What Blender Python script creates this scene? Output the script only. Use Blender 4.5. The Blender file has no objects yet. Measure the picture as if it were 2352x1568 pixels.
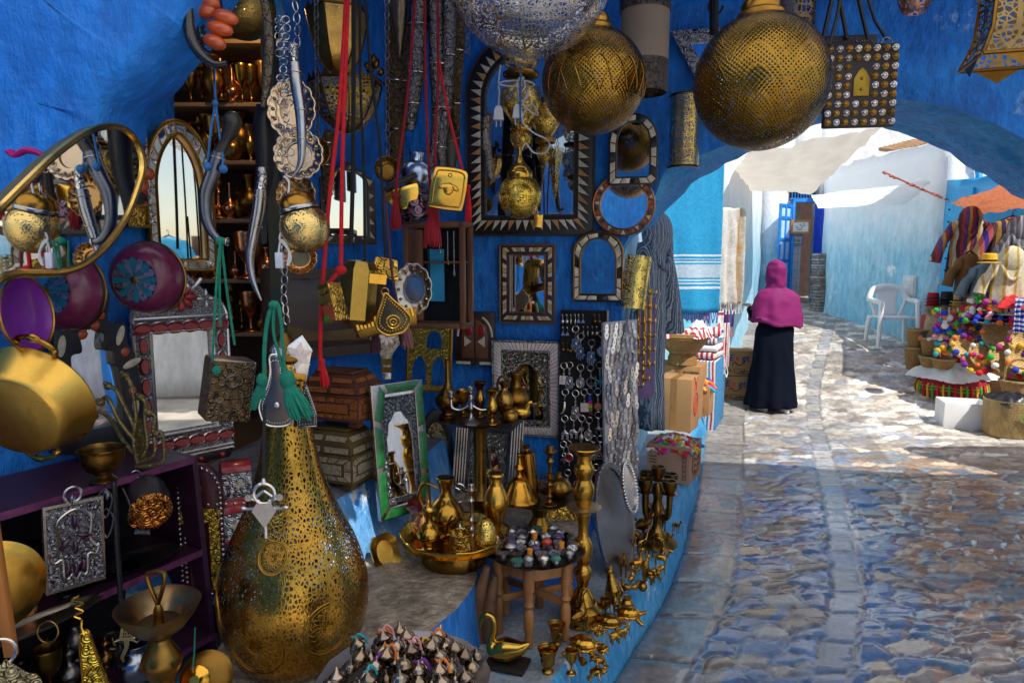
import bpy,bmesh,math,random
import numpy as np
from mathutils import Vector,Matrix,noise,kdtree
R=math.radians;PI=math.pi;TAU=2*math.pi
sin,cos,sqrt=math.sin,math.cos,math.sqrt
rnd=random.Random(7)
sc=bpy.context.scene;COL=sc.collection
F=1568.0;PITCH=math.atan(189/1568);CAMZ=1.7
CAM=Vector((0,0,CAMZ))
def ray(u,v):
 a=(u-1176)/F;b=(784-v)/F
 return Vector((a,cos(PITCH)+b*sin(PITCH),-sin(PITCH)+b*cos(PITCH)))
def PY(u,v,Y):
 d=ray(u,v);return CAM+d*(Y/d.y)
def PZ(u,v,z):
 d=ray(u,v);return CAM+d*((z-CAMZ)/d.z)
def PP(u,v,p,n):
 d=ray(u,v);return CAM+d*((p-CAM).dot(n)/d.dot(n))
NA=Vector((.884,-.468,0)).normalized();PA=Vector((-2.69,0,0));YA=62
NB=Vector((-.2149,-.9766,0)).normalized();PB=Vector((0,3.64,0));YB=-12.4
def WA(u,v,off=0):return PP(u,v,PA+NA*off,NA)
def WB(u,v,off=0):return PP(u,v,PB+NB*off,NB)
def lerp(a,b,t):return a+(b-a)*t
def clamp(x,a=0,b=1):return max(a,min(b,x))
def interp(tab,x):
 if x<=tab[0][0]:return tab[0][1]
 for(a,b),(c,d)in zip(tab,tab[1:]):
  if x<=c:return b+(d-b)*(x-a)/(c-a)
 return tab[-1][1]
def ease(tab,x):return(interp(tab,x-.4)+interp(tab,x-.2)+interp(tab,x)+interp(tab,x+.2)+interp(tab,x+.4))/5
ZG=[(-10,0),(6.8,0),(7.4,.02),(8.5,.22),(9.6,.46),(11.5,.70),(13.5,.88),(20,1.2),(300,1.2)]
def zg(y):return ease(ZG,y)
def catmull(pts,n=4,closed=False):
 pts=[Vector(p)for p in pts];out=[];m=len(pts)
 for i in range(m if closed else m-1):
  g=(lambda k:pts[k%m])if closed else(lambda k:pts[max(0,min(m-1,k))])
  p0,p1,p2,p3=g(i-1),g(i),g(i+1),g(i+2)
  for j in range(n):
   t=j/n
   out.append(.5*((2*p1)+(p2-p0)*t+(2*p0-5*p1+4*p2-p3)*t*t+(3*p1-p0-3*p2+p3)*t**3))
 if not closed:out.append(pts[-1])
 return out
def V3(p):return Vector((p[0],p[1],p[2]if len(p)>2 else 0))
# ------------------------------------------------------------------ mesh builder
class MB:
 def __init__(s,k=1.0):
  s.v=[];s.f=[];s.m=[];s.k=k;s.c=0;s.M=None
 def mi(s,i):s.c=i;return s
 def add(s,vs,fs,M=None):
  o=len(s.v)
  if s.M is not None:M=s.M@M if M is not None else s.M
  for p in vs:
   p=Vector(p)
   s.v.append(M@p if M is not None else p)
  for f in fs:s.f.append([i+o for i in f]);s.m.append(s.c)
  return s
 def box(s,c,d,M=None,taper=1.0):
  x,y,z=d[0]/2,d[1]/2,d[2]/2;t=taper
  vs=[(c[0]+a*x*(t if e>0 else 1),c[1]+b*y*(t if e>0 else 1),c[2]+e*z)for e in(-1,1)for a,b in((-1,-1),(1,-1),(1,1),(-1,1))]
  return s.add(vs,[(3,2,1,0),(4,5,6,7),(0,1,5,4),(1,2,6,5),(2,3,7,6),(3,0,4,7)],M)
 def lathe(s,prof,n=24,M=None,sm=0,wob=None,caps=True):
  if sm:prof=[(max(0,p.x),p.y)for p in catmull([(r,z,0)for r,z in prof],sm)]
  vs=[];fs=[]
  for j,(r,z)in enumerate(prof):
   for i in range(n):
    a=TAU*i/n;rr=r*(wob(a,j/(len(prof)-1))if wob else 1)
    vs.append((rr*cos(a),rr*sin(a),z))
  for j in range(len(prof)-1):
   for i in range(n):
    fs.append((j*n+i,j*n+(i+1)%n,(j+1)*n+(i+1)%n,(j+1)*n+i))
  if caps:
   if prof[0][0]>1e-6:fs.append(tuple(range(n-1,-1,-1)))
   if prof[-1][0]>1e-6:fs.append(tuple((len(prof)-1)*n+i for i in range(n)))
  return s.add(vs,fs,M)
 def tube(s,pts,r,n=8,M=None,sm=0,closed=False,flat=1.0):
  pts=[V3(p)for p in pts]
  rs=list(r)if isinstance(r,(list,tuple))else[r]*len(pts)
  if sm:
   m=len(pts);q=catmull(pts,sm,closed)
   rs2=[]
   for i in range(len(q)):
    t=i/sm;k=int(t);rs2.append(lerp(rs[k%m],rs[min(k+1,m-1)if not closed else(k+1)%m],t-k))
   pts,rs=q,rs2
  N=len(pts);vs=[];fs=[];up=None
  for i,p in enumerate(pts):
   a=pts[(i-1)%N]if(closed or i)else p;b=pts[(i+1)%N]if(closed or i<N-1)else p
   t=(b-a)
   t=t.normalized()if t.length>1e-9 else Vector((0,0,1))
   if up is None:
    up=Vector((0,0,1))if abs(t.z)<.9 else Vector((1,0,0))
   x=up-t*up.dot(t)
   if x.length<1e-5:x=t.orthogonal()
   x.normalize();up=x;y=t.cross(x)
   for j in range(n):
    w=TAU*j/n;vs.append(p+x*(rs[i]*cos(w)*flat)+y*(rs[i]*sin(w)))
  for i in range(N if closed else N-1):
   k=(i+1)%N
   for j in range(n):fs.append((i*n+j,i*n+(j+1)%n,k*n+(j+1)%n,k*n+j))
  if not closed:fs.append(tuple(range(n-1,-1,-1)));fs.append(tuple((N-1)*n+j for j in range(n)))
  return s.add(vs,fs,M)
 def torus(s,R_,r,n=20,m=6,M=None,sx=1,sy=1):
  return s.tube([(R_*cos(TAU*i/n)*sx,R_*sin(TAU*i/n)*sy,0)for i in range(n)],r,m,M,closed=True)
 def ell(s,c,r,n=14,m=8,M=None,rot=None):
  if not isinstance(r,(tuple,list)):r=(r,r,r)
  L=Matrix.Translation(V3(c))
  if rot is not None:L=L@rot
  L=L@Matrix.Diagonal((r[0],r[1],r[2],1))
  if M is not None:L=M@L
  return s.lathe([(sin(PI*i/m)if 0<i<m else 0,-cos(PI*i/m))for i in range(m+1)],n,L,caps=False)
 def prism(s,poly,z0,z1,M=None):
  n=len(poly);vs=[(p[0],p[1],z0)for p in poly]+[(p[0],p[1],z1)for p in poly]
  ar=sum(poly[i][0]*poly[(i+1)%n][1]-poly[(i+1)%n][0]*poly[i][1]for i in range(n))
  rng=list(range(n))
  fs=[tuple(reversed(rng)),tuple(i+n for i in rng)]+[(i,(i+1)%n,n+(i+1)%n,n+i)for i in rng]
  if ar<0:fs=[tuple(reversed(f))for f in fs]
  return s.add(vs,fs,M)
 def ring(s,o,i_,z0,z1,M=None,zi=None):
  n=len(o);zi=z1 if zi is None else zi
  vs=[(p[0],p[1],z0)for p in o]+[(p[0],p[1],z1)for p in o]+[(p[0],p[1],zi)for p in i_]+[(p[0],p[1],z0)for p in i_]
  fs=[]
  for a in range(n):
   b=(a+1)%n
   for q in range(4):
    w=(q+1)%4
    fs.append((q*n+a,q*n+b,w*n+b,w*n+a))
  return s.add(vs,fs,M)
 def sheet(s,fn,nu,nv,M=None,two=0):
  vs=[fn(i/nu,j/nv)for j in range(nv+1)for i in range(nu+1)]
  fs=[(j*(nu+1)+i,j*(nu+1)+i+1,(j+1)*(nu+1)+i+1,(j+1)*(nu+1)+i)for j in range(nv)for i in range(nu)]
  return s.add(vs,fs,M)
 def loft(s,rings,M=None,caps=True):
  n=len(rings[0]);vs=[p for r in rings for p in r];fs=[]
  for j in range(len(rings)-1):
   for i in range(n):fs.append((j*n+i,j*n+(i+1)%n,(j+1)*n+(i+1)%n,(j+1)*n+i))
  if caps:fs.append(tuple(range(n-1,-1,-1)));fs.append(tuple((len(rings)-1)*n+i for i in range(n)))
  return s.add(vs,fs,M)
 def chain(s,pts,R_,r,M=None):
  pts=[V3(p)for p in pts]
  L=sum((b-a).length for a,b in zip(pts,pts[1:]));n=max(2,int(L/(R_*2.5)))
  acc=[0]
  for a,b in zip(pts,pts[1:]):acc.append(acc[-1]+(b-a).length)
  for i in range(n):
   d=L*(i+.5)/n;k=0
   while k<len(pts)-2 and acc[k+1]<d:k+=1
   p=pts[k].lerp(pts[k+1],(d-acc[k])/max(1e-9,acc[k+1]-acc[k]));t=(pts[k+1]-pts[k]).normalized()
   q=t.to_track_quat('X','Z').to_matrix().to_4x4()@Matrix.Rotation(PI/2*(i%2)+.4,4,'X')
   s.torus(R_,r,10,5,(M or Matrix())@Matrix.Translation(p)@q,sx=1.45)
  return s
 def tassel(s,p,L,w,n=16,M=None,lean=(0,0),hr=None):
  p=V3(p);h=hr or w*.32
  s.ell((p.x,p.y,p.z),(h,h,h*1.2),10,6,M)
  for i in range(n):
   a=TAU*i/n+rnd.random();q=rnd.random()**.5
   e=Vector((cos(a)*w*.5*q+lean[0],sin(a)*w*.5*q+lean[1],-L*(.85+.15*rnd.random())))
   m=e*.5+Vector((cos(a)*w*.12,sin(a)*w*.12,-L*.04))
   s.tube([p,p+m,p+e],[h*.35,h*.28,h*.12],5,M,sm=2)
  return s
 def obj(s,name,mats,parent=None,label=None,bev=0,ang=38,sub=0,disp=None,solid=0,remesh=0):
  me=bpy.data.meshes.new(name)
  k=s.k
  me.from_pydata([(p[0]*k,p[1]*k,p[2]*k)for p in s.v],[],s.f)
  if not isinstance(mats,(list,tuple)):mats=[mats]
  for m in mats:me.materials.append(m)
  if len(mats)>1:me.polygons.foreach_set('material_index',[min(i,len(mats)-1)for i in s.m])
  me.validate()
  if bev:
   bm=bmesh.new();bm.from_mesh(me);bmesh.ops.remove_doubles(bm,verts=bm.verts,dist=1e-6)
   es=[e for e in bm.edges if len(e.link_faces)==2 and e.calc_face_angle(0)>R(30)]
   bmesh.ops.bevel(bm,geom=es,offset=bev,segments=2,affect='EDGES',profile=.5,clamp_overlap=True)
   bm.to_mesh(me);bm.free()
  me.polygons.foreach_set('use_smooth',[True]*len(me.polygons))
  if ang<180:me.set_sharp_from_angle(angle=R(ang))
  o=bpy.data.objects.new(name,me);COL.objects.link(o)
  if parent is not None:o.parent=parent
  if label:o['label']=label
  if remesh:
   md=o.modifiers.new('r','REMESH');md.mode='VOXEL';md.voxel_size=remesh;md.use_smooth_shade=True
   md=o.modifiers.new('s','SMOOTH');md.factor=.5;md.iterations=3
   bake(o)
  if sub:
   md=o.modifiers.new('s','SUBSURF');md.levels=sub;md.render_levels=sub
  if solid:
   md=o.modifiers.new('t','SOLIDIFY');md.thickness=solid;md.offset=0
  return o
def bake(o):
 dg=bpy.context.evaluated_depsgraph_get();dg.update()
 me=bpy.data.meshes.new_from_object(o.evaluated_get(dg));o.modifiers.clear();o.data=me
 me.polygons.foreach_set('use_smooth',[True]*len(me.polygons))
def copies(name,mb,m,T,mats_):
 """the same small piece several times over, each a part of its own sharing one mesh"""
 o=mb.obj(name,m,T);me=o.data
 for i,M in enumerate(mats_):
  if i:o=bpy.data.objects.new(name,me);COL.objects.link(o);o.parent=T
  o.matrix_local=M
def RX(a):return Matrix.Rotation(R(a),4,'X')
def RY(a):return Matrix.Rotation(R(a),4,'Y')
def RZ(a):return Matrix.Rotation(R(a),4,'Z')
def TR(x,y=0,z=0):return Matrix.Translation((x,y,z))
FACE=RX(90)
# ------------------------------------------------------------------ things
def tag(o,label,cat,group=None):
 o['label']=label;o['category']=cat
 if group:o['group']=group
 return o
def thing(name,label,cat,loc,M=None,group=None):
 o=bpy.data.objects.new(name,None);COL.objects.link(o);o.empty_display_size=.05
 o.matrix_world=Matrix.Translation(loc)@(M if M is not None else Matrix())
 return tag(o,label,cat,group)
def struct(o):o['kind']='structure';return o
def dup(root,loc,M=None,label=None,group=None):
 r=root.copy();COL.objects.link(r)
 r.matrix_world=Matrix.Translation(loc)@(M if M is not None else Matrix())
 if label:r['label']=label
 if group:r['group']=group
 for ch in list(root.children):
  c=ch.copy();COL.objects.link(c);c.parent=r
  for g in ch.children:
   d=g.copy();COL.objects.link(d);d.parent=c
 return r
def hang(name,label,cat,bb,wall='B',off=.02,yaw=None,tilt=0,roll=0,Y=None,group=None):
 """a flat thing facing out of a wall, filling the picture box bb; local x right, y up, z out"""
 u0,v0,u1,v1=bb;uc,vc=(u0+u1)/2,(v0+v1)/2
 if Y is not None:
  y0=0 if yaw is None else yaw
  n=Vector((sin(R(y0)),-cos(R(y0)),0));p=PY(uc,vc,Y)
 elif wall=='A':n,p,y0=NA,WA(uc,vc,off),YA if yaw is None else yaw
 else:n,p,y0=NB,WB(uc,vc,off),YB if yaw is None else yaw
 n=Vector((sin(R(y0)),-cos(R(y0)),0))
 w=(PP(u1,vc,p,n)-PP(u0,vc,p,n)).length;h=(PP(uc,v0,p,n)-PP(uc,v1,p,n)).length
 o=thing(name,label,cat,p,RZ(y0)@FACE@RX(tilt)@RZ(roll),group)
 return o,w,h
def outline(w,h,kind='rect',spring=.5,n=24):
 y0=-h/2+h*spring;H=h/2-y0;pts=[(-w/2,-h/2),(w/2,-h/2)]
 for i in range(n+1):
  a=PI*i/n;c,s_=cos(a),sin(a)
  if kind=='rect':
   q=1/max(abs(c),abs(s_));pts.append((w/2*c*q,y0+H*s_*q))
  elif kind=='round':pts.append((w/2*c,y0+H*s_))
  elif kind=='ellipse':pass
  elif kind=='point':
   k=.55;f=lambda x:sqrt(max(0,1-((x+k)/(1+k))**2));pts.append((w/2*c,y0+H*f(abs(c))/f(0)))
  elif kind=='gable':pts.append((w/2*c,y0+H*(1-abs(c))))
  elif kind=='shoulder':
   t=abs(c);y=(1-t*.9)if t<.62 else .44*sqrt(max(0,1-((t-.62)/.38)**2));pts.append((w/2*c,y0+H*y))
  elif kind=='lobe':
   k=.55;f=lambda x:sqrt(max(0,1-((x+k)/(1+k))**2));q=1-.09*abs(sin(a*5));pts.append((w/2*c*q,y0+H*f(abs(c))/f(0)*q))
 return pts
def circ(r,n=26,ry=None,ph=0):return[(r*cos(TAU*i/n+ph),(ry or r)*sin(TAU*i/n+ph))for i in range(n)]
def resample(loop,n):
 loop=[Vector((p[0],p[1]))for p in loop];L=[0]
 m=len(loop)
 for i in range(m):L.append(L[-1]+(loop[(i+1)%m]-loop[i]).length)
 out=[];k=0
 for j in range(n):
  d=L[-1]*j/n
  while L[k+1]<d:k+=1
  t=(d-L[k])/max(1e-9,L[k+1]-L[k]);out.append(loop[k].lerp(loop[(k+1)%m],t))
 return out
def inlay(mb,o,i_,n,z,kind='quad',a=.2,b=.8,mats=(0,1),gap=.12):
 """little inlaid pieces between an outer and an inner loop of equal length"""
 m=len(o);per=[0]
 for k in range(m):per.append(per[-1]+(Vector(o[(k+1)%m])-Vector(o[k])).length)
 def at(d,t):
  d=d%per[-1];k=0
  while per[k+1]<d and k<m-1:k+=1
  q=(d-per[k])/max(1e-9,per[k+1]-per[k]);O=Vector(o[k]).lerp(Vector(o[(k+1)%m]),q);I=Vector(i_[k]).lerp(Vector(i_[(k+1)%m]),q)
  p=O.lerp(I,t);return(p.x,p.y,z)
 for j in range(n):
  d0=per[-1]*(j+gap/2)/n;d1=per[-1]*(j+1-gap/2)/n;dm=(d0+d1)/2
  mb.mi(mats[j%len(mats)])
  if kind=='quad':P=[at(d0,a),at(d1,a),at(d1,b),at(d0,b)]
  elif kind=='tri':P=[at(d0,a),at(d1,a),at(dm,b)]if j%2 else[at(dm,a),at(d1,b),at(d0,b)]
  elif kind=='tri1':P=[at(d0,b),at(d1,b),at(dm,a)]
  elif kind=='dia':P=[at(d0,(a+b)/2),at(dm,a),at(d1,(a+b)/2),at(dm,b)]
  elif kind=='oval':
   P=[at(dm+(d1-d0)/2*cos(TAU*q/10),(a+b)/2+(b-a)/2*sin(TAU*q/10))for q in range(10)]
  ctr=sum((Vector(p)for p in P),Vector())/len(P);h=.0018
  Q=[tuple(ctr.lerp(Vector(p),.86)+Vector((0,0,h)))for p in P];nn=len(P)
  fs=[tuple(nn+q for q in range(nn))]+[(q,(q+1)%nn,nn+(q+1)%nn,nn+q)for q in range(nn)]
  s0=sum(P[q][0]*P[(q+1)%nn][1]-P[(q+1)%nn][0]*P[q][1]for q in range(nn))
  if s0<0:fs=[tuple(reversed(f))for f in fs]
  mb.add(P+Q,fs)
 mb.mi(0);return mb
# ------------------------------------------------------------------ materials
MT={}
def node(nt,typ,**kw):
 n=nt.nodes.new(typ)
 for k,v in kw.items():
  if k.startswith('i_'):
   key=k[2:];n.inputs[int(key)if key.isdigit()else key.replace('_',' ')].default_value=v
  else:setattr(n,k,v)
 return n
def base(name):
 m=bpy.data.materials.new(name);m.use_nodes=True;nt=m.node_tree
 b=nt.nodes['Principled BSDF'];tc=nt.nodes.new('ShaderNodeTexCoord');MT[name]=m
 return m,nt,b,tc
def c4(c,k=1.0):return(clamp(c[0]*k),clamp(c[1]*k),clamp(c[2]*k),1)
def mixc(nt,f,a,b,blend='MIX'):
 n=nt.nodes.new('ShaderNodeMix');n.data_type='RGBA';n.blend_type=blend
 for s_,x in((0,f),(6,a),(7,b)):
  if hasattr(x,'links')or hasattr(x,'is_linked'):nt.links.new(x,n.inputs[s_])
  else:n.inputs[s_].default_value=x
 return n.outputs[2]
def ramp(nt,x,stops,interp_='LINEAR'):
 r=nt.nodes.new('ShaderNodeValToRGB');r.color_ramp.interpolation=interp_;e=r.color_ramp.elements
 while len(e)<len(stops):e.new(.5)
 for q,(p,c)in zip(e,stops):
  q.position=p;q.color=c if isinstance(c,tuple)and len(c)==4 else((c,c,c,1)if not isinstance(c,tuple)else(*c,1))
 nt.links.new(x,r.inputs[0]);return r.outputs[0]
def mth(nt,op,a,b=None,c=None):
 n=nt.nodes.new('ShaderNodeMath');n.operation=op
 for i,x in enumerate((a,b,c)):
  if x is None:continue
  if hasattr(x,'is_linked'):nt.links.new(x,n.inputs[i])
  else:n.inputs[i].default_value=x
 return n.outputs[0]
def vscale(nt,vec,s):
 n=nt.nodes.new('ShaderNodeMapping');nt.links.new(vec,n.inputs[0]);n.inputs['Scale'].default_value=s if isinstance(s,tuple)else(s,s,s)
 return n.outputs[0]
def tex(nt,kind,vec,scale,**kw):
 n=nt.nodes.new('ShaderNodeTex'+kind)
 nt.links.new(vec,n.inputs['Vector']);n.inputs['Scale'].default_value=scale
 for k,v in kw.items():
  if k[0]=='_':n.inputs[k[1:].replace('_',' ')].default_value=v
  else:setattr(n,k,v)
 return n
def set_bump(nt,b,h,strength,dist=.004):
 n=nt.nodes.new('ShaderNodeBump');n.inputs['Strength'].default_value=strength;n.inputs['Distance'].default_value=dist
 nt.links.new(h,n.inputs['Height']);nt.links.new(n.outputs[0],b.inputs['Normal']);return n
def mat(name,col,rough=.5,metal=0,var=.2,vs=12,bump=.15,bs=60,col2=None,stretch=None,bk='noise',dirt=0,coat=0,spec=None,trans=0,dist=.004):
 if name in MT:return MT[name]
 m,nt,b,tc=base(name);L=nt.links.new;vec=tc.outputs['Object']
 sv=vscale(nt,vec,stretch)if stretch else vec
 n1=tex(nt,'Noise',sv,vs,_Detail=5.0,_Roughness=.6)
 f=ramp(nt,n1.outputs[0],[(.3,0.0),(.7,1.0)])
 cc=mixc(nt,f,c4(col,1-var),c4(col2)if col2 else c4(col,1+var))
 if dirt:
  n2=tex(nt,'Noise',vec,vs*.45,_Detail=7.0,_Roughness=.7)
  cc=mixc(nt,ramp(nt,n2.outputs[0],[(.42,0.0),(.68,dirt)]),cc,c4(col,.22))
 if metal>=.9:
  oi=nt.nodes.new('ShaderNodeObjectInfo');cc=mixc(nt,1.0,cc,ramp(nt,oi.outputs['Random'],[(0.0,(.50,.44,.40)),(.35,(.82,.80,.80)),(.6,(1.0,.88,.72)),(1.0,(1.15,1.15,1.2))]),'MULTIPLY')
 L(cc,b.inputs['Base Color']);b.inputs['Metallic'].default_value=metal
 L(mth(nt,'MULTIPLY_ADD',n1.outputs[0],.3,max(0.02,rough-.15)),b.inputs['Roughness'])
 if coat:b.inputs['Coat Weight'].default_value=coat;b.inputs['Coat Roughness'].default_value=.08
 if spec is not None:b.inputs['Specular IOR Level'].default_value=spec
 if trans:b.inputs['Transmission Weight'].default_value=trans
 if bump:
  if bk=='noise':h=tex(nt,'Noise',sv,bs,_Detail=6.0).outputs[0]
  elif bk=='hammer':h=tex(nt,'Voronoi',sv,bs,feature='SMOOTH_F1').outputs[0]
  elif bk=='weave':
   w1=tex(nt,'Wave',sv,bs,bands_direction='X');w2=tex(nt,'Wave',sv,bs,bands_direction='Z');w3=tex(nt,'Wave',sv,bs,bands_direction='Y')
   h=mth(nt,'ADD',mth(nt,'ADD',w1.outputs[1],w2.outputs[1]),w3.outputs[1])
  elif bk=='rope':
   h=tex(nt,'Wave',sv,bs,bands_direction='DIAGONAL').outputs[1]
  set_bump(nt,b,h,bump,dist)
 return m
def metalm(name,col,rough=.28,dirt=.6,bs=30,bump=.12,vs=9,bk='noise'):
 return mat(name,col,rough,1,.18,vs,bump,bs,dirt=dirt,bk=bk)
def emboss(name,col,rough=.3,metal=1,scale=40,depth=.5,dark=.25,rings=0,dist=.003,col2=None):
 """chased / engraved ornament: scrolls from distorted rings and cells, dark in the cuts"""
 if name in MT:return MT[name]
 m,nt,b,tc=base(name);L=nt.links.new;vec=tc.outputs['Object']
 v1=tex(nt,'Voronoi',vec,scale*.5,feature='F1')
 w=mth(nt,'SINE',mth(nt,'MULTIPLY',v1.outputs['Distance'],26.0))
 n=tex(nt,'Noise',vec,scale*.7,_Detail=2.0)
 v2=tex(nt,'Voronoi',vec,scale*.5,feature='DISTANCE_TO_EDGE')
 h=mth(nt,'ADD',mth(nt,'MULTIPLY',w,.5),mth(nt,'MULTIPLY',ramp(nt,v2.outputs[0],[(0.0,0.0),(.09,1.0)]),1.0))
 h=mth(nt,'ADD',h,n.outputs[0])
 f=ramp(nt,mth(nt,'MULTIPLY',h,.45),[(.3,0.0),(.62,1.0)])
 cc=mixc(nt,f,c4(col,dark),c4(col2 or col));L(cc,b.inputs['Base Color'])
 b.inputs['Metallic'].default_value=metal;b.inputs['Roughness'].default_value=rough
 set_bump(nt,b,h,depth,dist);return m
def pierced(name,col,scale=60,thr=.16,rough=.3,kind='leaf',zs=1.0,dots=0.0,dirt=.5):
 """fretwork metal: real holes (transparent) cut by a cell pattern"""
 if name in MT:return MT[name]
 m,nt,b,tc=base(name);L=nt.links.new;vec=vscale(nt,tc.outputs['Object'],(1,1,zs))
 if kind=='leaf':
  v=tex(nt,'Voronoi',vec,scale,feature='DISTANCE_TO_EDGE',_Randomness=.85)
  hole=mth(nt,'GREATER_THAN',v.outputs[0],thr)
  big=tex(nt,'Voronoi',vec,scale*.16,feature='DISTANCE_TO_EDGE',_Randomness=.3)
  rib=mth(nt,'GREATER_THAN',big.outputs[0],.035)
  hole=mth(nt,'MULTIPLY',hole,rib);hgt=v.outputs[0]
 elif kind=='lattice':
  sp=nt.nodes.new('ShaderNodeSeparateXYZ');L(tc.outputs['Object'],sp.inputs[0]);x,y,z=sp.outputs
  a=mth(nt,'ARCTAN2',y,x);q=mth(nt,'ARCTAN2',z,mth(nt,'SQRT',mth(nt,'ADD',mth(nt,'MULTIPLY',x,x),mth(nt,'MULTIPLY',y,y))))
  n3=tex(nt,'Noise',tc.outputs['Object'],9);jit=mth(nt,'MULTIPLY',n3.outputs[0],2.2)
  dots=mth(nt,'MULTIPLY',mth(nt,'SINE',mth(nt,'ADD',mth(nt,'MULTIPLY',a,scale*.5),jit)),mth(nt,'SINE',mth(nt,'ADD',mth(nt,'MULTIPLY',q,scale*.5),jit)))
  pet=mth(nt,'SUBTRACT',mth(nt,'MULTIPLY',q,1.6),mth(nt,'ABSOLUTE',mth(nt,'SINE',mth(nt,'MULTIPLY',a,4.0))));wv=mth(nt,'ABSOLUTE',mth(nt,'SINE',mth(nt,'MULTIPLY',pet,5.5)))
  hole=mth(nt,'MULTIPLY',mth(nt,'GREATER_THAN',dots,thr),mth(nt,'GREATER_THAN',wv,.30));hgt=mth(nt,'ADD',mth(nt,'MULTIPLY',dots,-.5),mth(nt,'MULTIPLY',ramp(nt,wv,[(.18,1.0),(.34,0.0)]),.8))
 else:
  v=tex(nt,'Voronoi',vec,scale,feature='F1',_Randomness=.85)
  big=tex(nt,'Voronoi',vec,scale*.12,feature='F1',_Randomness=.6)
  band=mth(nt,'GREATER_THAN',mth(nt,'SINE',mth(nt,'MULTIPLY',big.outputs['Distance'],16.0)),-.55)
  hole=mth(nt,'MULTIPLY',mth(nt,'LESS_THAN',v.outputs['Distance'],thr),band);hgt=mth(nt,'MULTIPLY',v.outputs['Distance'],-1.0)
 n2=tex(nt,'Noise',tc.outputs['Object'],8,_Detail=6.0,_Roughness=.65)
 cc=mixc(nt,ramp(nt,n2.outputs[0],[(.4,0.0),(.7,dirt)]),c4(col),c4(col,.25));L(cc,b.inputs['Base Color'])
 b.inputs['Metallic'].default_value=1;L(mth(nt,'MULTIPLY_ADD',n2.outputs[0],.3,rough-.15),b.inputs['Roughness'])
 set_bump(nt,b,hgt,.25,.004)
 t=nt.nodes.new('ShaderNodeBsdfTransparent');mx=nt.nodes.new('ShaderNodeMixShader')
 L(hole,mx.inputs[0]);L(b.outputs[0],mx.inputs[1]);L(t.outputs[0],mx.inputs[2])
 L(mx.outputs[0],nt.nodes['Material Output'].inputs[0]);return m
def stripes(name,cols,axis=0,period=.3,rough=.9,wob=.03,bump=.3,bs=90,soft=False,widths=None,metal=0,stretch=None):
 if name in MT:return MT[name]
 m,nt,b,tc=base(name);L=nt.links.new;vec=tc.outputs['Object']
 sp=nt.nodes.new('ShaderNodeSeparateXYZ');L(vec,sp.inputs[0])
 n=tex(nt,'Noise',vec,9,_Detail=3.0)
 x=mth(nt,'ADD',sp.outputs[axis],mth(nt,'MULTIPLY',mth(nt,'SUBTRACT',n.outputs[0],.5),wob))
 t=mth(nt,'FRACT',mth(nt,'ADD',mth(nt,'DIVIDE',x,period),100.0));k=len(cols)
 ws=widths or[1]*k;tot=sum(ws);pos=[sum(ws[:i])/tot for i in range(k)]
 cc=ramp(nt,t,[(p,c4(c))for p,c in zip(pos,cols)],'LINEAR' if soft else 'CONSTANT')
 n2=tex(nt,'Noise',vec,40,_Detail=4.0)
 cc=mixc(nt,.5,cc,ramp(nt,n2.outputs[0],[(.3,.45),(.7,1.0)]),'MULTIPLY')
 L(cc,b.inputs['Base Color']);b.inputs['Roughness'].default_value=rough;b.inputs['Metallic'].default_value=metal
 w1=tex(nt,'Wave',vec,bs,bands_direction='X');w2=tex(nt,'Wave',vec,bs,bands_direction='Z')
 if bump:set_bump(nt,b,mth(nt,'ADD',w1.outputs[1],w2.outputs[1]),bump,.003)
 return m
def paint(name,c1,c2,scuff=(.75,.8,.85),sc_amt=.1,rough=.55,bump=.5,scale=2.2,zfade=None,strokes=(1,1,.35)):
 """old limewash: patchy colour, brush strokes, bare scuffs"""
 if name in MT:return MT[name]
 m,nt,b,tc=base(name);L=nt.links.new;vec=tc.outputs['Object']
 n1=tex(nt,'Noise',vec,scale,_Detail=8.0,_Roughness=.62)
 cc=mixc(nt,ramp(nt,n1.outputs[0],[(.32,0.0),(.66,1.0)]),c4(c1),c4(c2))
 n3=tex(nt,'Noise',vscale(nt,vec,strokes),scale*9,_Detail=6.0,_Roughness=.7)
 cc=mixc(nt,ramp(nt,n3.outputs[0],[(.35,.7),(.65,0.0)]),cc,c4(c1,.55))
 n2=tex(nt,'Noise',vec,scale*1.6,_Detail=10.0,_Roughness=.72)
 lim=.70-.3*sc_amt
 cc=mixc(nt,ramp(nt,n2.outputs[0],[(lim,0.0),(lim+.05,.85)]),cc,c4(scuff))
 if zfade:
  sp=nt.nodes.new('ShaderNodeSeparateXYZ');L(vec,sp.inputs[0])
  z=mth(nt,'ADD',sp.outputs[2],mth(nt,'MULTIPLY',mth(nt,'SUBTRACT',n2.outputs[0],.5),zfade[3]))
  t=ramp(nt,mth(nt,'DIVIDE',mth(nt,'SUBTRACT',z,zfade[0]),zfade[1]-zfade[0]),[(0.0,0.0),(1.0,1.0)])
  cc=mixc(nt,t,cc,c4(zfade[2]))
 L(cc,b.inputs['Base Color']);b.inputs['Roughness'].default_value=rough
 n4=tex(nt,'Noise',vec,26,_Detail=6.0)
 set_bump(nt,b,mth(nt,'ADD',mth(nt,'ADD',n1.outputs[0],n3.outputs[0]),mth(nt,'MULTIPLY',n4.outputs[0],.5)),bump,.02);return m
BR=(.62,.34,.055);BRD=(.32,.17,.035);AG=(.72,.70,.68);CU=(.75,.33,.15)
brass=metalm('brass',BR,.23,.6)
brass_old=metalm('aged_brass',(.42,.235,.05),.30,.85)
brass_dark=metalm('dark_brass',BRD,.38,.7)
brass_hi=metalm('polished_brass',(.80,.47,.075),.15,.4,bump=.06)
brass_emb=emboss('chased_brass',(.74,.43,.08),.28,1,70,.6,.2)
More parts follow.
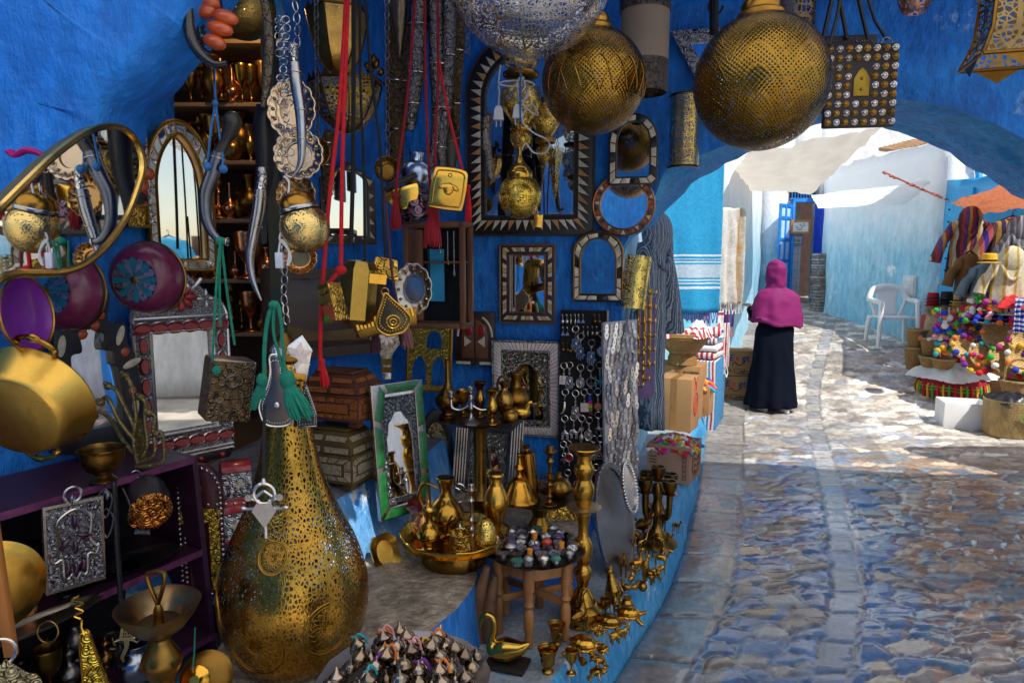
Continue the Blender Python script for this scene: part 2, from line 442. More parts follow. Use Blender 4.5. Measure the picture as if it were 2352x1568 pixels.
silver=metalm('silver',AG,.25,.5)
silver_emb=emboss('chased_silver',AG,.3,1,80,.6,.15)
silver_dark=metalm('dark_silver',(.32,.32,.34),.35,.6)
copper=metalm('copper',CU,.28,.5)
steel=metalm('dull_steel',(.45,.45,.46),.42,.4)
iron=mat('black_iron',(.015,.015,.017),.5,.6,.3,20,.2,60)
black=mat('black_leather',(.012,.011,.013),.45,0,.3,30,.25,120)
velvet=mat('black_velvet',(.008,.008,.010),.95,0,.3,60,.2,200)
mirrorm=mat('mirror_glass',(.86,.9,.9),.06,1,.04,5,0)
for _n in list(mirrorm.node_tree.links):
 if _n.to_socket.name=='Roughness':mirrorm.node_tree.links.remove(_n)
mirrorm.node_tree.nodes['Principled BSDF'].inputs['Roughness'].default_value=.02
bone=mat('camel_bone',(.62,.54,.40),.4,0,.25,40,.2,90)
bone_w=mat('pale_bone',(.72,.60,.55),.4,0,.2,30,.1,60)
wood=mat('brown_wood',(.16,.065,.025),.5,0,.4,14,.3,30,stretch=(1,1,.15),coat=.2)
wood_d=mat('dark_wood',(.045,.018,.010),.45,0,.4,14,.3,40,stretch=(.3,1,1),coat=.2)
wood_l=mat('stool_wood',(.30,.125,.035),.5,0,.4,20,.4,40,stretch=(1,1,.15),coat=.15)
wood_p=mat('plum_painted_wood',(.045,.010,.030),.5,0,.4,9,.4,30,stretch=(.3,.3,3))
wood_pe=mat('plum_board_edge',(.16,.03,.10),.6,0,.4,30,.4,60)
orange=mat('amber_resin',(.50,.075,.012),.2,0,.3,14,0,coat=.5)
redst=mat('red_stone',(.30,.012,.012),.22,0,.3,30,0,coat=.4)
turq=mat('turquoise',(.05,.35,.40),.35,0,.3,40,.1)
red_r=mat('red_cord',(.62,.008,.018),.8,0,.25,60,.5,220,bk='rope')
red_d=mat('deep_red_cord',(.30,.005,.018),.8,0,.3,60,.5,220,bk='rope')
green_r=mat('green_cord',(.005,.22,.14),.8,0,.25,60,.5,220,bk='rope')
blue_r=mat('blue_cord',(.03,.16,.42),.8,0,.25,60,.4,220,bk='rope')
black_r=mat('black_cord',(.010,.009,.012),.85,0,.3,60,.4,220,bk='rope')
plum_r=mat('plum_cord',(.07,.02,.03),.85,0,.3,60,.4,220,bk='rope')
white_p=mat('white_plastic',(.78,.78,.76),.4,0,.05,10,.02)
blackw=mat('ebony',(.014,.011,.010),.4,0,.4,40,.2)
# ------------------------------------------------------------------ camera, sun, sky
cam=bpy.data.cameras.new('camera');camo=bpy.data.objects.new('camera',cam);COL.objects.link(camo)
camo.location=CAM;camo.rotation_euler=(PI/2-PITCH,0,0);cam.lens=24;cam.sensor_width=36;cam.clip_end=900;cam.clip_start=.05
sc.camera=camo
w=bpy.data.worlds.new('World');sc.world=w;w.use_nodes=True
bg=w.node_tree.nodes['Background'];sky=w.node_tree.nodes.new('ShaderNodeTexSky');sky.sky_type='NISHITA';sky.sun_disc=False
SUN=Vector((.6,-.9,1.5)).normalized()
sky.sun_elevation=math.asin(SUN.z);sky.sun_rotation=math.atan2(SUN.x,SUN.y);sky.altitude=600;sky.dust_density=2.0
w.node_tree.links.new(sky.outputs[0],bg.inputs[0]);bg.inputs[1].default_value=.15
sl=bpy.data.lights.new('sun','SUN');sl.energy=5.0;sl.angle=R(.5);sl.color=(1,.95,.86)
slo=bpy.data.objects.new('sun',sl);COL.objects.link(slo);slo.rotation_euler=SUN.to_track_quat('Z','Y').to_euler();slo.location=(6,-6,9)
sc.view_settings.view_transform='Standard';sc.view_settings.look='None';sc.view_settings.exposure=0
sc.cycles.use_denoising=True;sc.cycles.max_bounces=10;sc.cycles.diffuse_bounces=5;sc.cycles.transparent_max_bounces=16
sc.cycles.sample_clamp_indirect=6;sc.cycles.caustics_reflective=True;sc.cycles.blur_glossy=.5
# ------------------------------------------------------------------ paints
blue_in=paint('blue_limewash',(.004,.15,.60),(.010,.31,.95),(.20,.40,.78),.26,.6,1.0,2.6)
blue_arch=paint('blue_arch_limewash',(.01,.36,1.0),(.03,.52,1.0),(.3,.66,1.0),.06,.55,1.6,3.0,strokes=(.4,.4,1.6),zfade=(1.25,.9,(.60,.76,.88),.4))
cyan_w=paint('pale_blue_limewash',(.10,.42,.78),(.45,.68,.85),(.85,.88,.9),.30,.7,.6,1.6)
alley_w=paint('white_and_blue_limewash',(.26,.66,.90),(.58,.82,.93),(.88,.92,.94),.3,.7,.7,1.3,zfade=(1.7,2.7,(.86,.88,.89),1.1))
white_w=paint('white_limewash',(.84,.85,.86),(.88,.88,.88),(.6,.75,.88),.08,.75,.4,1.2)
step_m=paint('blue_and_bare_step_paint',(.02,.32,.70),(.16,.56,.88),(.70,.76,.80),.36,.6,.9,4.0)
earth=mat('trodden_earth',(.34,.24,.15),.9,0,.4,16,1.0,40,col2=(.58,.48,.36),dirt=.55,dist=.03)
ledge_m=paint('worn_grey_blue_ledge',(.30,.33,.36),(.52,.55,.58),(.10,.45,.74),.45,.75,.9,5.0)
# ------------------------------------------------------------------ street
XE=[(-3,-1.9),(1,-.4),(2,.10),(2.75,.50),(3.26,.78),(3.55,.897),(4.09,1.09),(4.68,1.30),(6.8,1.98),(8,2.4),(14,5.2),(30,12)]
def xe(y):return(interp(XE,y-.25)+interp(XE,y-.12)+interp(XE,y)+interp(XE,y+.12)+interp(XE,y+.25))/5
def build_street():
 rs=np.random.RandomState(3)
 ts=np.linspace(-.12,6.4,330);ys=np.concatenate([np.arange(1.7,6.6,.0165),np.arange(6.6,15.5,.034)])
 X=np.zeros((len(ys),len(ts)));Z=X.copy();xs0=[xe(y)for y in ys];z0=[zg(y)for y in ys]
 sites=[]
 y=1.4
 while y<16:
  step=.10 if y<6 else .13
  t=-.3
  while t<6.8:
   wd=rs.uniform(.08,.28);sites.append((t+wd/2+rs.uniform(-.04,.04),y+rs.uniform(-.05,.05)));t+=wd
  y+=step
 kd=kdtree.KDTree(len(sites));SY=1.75
 for i,(a,b)in enumerate(sites):kd.insert((a,b*SY,0),i)
 kd.balance()
 pal=np.array([(.36,.31,.26),(.27,.22,.18),(.48,.45,.42),(.22,.16,.12),(.40,.29,.18),(.44,.46,.50),(.12,.26,.52),(.60,.58,.55),(.30,.38,.50),(.26,.19,.18)])
 pw=np.array([3,2,2,2,2.2,2,1.4,1.3,1.6,1]);pw=pw/pw.sum()
 sc_=pal[rs.choice(len(pal),len(sites),p=pw)]*rs.uniform(.7,1.25,(len(sites),1));st=rs.uniform(-.05,.05,(len(sites),2));sh=rs.uniform(-.004,.005,len(sites))
 col=np.zeros((len(ys),len(ts),4));col[...,3]=1
 for j,yy in enumerate(ys):
  g1=.30+.018*(yy-2);c0=.80+.055*(yy-2.7);c1=c0+.17
  for i,t in enumerate(ts):
   nx=noise.noise((t*5,yy*5,0));nn=noise.noise((t*1.1,yy*1.1,5.0));n3=noise.noise((t*30,yy*30,2.0))
   if t<g1:
    q=(yy*2.9+.12*nx+.5*t);fr=q-math.floor(q);d=min(fr,1-fr)/2.9;d=min(d,g1-t+.004*nx)
    h=.010*clamp(d/.018)+.003*nx+.0015*n3;k=rs_hash(math.floor(q));c=np.array((.30,.28,.27))*(.62+.6*k)
    if d<.012:c=c*.45
    c=c*(1+.35*nn)
   elif c0<t<c1:
    q=yy*4.2+.15*nx;fr=q-math.floor(q);d=min(min(fr,1-fr)/4.2,min(t-c0,c1-t)+.004*nx)
    h=.006*clamp(d/.016)+.002*nx+.001*n3;k=rs_hash(math.floor(q)+77);c=np.array((.15,.25,.44))if k>.45 else np.array((.36,.38,.42));c=c*(.7+.6*rs_hash(math.floor(q)+9))
    if d<.010:c=c*.5
   else:
    (a,ia,da),(b,ib,db)=kd.find_n((t+.025*nx+.012*noise.noise((t*19,yy*19,1.0)),yy*SY+.04*noise.noise((t*7,yy*7,9.0))+.015*noise.noise((t*21,yy*21,4.0)),0),2)
    e=db-da;h=.015*clamp(e/.035)**.5+sh[ia]+st[ia][0]*(t-a[0])+st[ia][1]*(yy-a[1]/SY)+.0018*n3+.003*nx
    c=sc_[ia]*(1+.3*n3)
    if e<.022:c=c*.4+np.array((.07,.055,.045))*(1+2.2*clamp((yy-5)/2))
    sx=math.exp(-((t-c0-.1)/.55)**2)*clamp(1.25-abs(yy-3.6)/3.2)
    if rs_hash(ia)<sx*.85:c=c*.30+np.array((.02,.17,.46))*.85  # blue reflection of arch and walls put into the stone colour along channel
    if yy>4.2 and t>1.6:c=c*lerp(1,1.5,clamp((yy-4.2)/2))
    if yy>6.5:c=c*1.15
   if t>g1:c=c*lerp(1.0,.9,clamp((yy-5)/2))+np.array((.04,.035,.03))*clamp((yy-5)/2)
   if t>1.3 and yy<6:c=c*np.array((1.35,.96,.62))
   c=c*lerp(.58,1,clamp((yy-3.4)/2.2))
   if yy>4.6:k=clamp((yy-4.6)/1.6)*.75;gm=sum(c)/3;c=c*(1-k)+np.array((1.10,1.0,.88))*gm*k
   if t<0:h-=.02
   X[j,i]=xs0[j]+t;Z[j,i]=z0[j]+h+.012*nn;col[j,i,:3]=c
 Yg=np.repeat(ys[:,None],len(ts),1)
 co=np.stack([X,Yg,Z],-1).reshape(-1,3);n,m=len(ys),len(ts)
 idx=np.arange(n*m).reshape(n,m);q=np.stack([idx[:-1,:-1],idx[:-1,1:],idx[1:,1:],idx[1:,:-1]],-1).reshape(-1,4)
 me=bpy.data.meshes.new('street');me.vertices.add(n*m);me.vertices.foreach_set('co',co.ravel())
 me.loops.add(q.size);me.loops.foreach_set('vertex_index',q.ravel());me.polygons.add(len(q));me.polygons.foreach_set('loop_start',np.arange(0,q.size,4));me.update(calc_edges=True)
 at=me.color_attributes.new('Col','FLOAT_COLOR','POINT');at.data.foreach_set('color',np.clip(col,0,1).astype(np.float32).ravel())
 me.polygons.foreach_set('use_smooth',[True]*len(q))
 mt,nt,b,tc=base('wet_cobbles');L=nt.links.new
 a=nt.nodes.new('ShaderNodeVertexColor');a.layer_name='Col'
 n1=tex(nt,'Noise',tc.outputs['Object'],14,_Detail=8.0,_Roughness=.7);n2=tex(nt,'Noise',tc.outputs['Object'],1.3,_Detail=4.0)
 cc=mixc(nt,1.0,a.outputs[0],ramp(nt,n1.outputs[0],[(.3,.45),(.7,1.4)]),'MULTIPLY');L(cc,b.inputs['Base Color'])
 wet=ramp(nt,n2.outputs[0],[(.40,.03),(.64,.24)]);sp0=nt.nodes.new('ShaderNodeSeparateXYZ');L(tc.outputs['Object'],sp0.inputs[0]);far_=ramp(nt,mth(nt,'MULTIPLY',sp0.outputs[1],.1),[(.44,0.0),(.62,.45)]);L(mth(nt,'ADD',mth(nt,'ADD',wet,far_),mth(nt,'MULTIPLY',n1.outputs[0],.12)),b.inputs['Roughness'])
 b.inputs['Specular IOR Level'].default_value=.9;set_bump(nt,b,n1.outputs[0],.5,.008);sp=nt.nodes.new('ShaderNodeSeparateXYZ');L(tc.outputs['Object'],sp.inputs[0]);dry=ramp(nt,mth(nt,'MULTIPLY',sp.outputs[1],.1),[(.44,1.0),(.62,.12)]);L(mth(nt,'MULTIPLY',dry,ramp(nt,n2.outputs[0],[(.40,.95),(.66,.25)])),b.inputs['Coat Weight']);b.inputs['Coat Roughness'].default_value=.04;b.inputs['Coat IOR'].default_value=1.6
 me.materials.append(mt);o=bpy.data.objects.new('street',me);COL.objects.link(o);struct(o)
def rs_hash(i):
 x=sin(i*127.1+11.7)*43758.5453;return x-math.floor(x)
build_street()
g=MB();ysg=[-300,-60,-20,-8,-3,0,1,2,3,4,5,6,6.6,7,7.5,8,8.5,9,9.6,10.5,11.5,12.5,13.5,15,17,20,30,60,300]
xsg=[-300,-60,-10,-3,0,2,4,6,9,14,30,80,300]
g.add([(x,y,zg(y)-.05)for y in ysg for x in xsg],[(j*13+i,j*13+i+1,(j+1)*13+i+1,(j+1)*13+i)for j in range(len(ysg)-1)for i in range(12)])
struct(g.obj('ground',mat('dusty_ground',(.52,.48,.43),.9,0,.3,3,.4,20)))
lb=MB();ys_=[1.0+.05*i for i in range(118)];prof=[(None,-2.3,.25),(None,-.9,.25),(-.55,0,.25),(-.30,0,.25),(-.16,0,.252),(-.085,0,.25),(-.05,0,.237),(-.035,0,.20),(-.022,0,.13),(-.01,0,.06),(.01,0,-.06)]
for y in ys_:
 for k,(dx,ax,z)in enumerate(prof):
  n1=noise.noise((y*2.2,k*.3,1));n2=noise.noise((y*9,k*.9,4))
  x=ax if dx is None else xe(y)+dx
  if dx is None:x=min(x,xe(y)-.7)
  if k>=4:x+=.022*n1+.010*n2
  lb.v.append(Vector((x,y,z+.010*n1+.006*n2+.0*k)))
K=len(prof)
for j in range(len(ys_)-1):
 for k in range(K-1):
  lb.f.append([j*K+k,j*K+k+1,(j+1)*K+k+1,(j+1)*K+k]);lb.m.append(1 if k>=5 else 0)
struct(lb.obj('kerb',[ledge_m,step_m],ang=180))
def slab(name,top,bot,z1,z0,mats,bump=.02,rows=5,parent=None):
 """organic masonry block with a plan outline that may batter outwards at the foot"""
 m=MB();n=len(top)
 P=[];B=[]
 for i in range(n):
  a,b=Vector(top[i]),Vector(top[(i+1)%n]);c,d=Vector(bot[i]),Vector(bot[(i+1)%n]);k=max(1,int((b-a).length/.07))
  for q in range(k):P.append(a.lerp(b,q/k));B.append(c.lerp(d,q/k))
 N=len(P)
 for r in range(rows+1):
  t=r/rows
  for i in range(N):
   p=P[i].lerp(B[i],t);z=lerp(z1,z0,t)-(.012 if r==0 else 0)
   nn=noise.noise((p.x*4,p.y*4,z*4));m.v.append(Vector((p.x+bump*nn,p.y+bump*noise.noise((p.y*4,z*4,p.x*4)),z)))
 for r in range(rows):
  for i in range(N):m.f.append([r*N+i,(r+1)*N+i,(r+1)*N+(i+1)%N,r*N+(i+1)%N]);m.m.append(1)
 ctr=sum((Vector((p.x,p.y,0))for p in P),Vector())/N;o=N*(rows+1);ri=7
 for q in range(1,ri):
  for i in range(N):
   p=Vector((P[i].x,P[i].y,0)).lerp(ctr,1-(1-q/ri));p.z=z1+bump*.7*noise.noise((p.x*5,p.y*5,2));m.v.append(p)
 m.v.append(Vector((ctr.x,ctr.y,z1)))
 for q in range(ri-1):
  a0=0 if q==0 else o+(q-1)*N;b0=o+q*N
  for i in range(N):m.f.append([a0+i,a0+(i+1)%N,b0+(i+1)%N,b0+i]);m.m.append(0)
 for i in range(N):m.f.append([o+(ri-2)*N+i,o+(ri-2)*N+(i+1)%N,len(m.v)-1]);m.m.append(0)
 return m.obj(name,mats,parent,ang=60)
BEN=[(-.9,1.35),(-.60,1.5),(-.36,1.95),(-.27,2.1),(-.20,2.25),(-.15,2.43),(-.12,2.67),(-.02,2.80),(.30,2.88),(.44,3.7),(-1.5,4.2),(-1.5,2.6),(-.9,2.45),(-.93,1.9)]
struct(slab('step',BEN,[(x+.03,y)for x,y in BEN],.5,.2,[earth,paint('blue_step_face',(.01,.14,.55),(.03,.28,.8),(.35,.3,.27),.2,.6,.9,4.0)]))
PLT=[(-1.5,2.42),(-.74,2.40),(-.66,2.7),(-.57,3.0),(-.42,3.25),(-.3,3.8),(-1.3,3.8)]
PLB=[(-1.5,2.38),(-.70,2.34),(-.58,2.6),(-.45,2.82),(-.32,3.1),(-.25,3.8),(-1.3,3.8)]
plinth_top=mat('grey_plinth_top',(.10,.10,.12),.8,0,.4,8,.6,30,col2=(.2,.2,.22))
tag(slab('plinth',PLT,PLB,.77,.45,[plinth_top,paint('sun_patch_plinth_paint',(.04,.30,.75),(.30,.60,.95),(.80,.84,.88),.5,.65,.8,3.0)],.02),'blue plastered plinth in the corner carrying the two inlaid chests','plinth')  # blue paled and flecked white, sun patch brightness put into the colour
# ------------------------------------------------------------------ the passage: walls and arch
wa=MB();tA=Vector((.529,1,0)).normalized();DY0,DY1,DZ0,DZ1=2.68,3.27,.74,3.1
na_,nz_=70,60;yy=[lerp(.4,3.85,i/na_)for i in range(na_+1)];zz=[lerp(0,3.25,i/nz_)for i in range(nz_+1)]
for a,lst in((DY0,yy),(DY1,yy),(DZ0,zz),(DZ1,zz)):
 k=min(range(len(lst)),key=lambda i:abs(lst[i]-a));lst[k]=a
for z in zz:
 for y in yy:
  n1=noise.noise((y*1.3,z*1.3,3))*.03+noise.noise((y*6,z*6,1))*.006
  wa.v.append(Vector((-2.69+.529*y,y,z))+NA*n1)
for j in range(nz_):
 for i in range(na_):
  if yy[i]>=DY0-1e-4 and yy[i+1]<=DY1+1e-4 and zz[j]>=DZ0-1e-4 and zz[j+1]<=DZ1+1e-4:continue
  wa.f.append([j*(na_+1)+i,j*(na_+1)+i+1,(j+1)*(na_+1)+i+1,(j+1)*(na_+1)+i]);wa.m.append(0)
o=wa.obj('passage_wall',blue_in,ang=180);md=o.modifiers.new('t','SOLIDIFY');md.thickness=.16;md.offset=-1
tag(o,'blue limewashed side wall with the dark shop doorway on the left','wall')
FC=[(1429,640),(1429,571),(1451,533),(1480,492),(1506,450),(1525,390),(1613,354),(1678,329),(1790,282),(1893,244),(1975,229),(2055,226),(2197,248),(2275,280),(2352,319),(2440,385),(2510,480),(2550,600),(2560,720)]
BC=[(1432,640),(1432,572),(1490,530),(1529,486),(1571,449),(1612,414),(1659,382),(1737,346),(1800,318),(1872,297),(1935,294),(1999,297),(2091,319),(2160,350),(2233,382),(2303,417),(2352,457),(2430,540),(2480,640),(2500,720)]
PB2=Vector((0,4.32,0))
def arc(cv,p):
 P=[PP(u,v,p,NB)for u,v in cv];P=[Vector((P[0].x,P[0].y,0)),Vector((P[0].x,P[0].y,.8))]+P+[Vector((P[-1].x,P[-1].y,.8)),Vector((P[-1].x,P[-1].y,0))]
 q=P;Ls=[0]
 for a,b in zip(q,q[1:]):Ls.append(Ls[-1]+(b-a).length)
 out=[];k=0;N=110
 for j in range(N+1):
  d=Ls[-1]*j/N
  while k<len(q)-2 and Ls[k+1]<d:k+=1
  out.append(q[k].lerp(q[k+1],(d-Ls[k])/(Ls[k+1]-Ls[k])))
 return out
fa,ba=arc(FC,PB),arc(BC,PB2)
def onB(x,z,p):return Vector((x,p.y-.22*x,z))
ar=MB();N=len(fa);cx,cz=1.55,1.2;NR=16
def outer(p,pl,L_=-.9,Rr=4.7,T=3.2):
 dx,dz=p.x-cx,p.z-cz
 if p.z<.8:return onB(L_ if dx<0 else Rr,p.z,pl)
 s_=min((T-cz)/dz if dz>1e-6 else 1e9,(Rr-cx)/dx if dx>1e-6 else 1e9,(L_-cx)/dx if dx<-1e-6 else 1e9)
 if dz<0:return onB(L_ if dx<0 else Rr,max(0,cz+dz*s_),pl)
 return onB(cx+dx*s_,cz+dz*s_,pl)
def arch_n(p):return noise.noise((p.x*1.7,p.z*1.7,p.y*1.7))*.045+noise.noise((p.x*6,p.z*6,p.y*6))*.018+noise.noise((p.x*19,p.z*19,p.y*19))*.006
for r in range(NR+1):
 t=(r/NR)**1.5
 for i in range(N):
  p=fa[i].lerp(outer(fa[i],PB),t);ar.v.append(p+NB*arch_n(p)*min(1,t*6+.2))
for r in range(NR):
 for i in range(N-1):ar.f.append([r*N+i,(r+1)*N+i,(r+1)*N+i+1,r*N+i+1]);ar.m.append(0)
o0=len(ar.v);NS=12
cw=[sum((ba[k]for k in range(N)),Vector())/N]*1
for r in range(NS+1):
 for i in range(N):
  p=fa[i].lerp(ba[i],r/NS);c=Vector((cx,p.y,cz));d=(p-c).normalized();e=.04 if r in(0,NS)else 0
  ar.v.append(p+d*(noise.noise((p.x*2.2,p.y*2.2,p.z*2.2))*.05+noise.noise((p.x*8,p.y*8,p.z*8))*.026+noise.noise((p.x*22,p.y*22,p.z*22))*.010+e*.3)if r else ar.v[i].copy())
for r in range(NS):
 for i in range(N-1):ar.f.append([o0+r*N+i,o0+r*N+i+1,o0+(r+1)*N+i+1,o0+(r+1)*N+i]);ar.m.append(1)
o1=len(ar.v)
for r in range(5):
 for i in range(N):
  p=ba[i].lerp(outer(ba[i],PB2),r/4);ar.v.append(p if r else ar.v[o0+NS*N+i].copy())
for r in range(4):
 for i in range(N-1):ar.f.append([o1+r*N+i,o1+r*N+i+1,o1+(r+1)*N+i+1,o1+(r+1)*N+i]);ar.m.append(0)
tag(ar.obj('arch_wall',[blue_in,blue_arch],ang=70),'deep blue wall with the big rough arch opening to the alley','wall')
NP=[(395,-4),(372,30),(345,62),(330,85),(312,112),(298,138),(278,165),(252,192),(230,218),(216,245),(208,285),(188,312),(150,348),(110,390),(70,445),(30,520),(0,600),(-60,720)]
na2=MB();pl=[PY(u,v,1.72)for u,v in NP];pl=[Vector((2.2,1.72,3.05)),Vector((.9,1.72,2.98)),Vector((-.1,1.72,2.8)),Vector((-.6,1.72,2.55))]+pl
pl=catmull(pl,4);n_=len(pl)
rows_=[(-.02,0,1.0),(0,.0,0),(.05,-.03,0),(.16,-.03,0),(.26,0,0)]
def outn(p):return Vector((-1.9 if p.z<2.4 else p.x,p.y,p.z))if p.z<2.4 else Vector((p.x,p.y,3.3))
for r,(dy,dr,_)in enumerate([(.26,0,1),(.20,-.012,0),(.10,-.02,0),(.02,-.012,0),(0,0.02,0),(-.004,.10,0),(0,.30,0),(0,.7,0),(0,1.3,0)]):
 for i,p in enumerate(pl):
  t=(pl[min(i+1,n_-1)]-pl[max(i-1,0)]).normalized();nrm=Vector((t.z,0,-t.x))
  if nrm.x>0:nrm=-nrm
  q=p+nrm*dr+Vector((0,dy,0));q+=nrm*(.03*noise.noise((p.x*5,p.z*5,2)))+Vector((0,.02*noise.noise((q.x*4,q.z*4,7)),0));na2.v.append(q)
for r in range(8):
 for i in range(n_-1):na2.f.append([r*n_+i,r*n_+i+1,(r+1)*n_+i+1,(r+1)*n_+i]);na2.m.append(0)
tag(na2.obj('arch_shoulder',paint('bright_blue_limewash',(.005,.18,.74),(.012,.31,.98),(.2,.48,.9),.04,.6,.8,1.8),ang=180),'bright blue plastered shoulder of the near arch at upper left','wall')
vt=MB();vt.sheet(lambda a,b:(lerp(-2.6,4.6,a),lerp(2.42,3.95-.22*lerp(-2.6,4.6,a),b),2.98+.30*sin(PI*a)+.03*noise.noise((a*9,b*4,0))),30,10);o=vt.obj('vault',blue_in,ang=180,solid=.12);tag(o,'blue plastered ceiling of the covered passage','ceiling')
def translucent(m,col,f=.5):
 nt=m.node_tree;b=nt.nodes['Principled BSDF'];t=nt.nodes.new('ShaderNodeBsdfTranslucent');t.inputs[0].default_value=c4(col);x=nt.nodes.new('ShaderNodeMixShader');x.inputs[0].default_value=f
 nt.links.new(b.outputs[0],x.inputs[1]);nt.links.new(t.outputs[0],x.inputs[2]);nt.links.new(x.outputs[0],nt.nodes['Material Output'].inputs[0])
fill_canvas=mat('fill_white_canvas',(.80,.79,.76),.9,0,.06,3,.3,12);translucent(fill_canvas,(.95,.93,.88),.8)
SUN_HOLE=[(.48+(x-.53)*1.25,.97+(y-1)*1.2)for x,y in[(.42,.84),(.50,.80),(.62,.86),(.66,1.04),(.60,1.22),(.50,1.20),(.46,1.02)]]  # outline of the hole that shapes the sun patch on the plinth
def inpoly(x,y,P):
 c=False
 for(a,b),(d,e)in zip(P,P[1:]+P[:1]):
  if(b>y)!=(e>y)and x<(d-a)*(y-b)/(e-b)+a:c=not c
 return c
def awning(name,x0,x1,y0,y1,z,label,hole=None,dx=.06):
 b=MB();nx,ny=int((x1-x0)/dx),int((y1-y0)/dx)
 for j in range(ny+1):
  for i in range(nx+1):x,y=lerp(x0,x1,i/nx),lerp(y0,y1,j/ny);b.v.append(Vector((x,y,z+.06*noise.noise((x*1.2,y*1.2,z))-.15*sin(PI*i/nx)*sin(PI*j/ny))))
 for j in range(ny):
  for i in range(nx):
   p=b.v[j*(nx+1)+i]
   if hole and inpoly(p.x+dx/2,p.y+dx/2,hole):continue
   b.f.append([j*(nx+1)+i,j*(nx+1)+i+1,(j+1)*(nx+1)+i+1,(j+1)*(nx+1)+i]);b.m.append(0)
 tag(b.obj(name,fill_canvas,ang=180),label,'awning')
awning('added_fill_awning',-3.2,5.2,-2.6,2.62,3.5,'unseen white canvas added overhead for soft fill light, holed for the sun patch',SUN_HOLE,.04)  # added out of view: blocks direct sun, glows as overhead fill
def house_wall(name,pts,z0,z1,m,label,th=.25):
 b=MB();q=[Vector((x,y,0))for x,y in pts];L=[]
 for a,c in zip(q,q[1:]):
  k=max(1,int((c-a).length/.25));L+=[a.lerp(c,i/k)for i in range(k)]
 L.append(q[-1]);nz=max(2,int((z1-z0)/.25));n=len(L)
 for j in range(nz+1):
  for i,p in enumerate(L):
   t=(L[min(i+1,n-1)]-L[max(i-1,0)]).normalized();nr=Vector((t.y,-t.x,0));z=lerp(z0,z1,j/nz)
   if j==nz:z+=.05*noise.noise((p.x*2,p.y*2,1))
   b.v.append(Vector((p.x,p.y,z))+nr*(.03*noise.noise((p.x*1.5,p.y*1.5,z*1.5))+.008*noise.noise((p.x*7,p.y*7,z*7))))
 for j in range(nz):
  for i in range(n-1):b.f.append([j*n+i,j*n+i+1,(j+1)*n+i+1,(j+1)*n+i]);b.m.append(0)
 o=b.obj(name,m,ang=180);md=o.modifiers.new('t','SOLIDIFY');md.thickness=th;md.offset=-1
 return tag(o,label,'wall')if label else o
house_wall('opposite_house',[(-5,-2.4),(-.1,-2.9)],-.05,3.2,blue_in,'blue house wall behind the viewer, seen only in the mirrors')
house_wall('lane_wall',[(5.2,-2.0),(5.2,3.3)],0,1.75,white_w,'low white garden wall across the lane from the shop')
house_wall('house_wall',[(3.3,3.35),(10,3.35),(10,4.4),(4.6,4.4)],0,2.7,white_w,'white house wall to the right of the arch')
# ------------------------------------------------------------------ the alley beyond
house_wall('alley_wall',[(.66,4.15),(.95,5.0),(1.25,6.0),(1.42,6.95),(2.10,7.0),(2.16,7.2),(2.36,7.6),(3.4,10),(4.78,13.25)],0,5.2,alley_w,'white and pale blue plastered house wall along the left of the alley')
# ------------------------------------------------------------------ alley: houses, door, awnings
def txt(s,size,M,m,parent,name='lettering',al='CENTER',sx=1,shear=0):
 cu=bpy.data.curves.new('t','FONT');cu.body=s;cu.size=size;cu.extrude=.0006;cu.align_x=al;cu.align_y='CENTER';cu.shear=shear;cu.offset=size*.012
 ob=bpy.data.objects.new('t',cu);COL.objects.link(ob);bpy.context.view_layer.update()
 me=bpy.data.meshes.new_from_object(ob.evaluated_get(bpy.context.evaluated_depsgraph_get()));bpy.data.objects.remove(ob);me.materials.clear();me.materials.append(m);me.name=name
 o=bpy.data.objects.new(name,me);COL.objects.link(o);o.parent=parent;o.matrix_local=M@Matrix.Diagonal((sx,1,1,1));return o
blue_d=mat('blue_door_paint',(.012,.20,.62),.45,0,.2,8,.2,40)
cyan_d=mat('bright_cyan_door_paint',(.015,.36,.72),.45,0,.15,5,.2,40)
house_wall('house_wall',[(4.78,13.3),(5.08,13.28),(5.37,13.3)],.4,6.2,alley_w,'white plaster of the far house to the left of the open blue door')
house_wall('house_wall',[(5.87,13.3),(6.3,13.3)],.4,6.2,alley_w,'sliver of blue house wall between the open door and the stone pillar')
house_wall('house_wall',[(5.37,13.3),(5.87,13.3)],2.86,6.2,white_w,'white wall above the open blue door')
house_wall('house_wall',[(5.95,13.3),(5.5,12.0),(5.66,10.9),(5.77,9.95),(5.84,9.35)],.2,3.3,alley_w,'patchy pale blue house wall behind the white plastic chair')
house_wall('house_wall',[(5.84,9.35),(5.92,7.4)],-.05,2.72,cyan_d,'cyan painted wall behind the clothes stall')
wb=house_wall('house_wall',[(5.0,17),(18,15.5)],.5,9,white_w,'tall white house with a blue arched niche, behind the alley')
t,w_,h_=hang('arched_niche','blue edged arched niche high on the white house','niche',(2163,360,2250,420),Y=15.4,yaw=5)
MB().ring(outline(w_,h_,'round',.1),outline(w_*.80,h_*.86,'round',.1),0,.12).obj('surround',mat('niche_blue',(.05,.42,.75),.7),t)
MB().prism(outline(w_*.8,h_*.86,'round',.1),-.2,-.02).obj('recess',mat('niche_grey',(.62,.66,.70),.8),t)
t,w_,h_=hang('tiled_eave','short eave of tan clay tiles on the white house','roof',(2036,322,2122,350),Y=14.5,roll=14)
tile=mat('clay_tile',(.42,.24,.12),.8,0,.3,8,.4,30)
mb=MB()
for i in range(8):
 x=-w_/2+w_*(i+.5)/8;mb.tube([(x,-h_*.3,.35),(x,h_*.3,-.3)],w_/17,10)
mb.obj('tiles',tile,t);MB().box((0,-.12,.05),(w_,.1,.3)).obj('eave_board',white_w,t)
D0=Vector((5.615,13.3,zg(13.3)-.02));T=thing('open_doorway','open blue double door at the far end of the alley','door',D0)
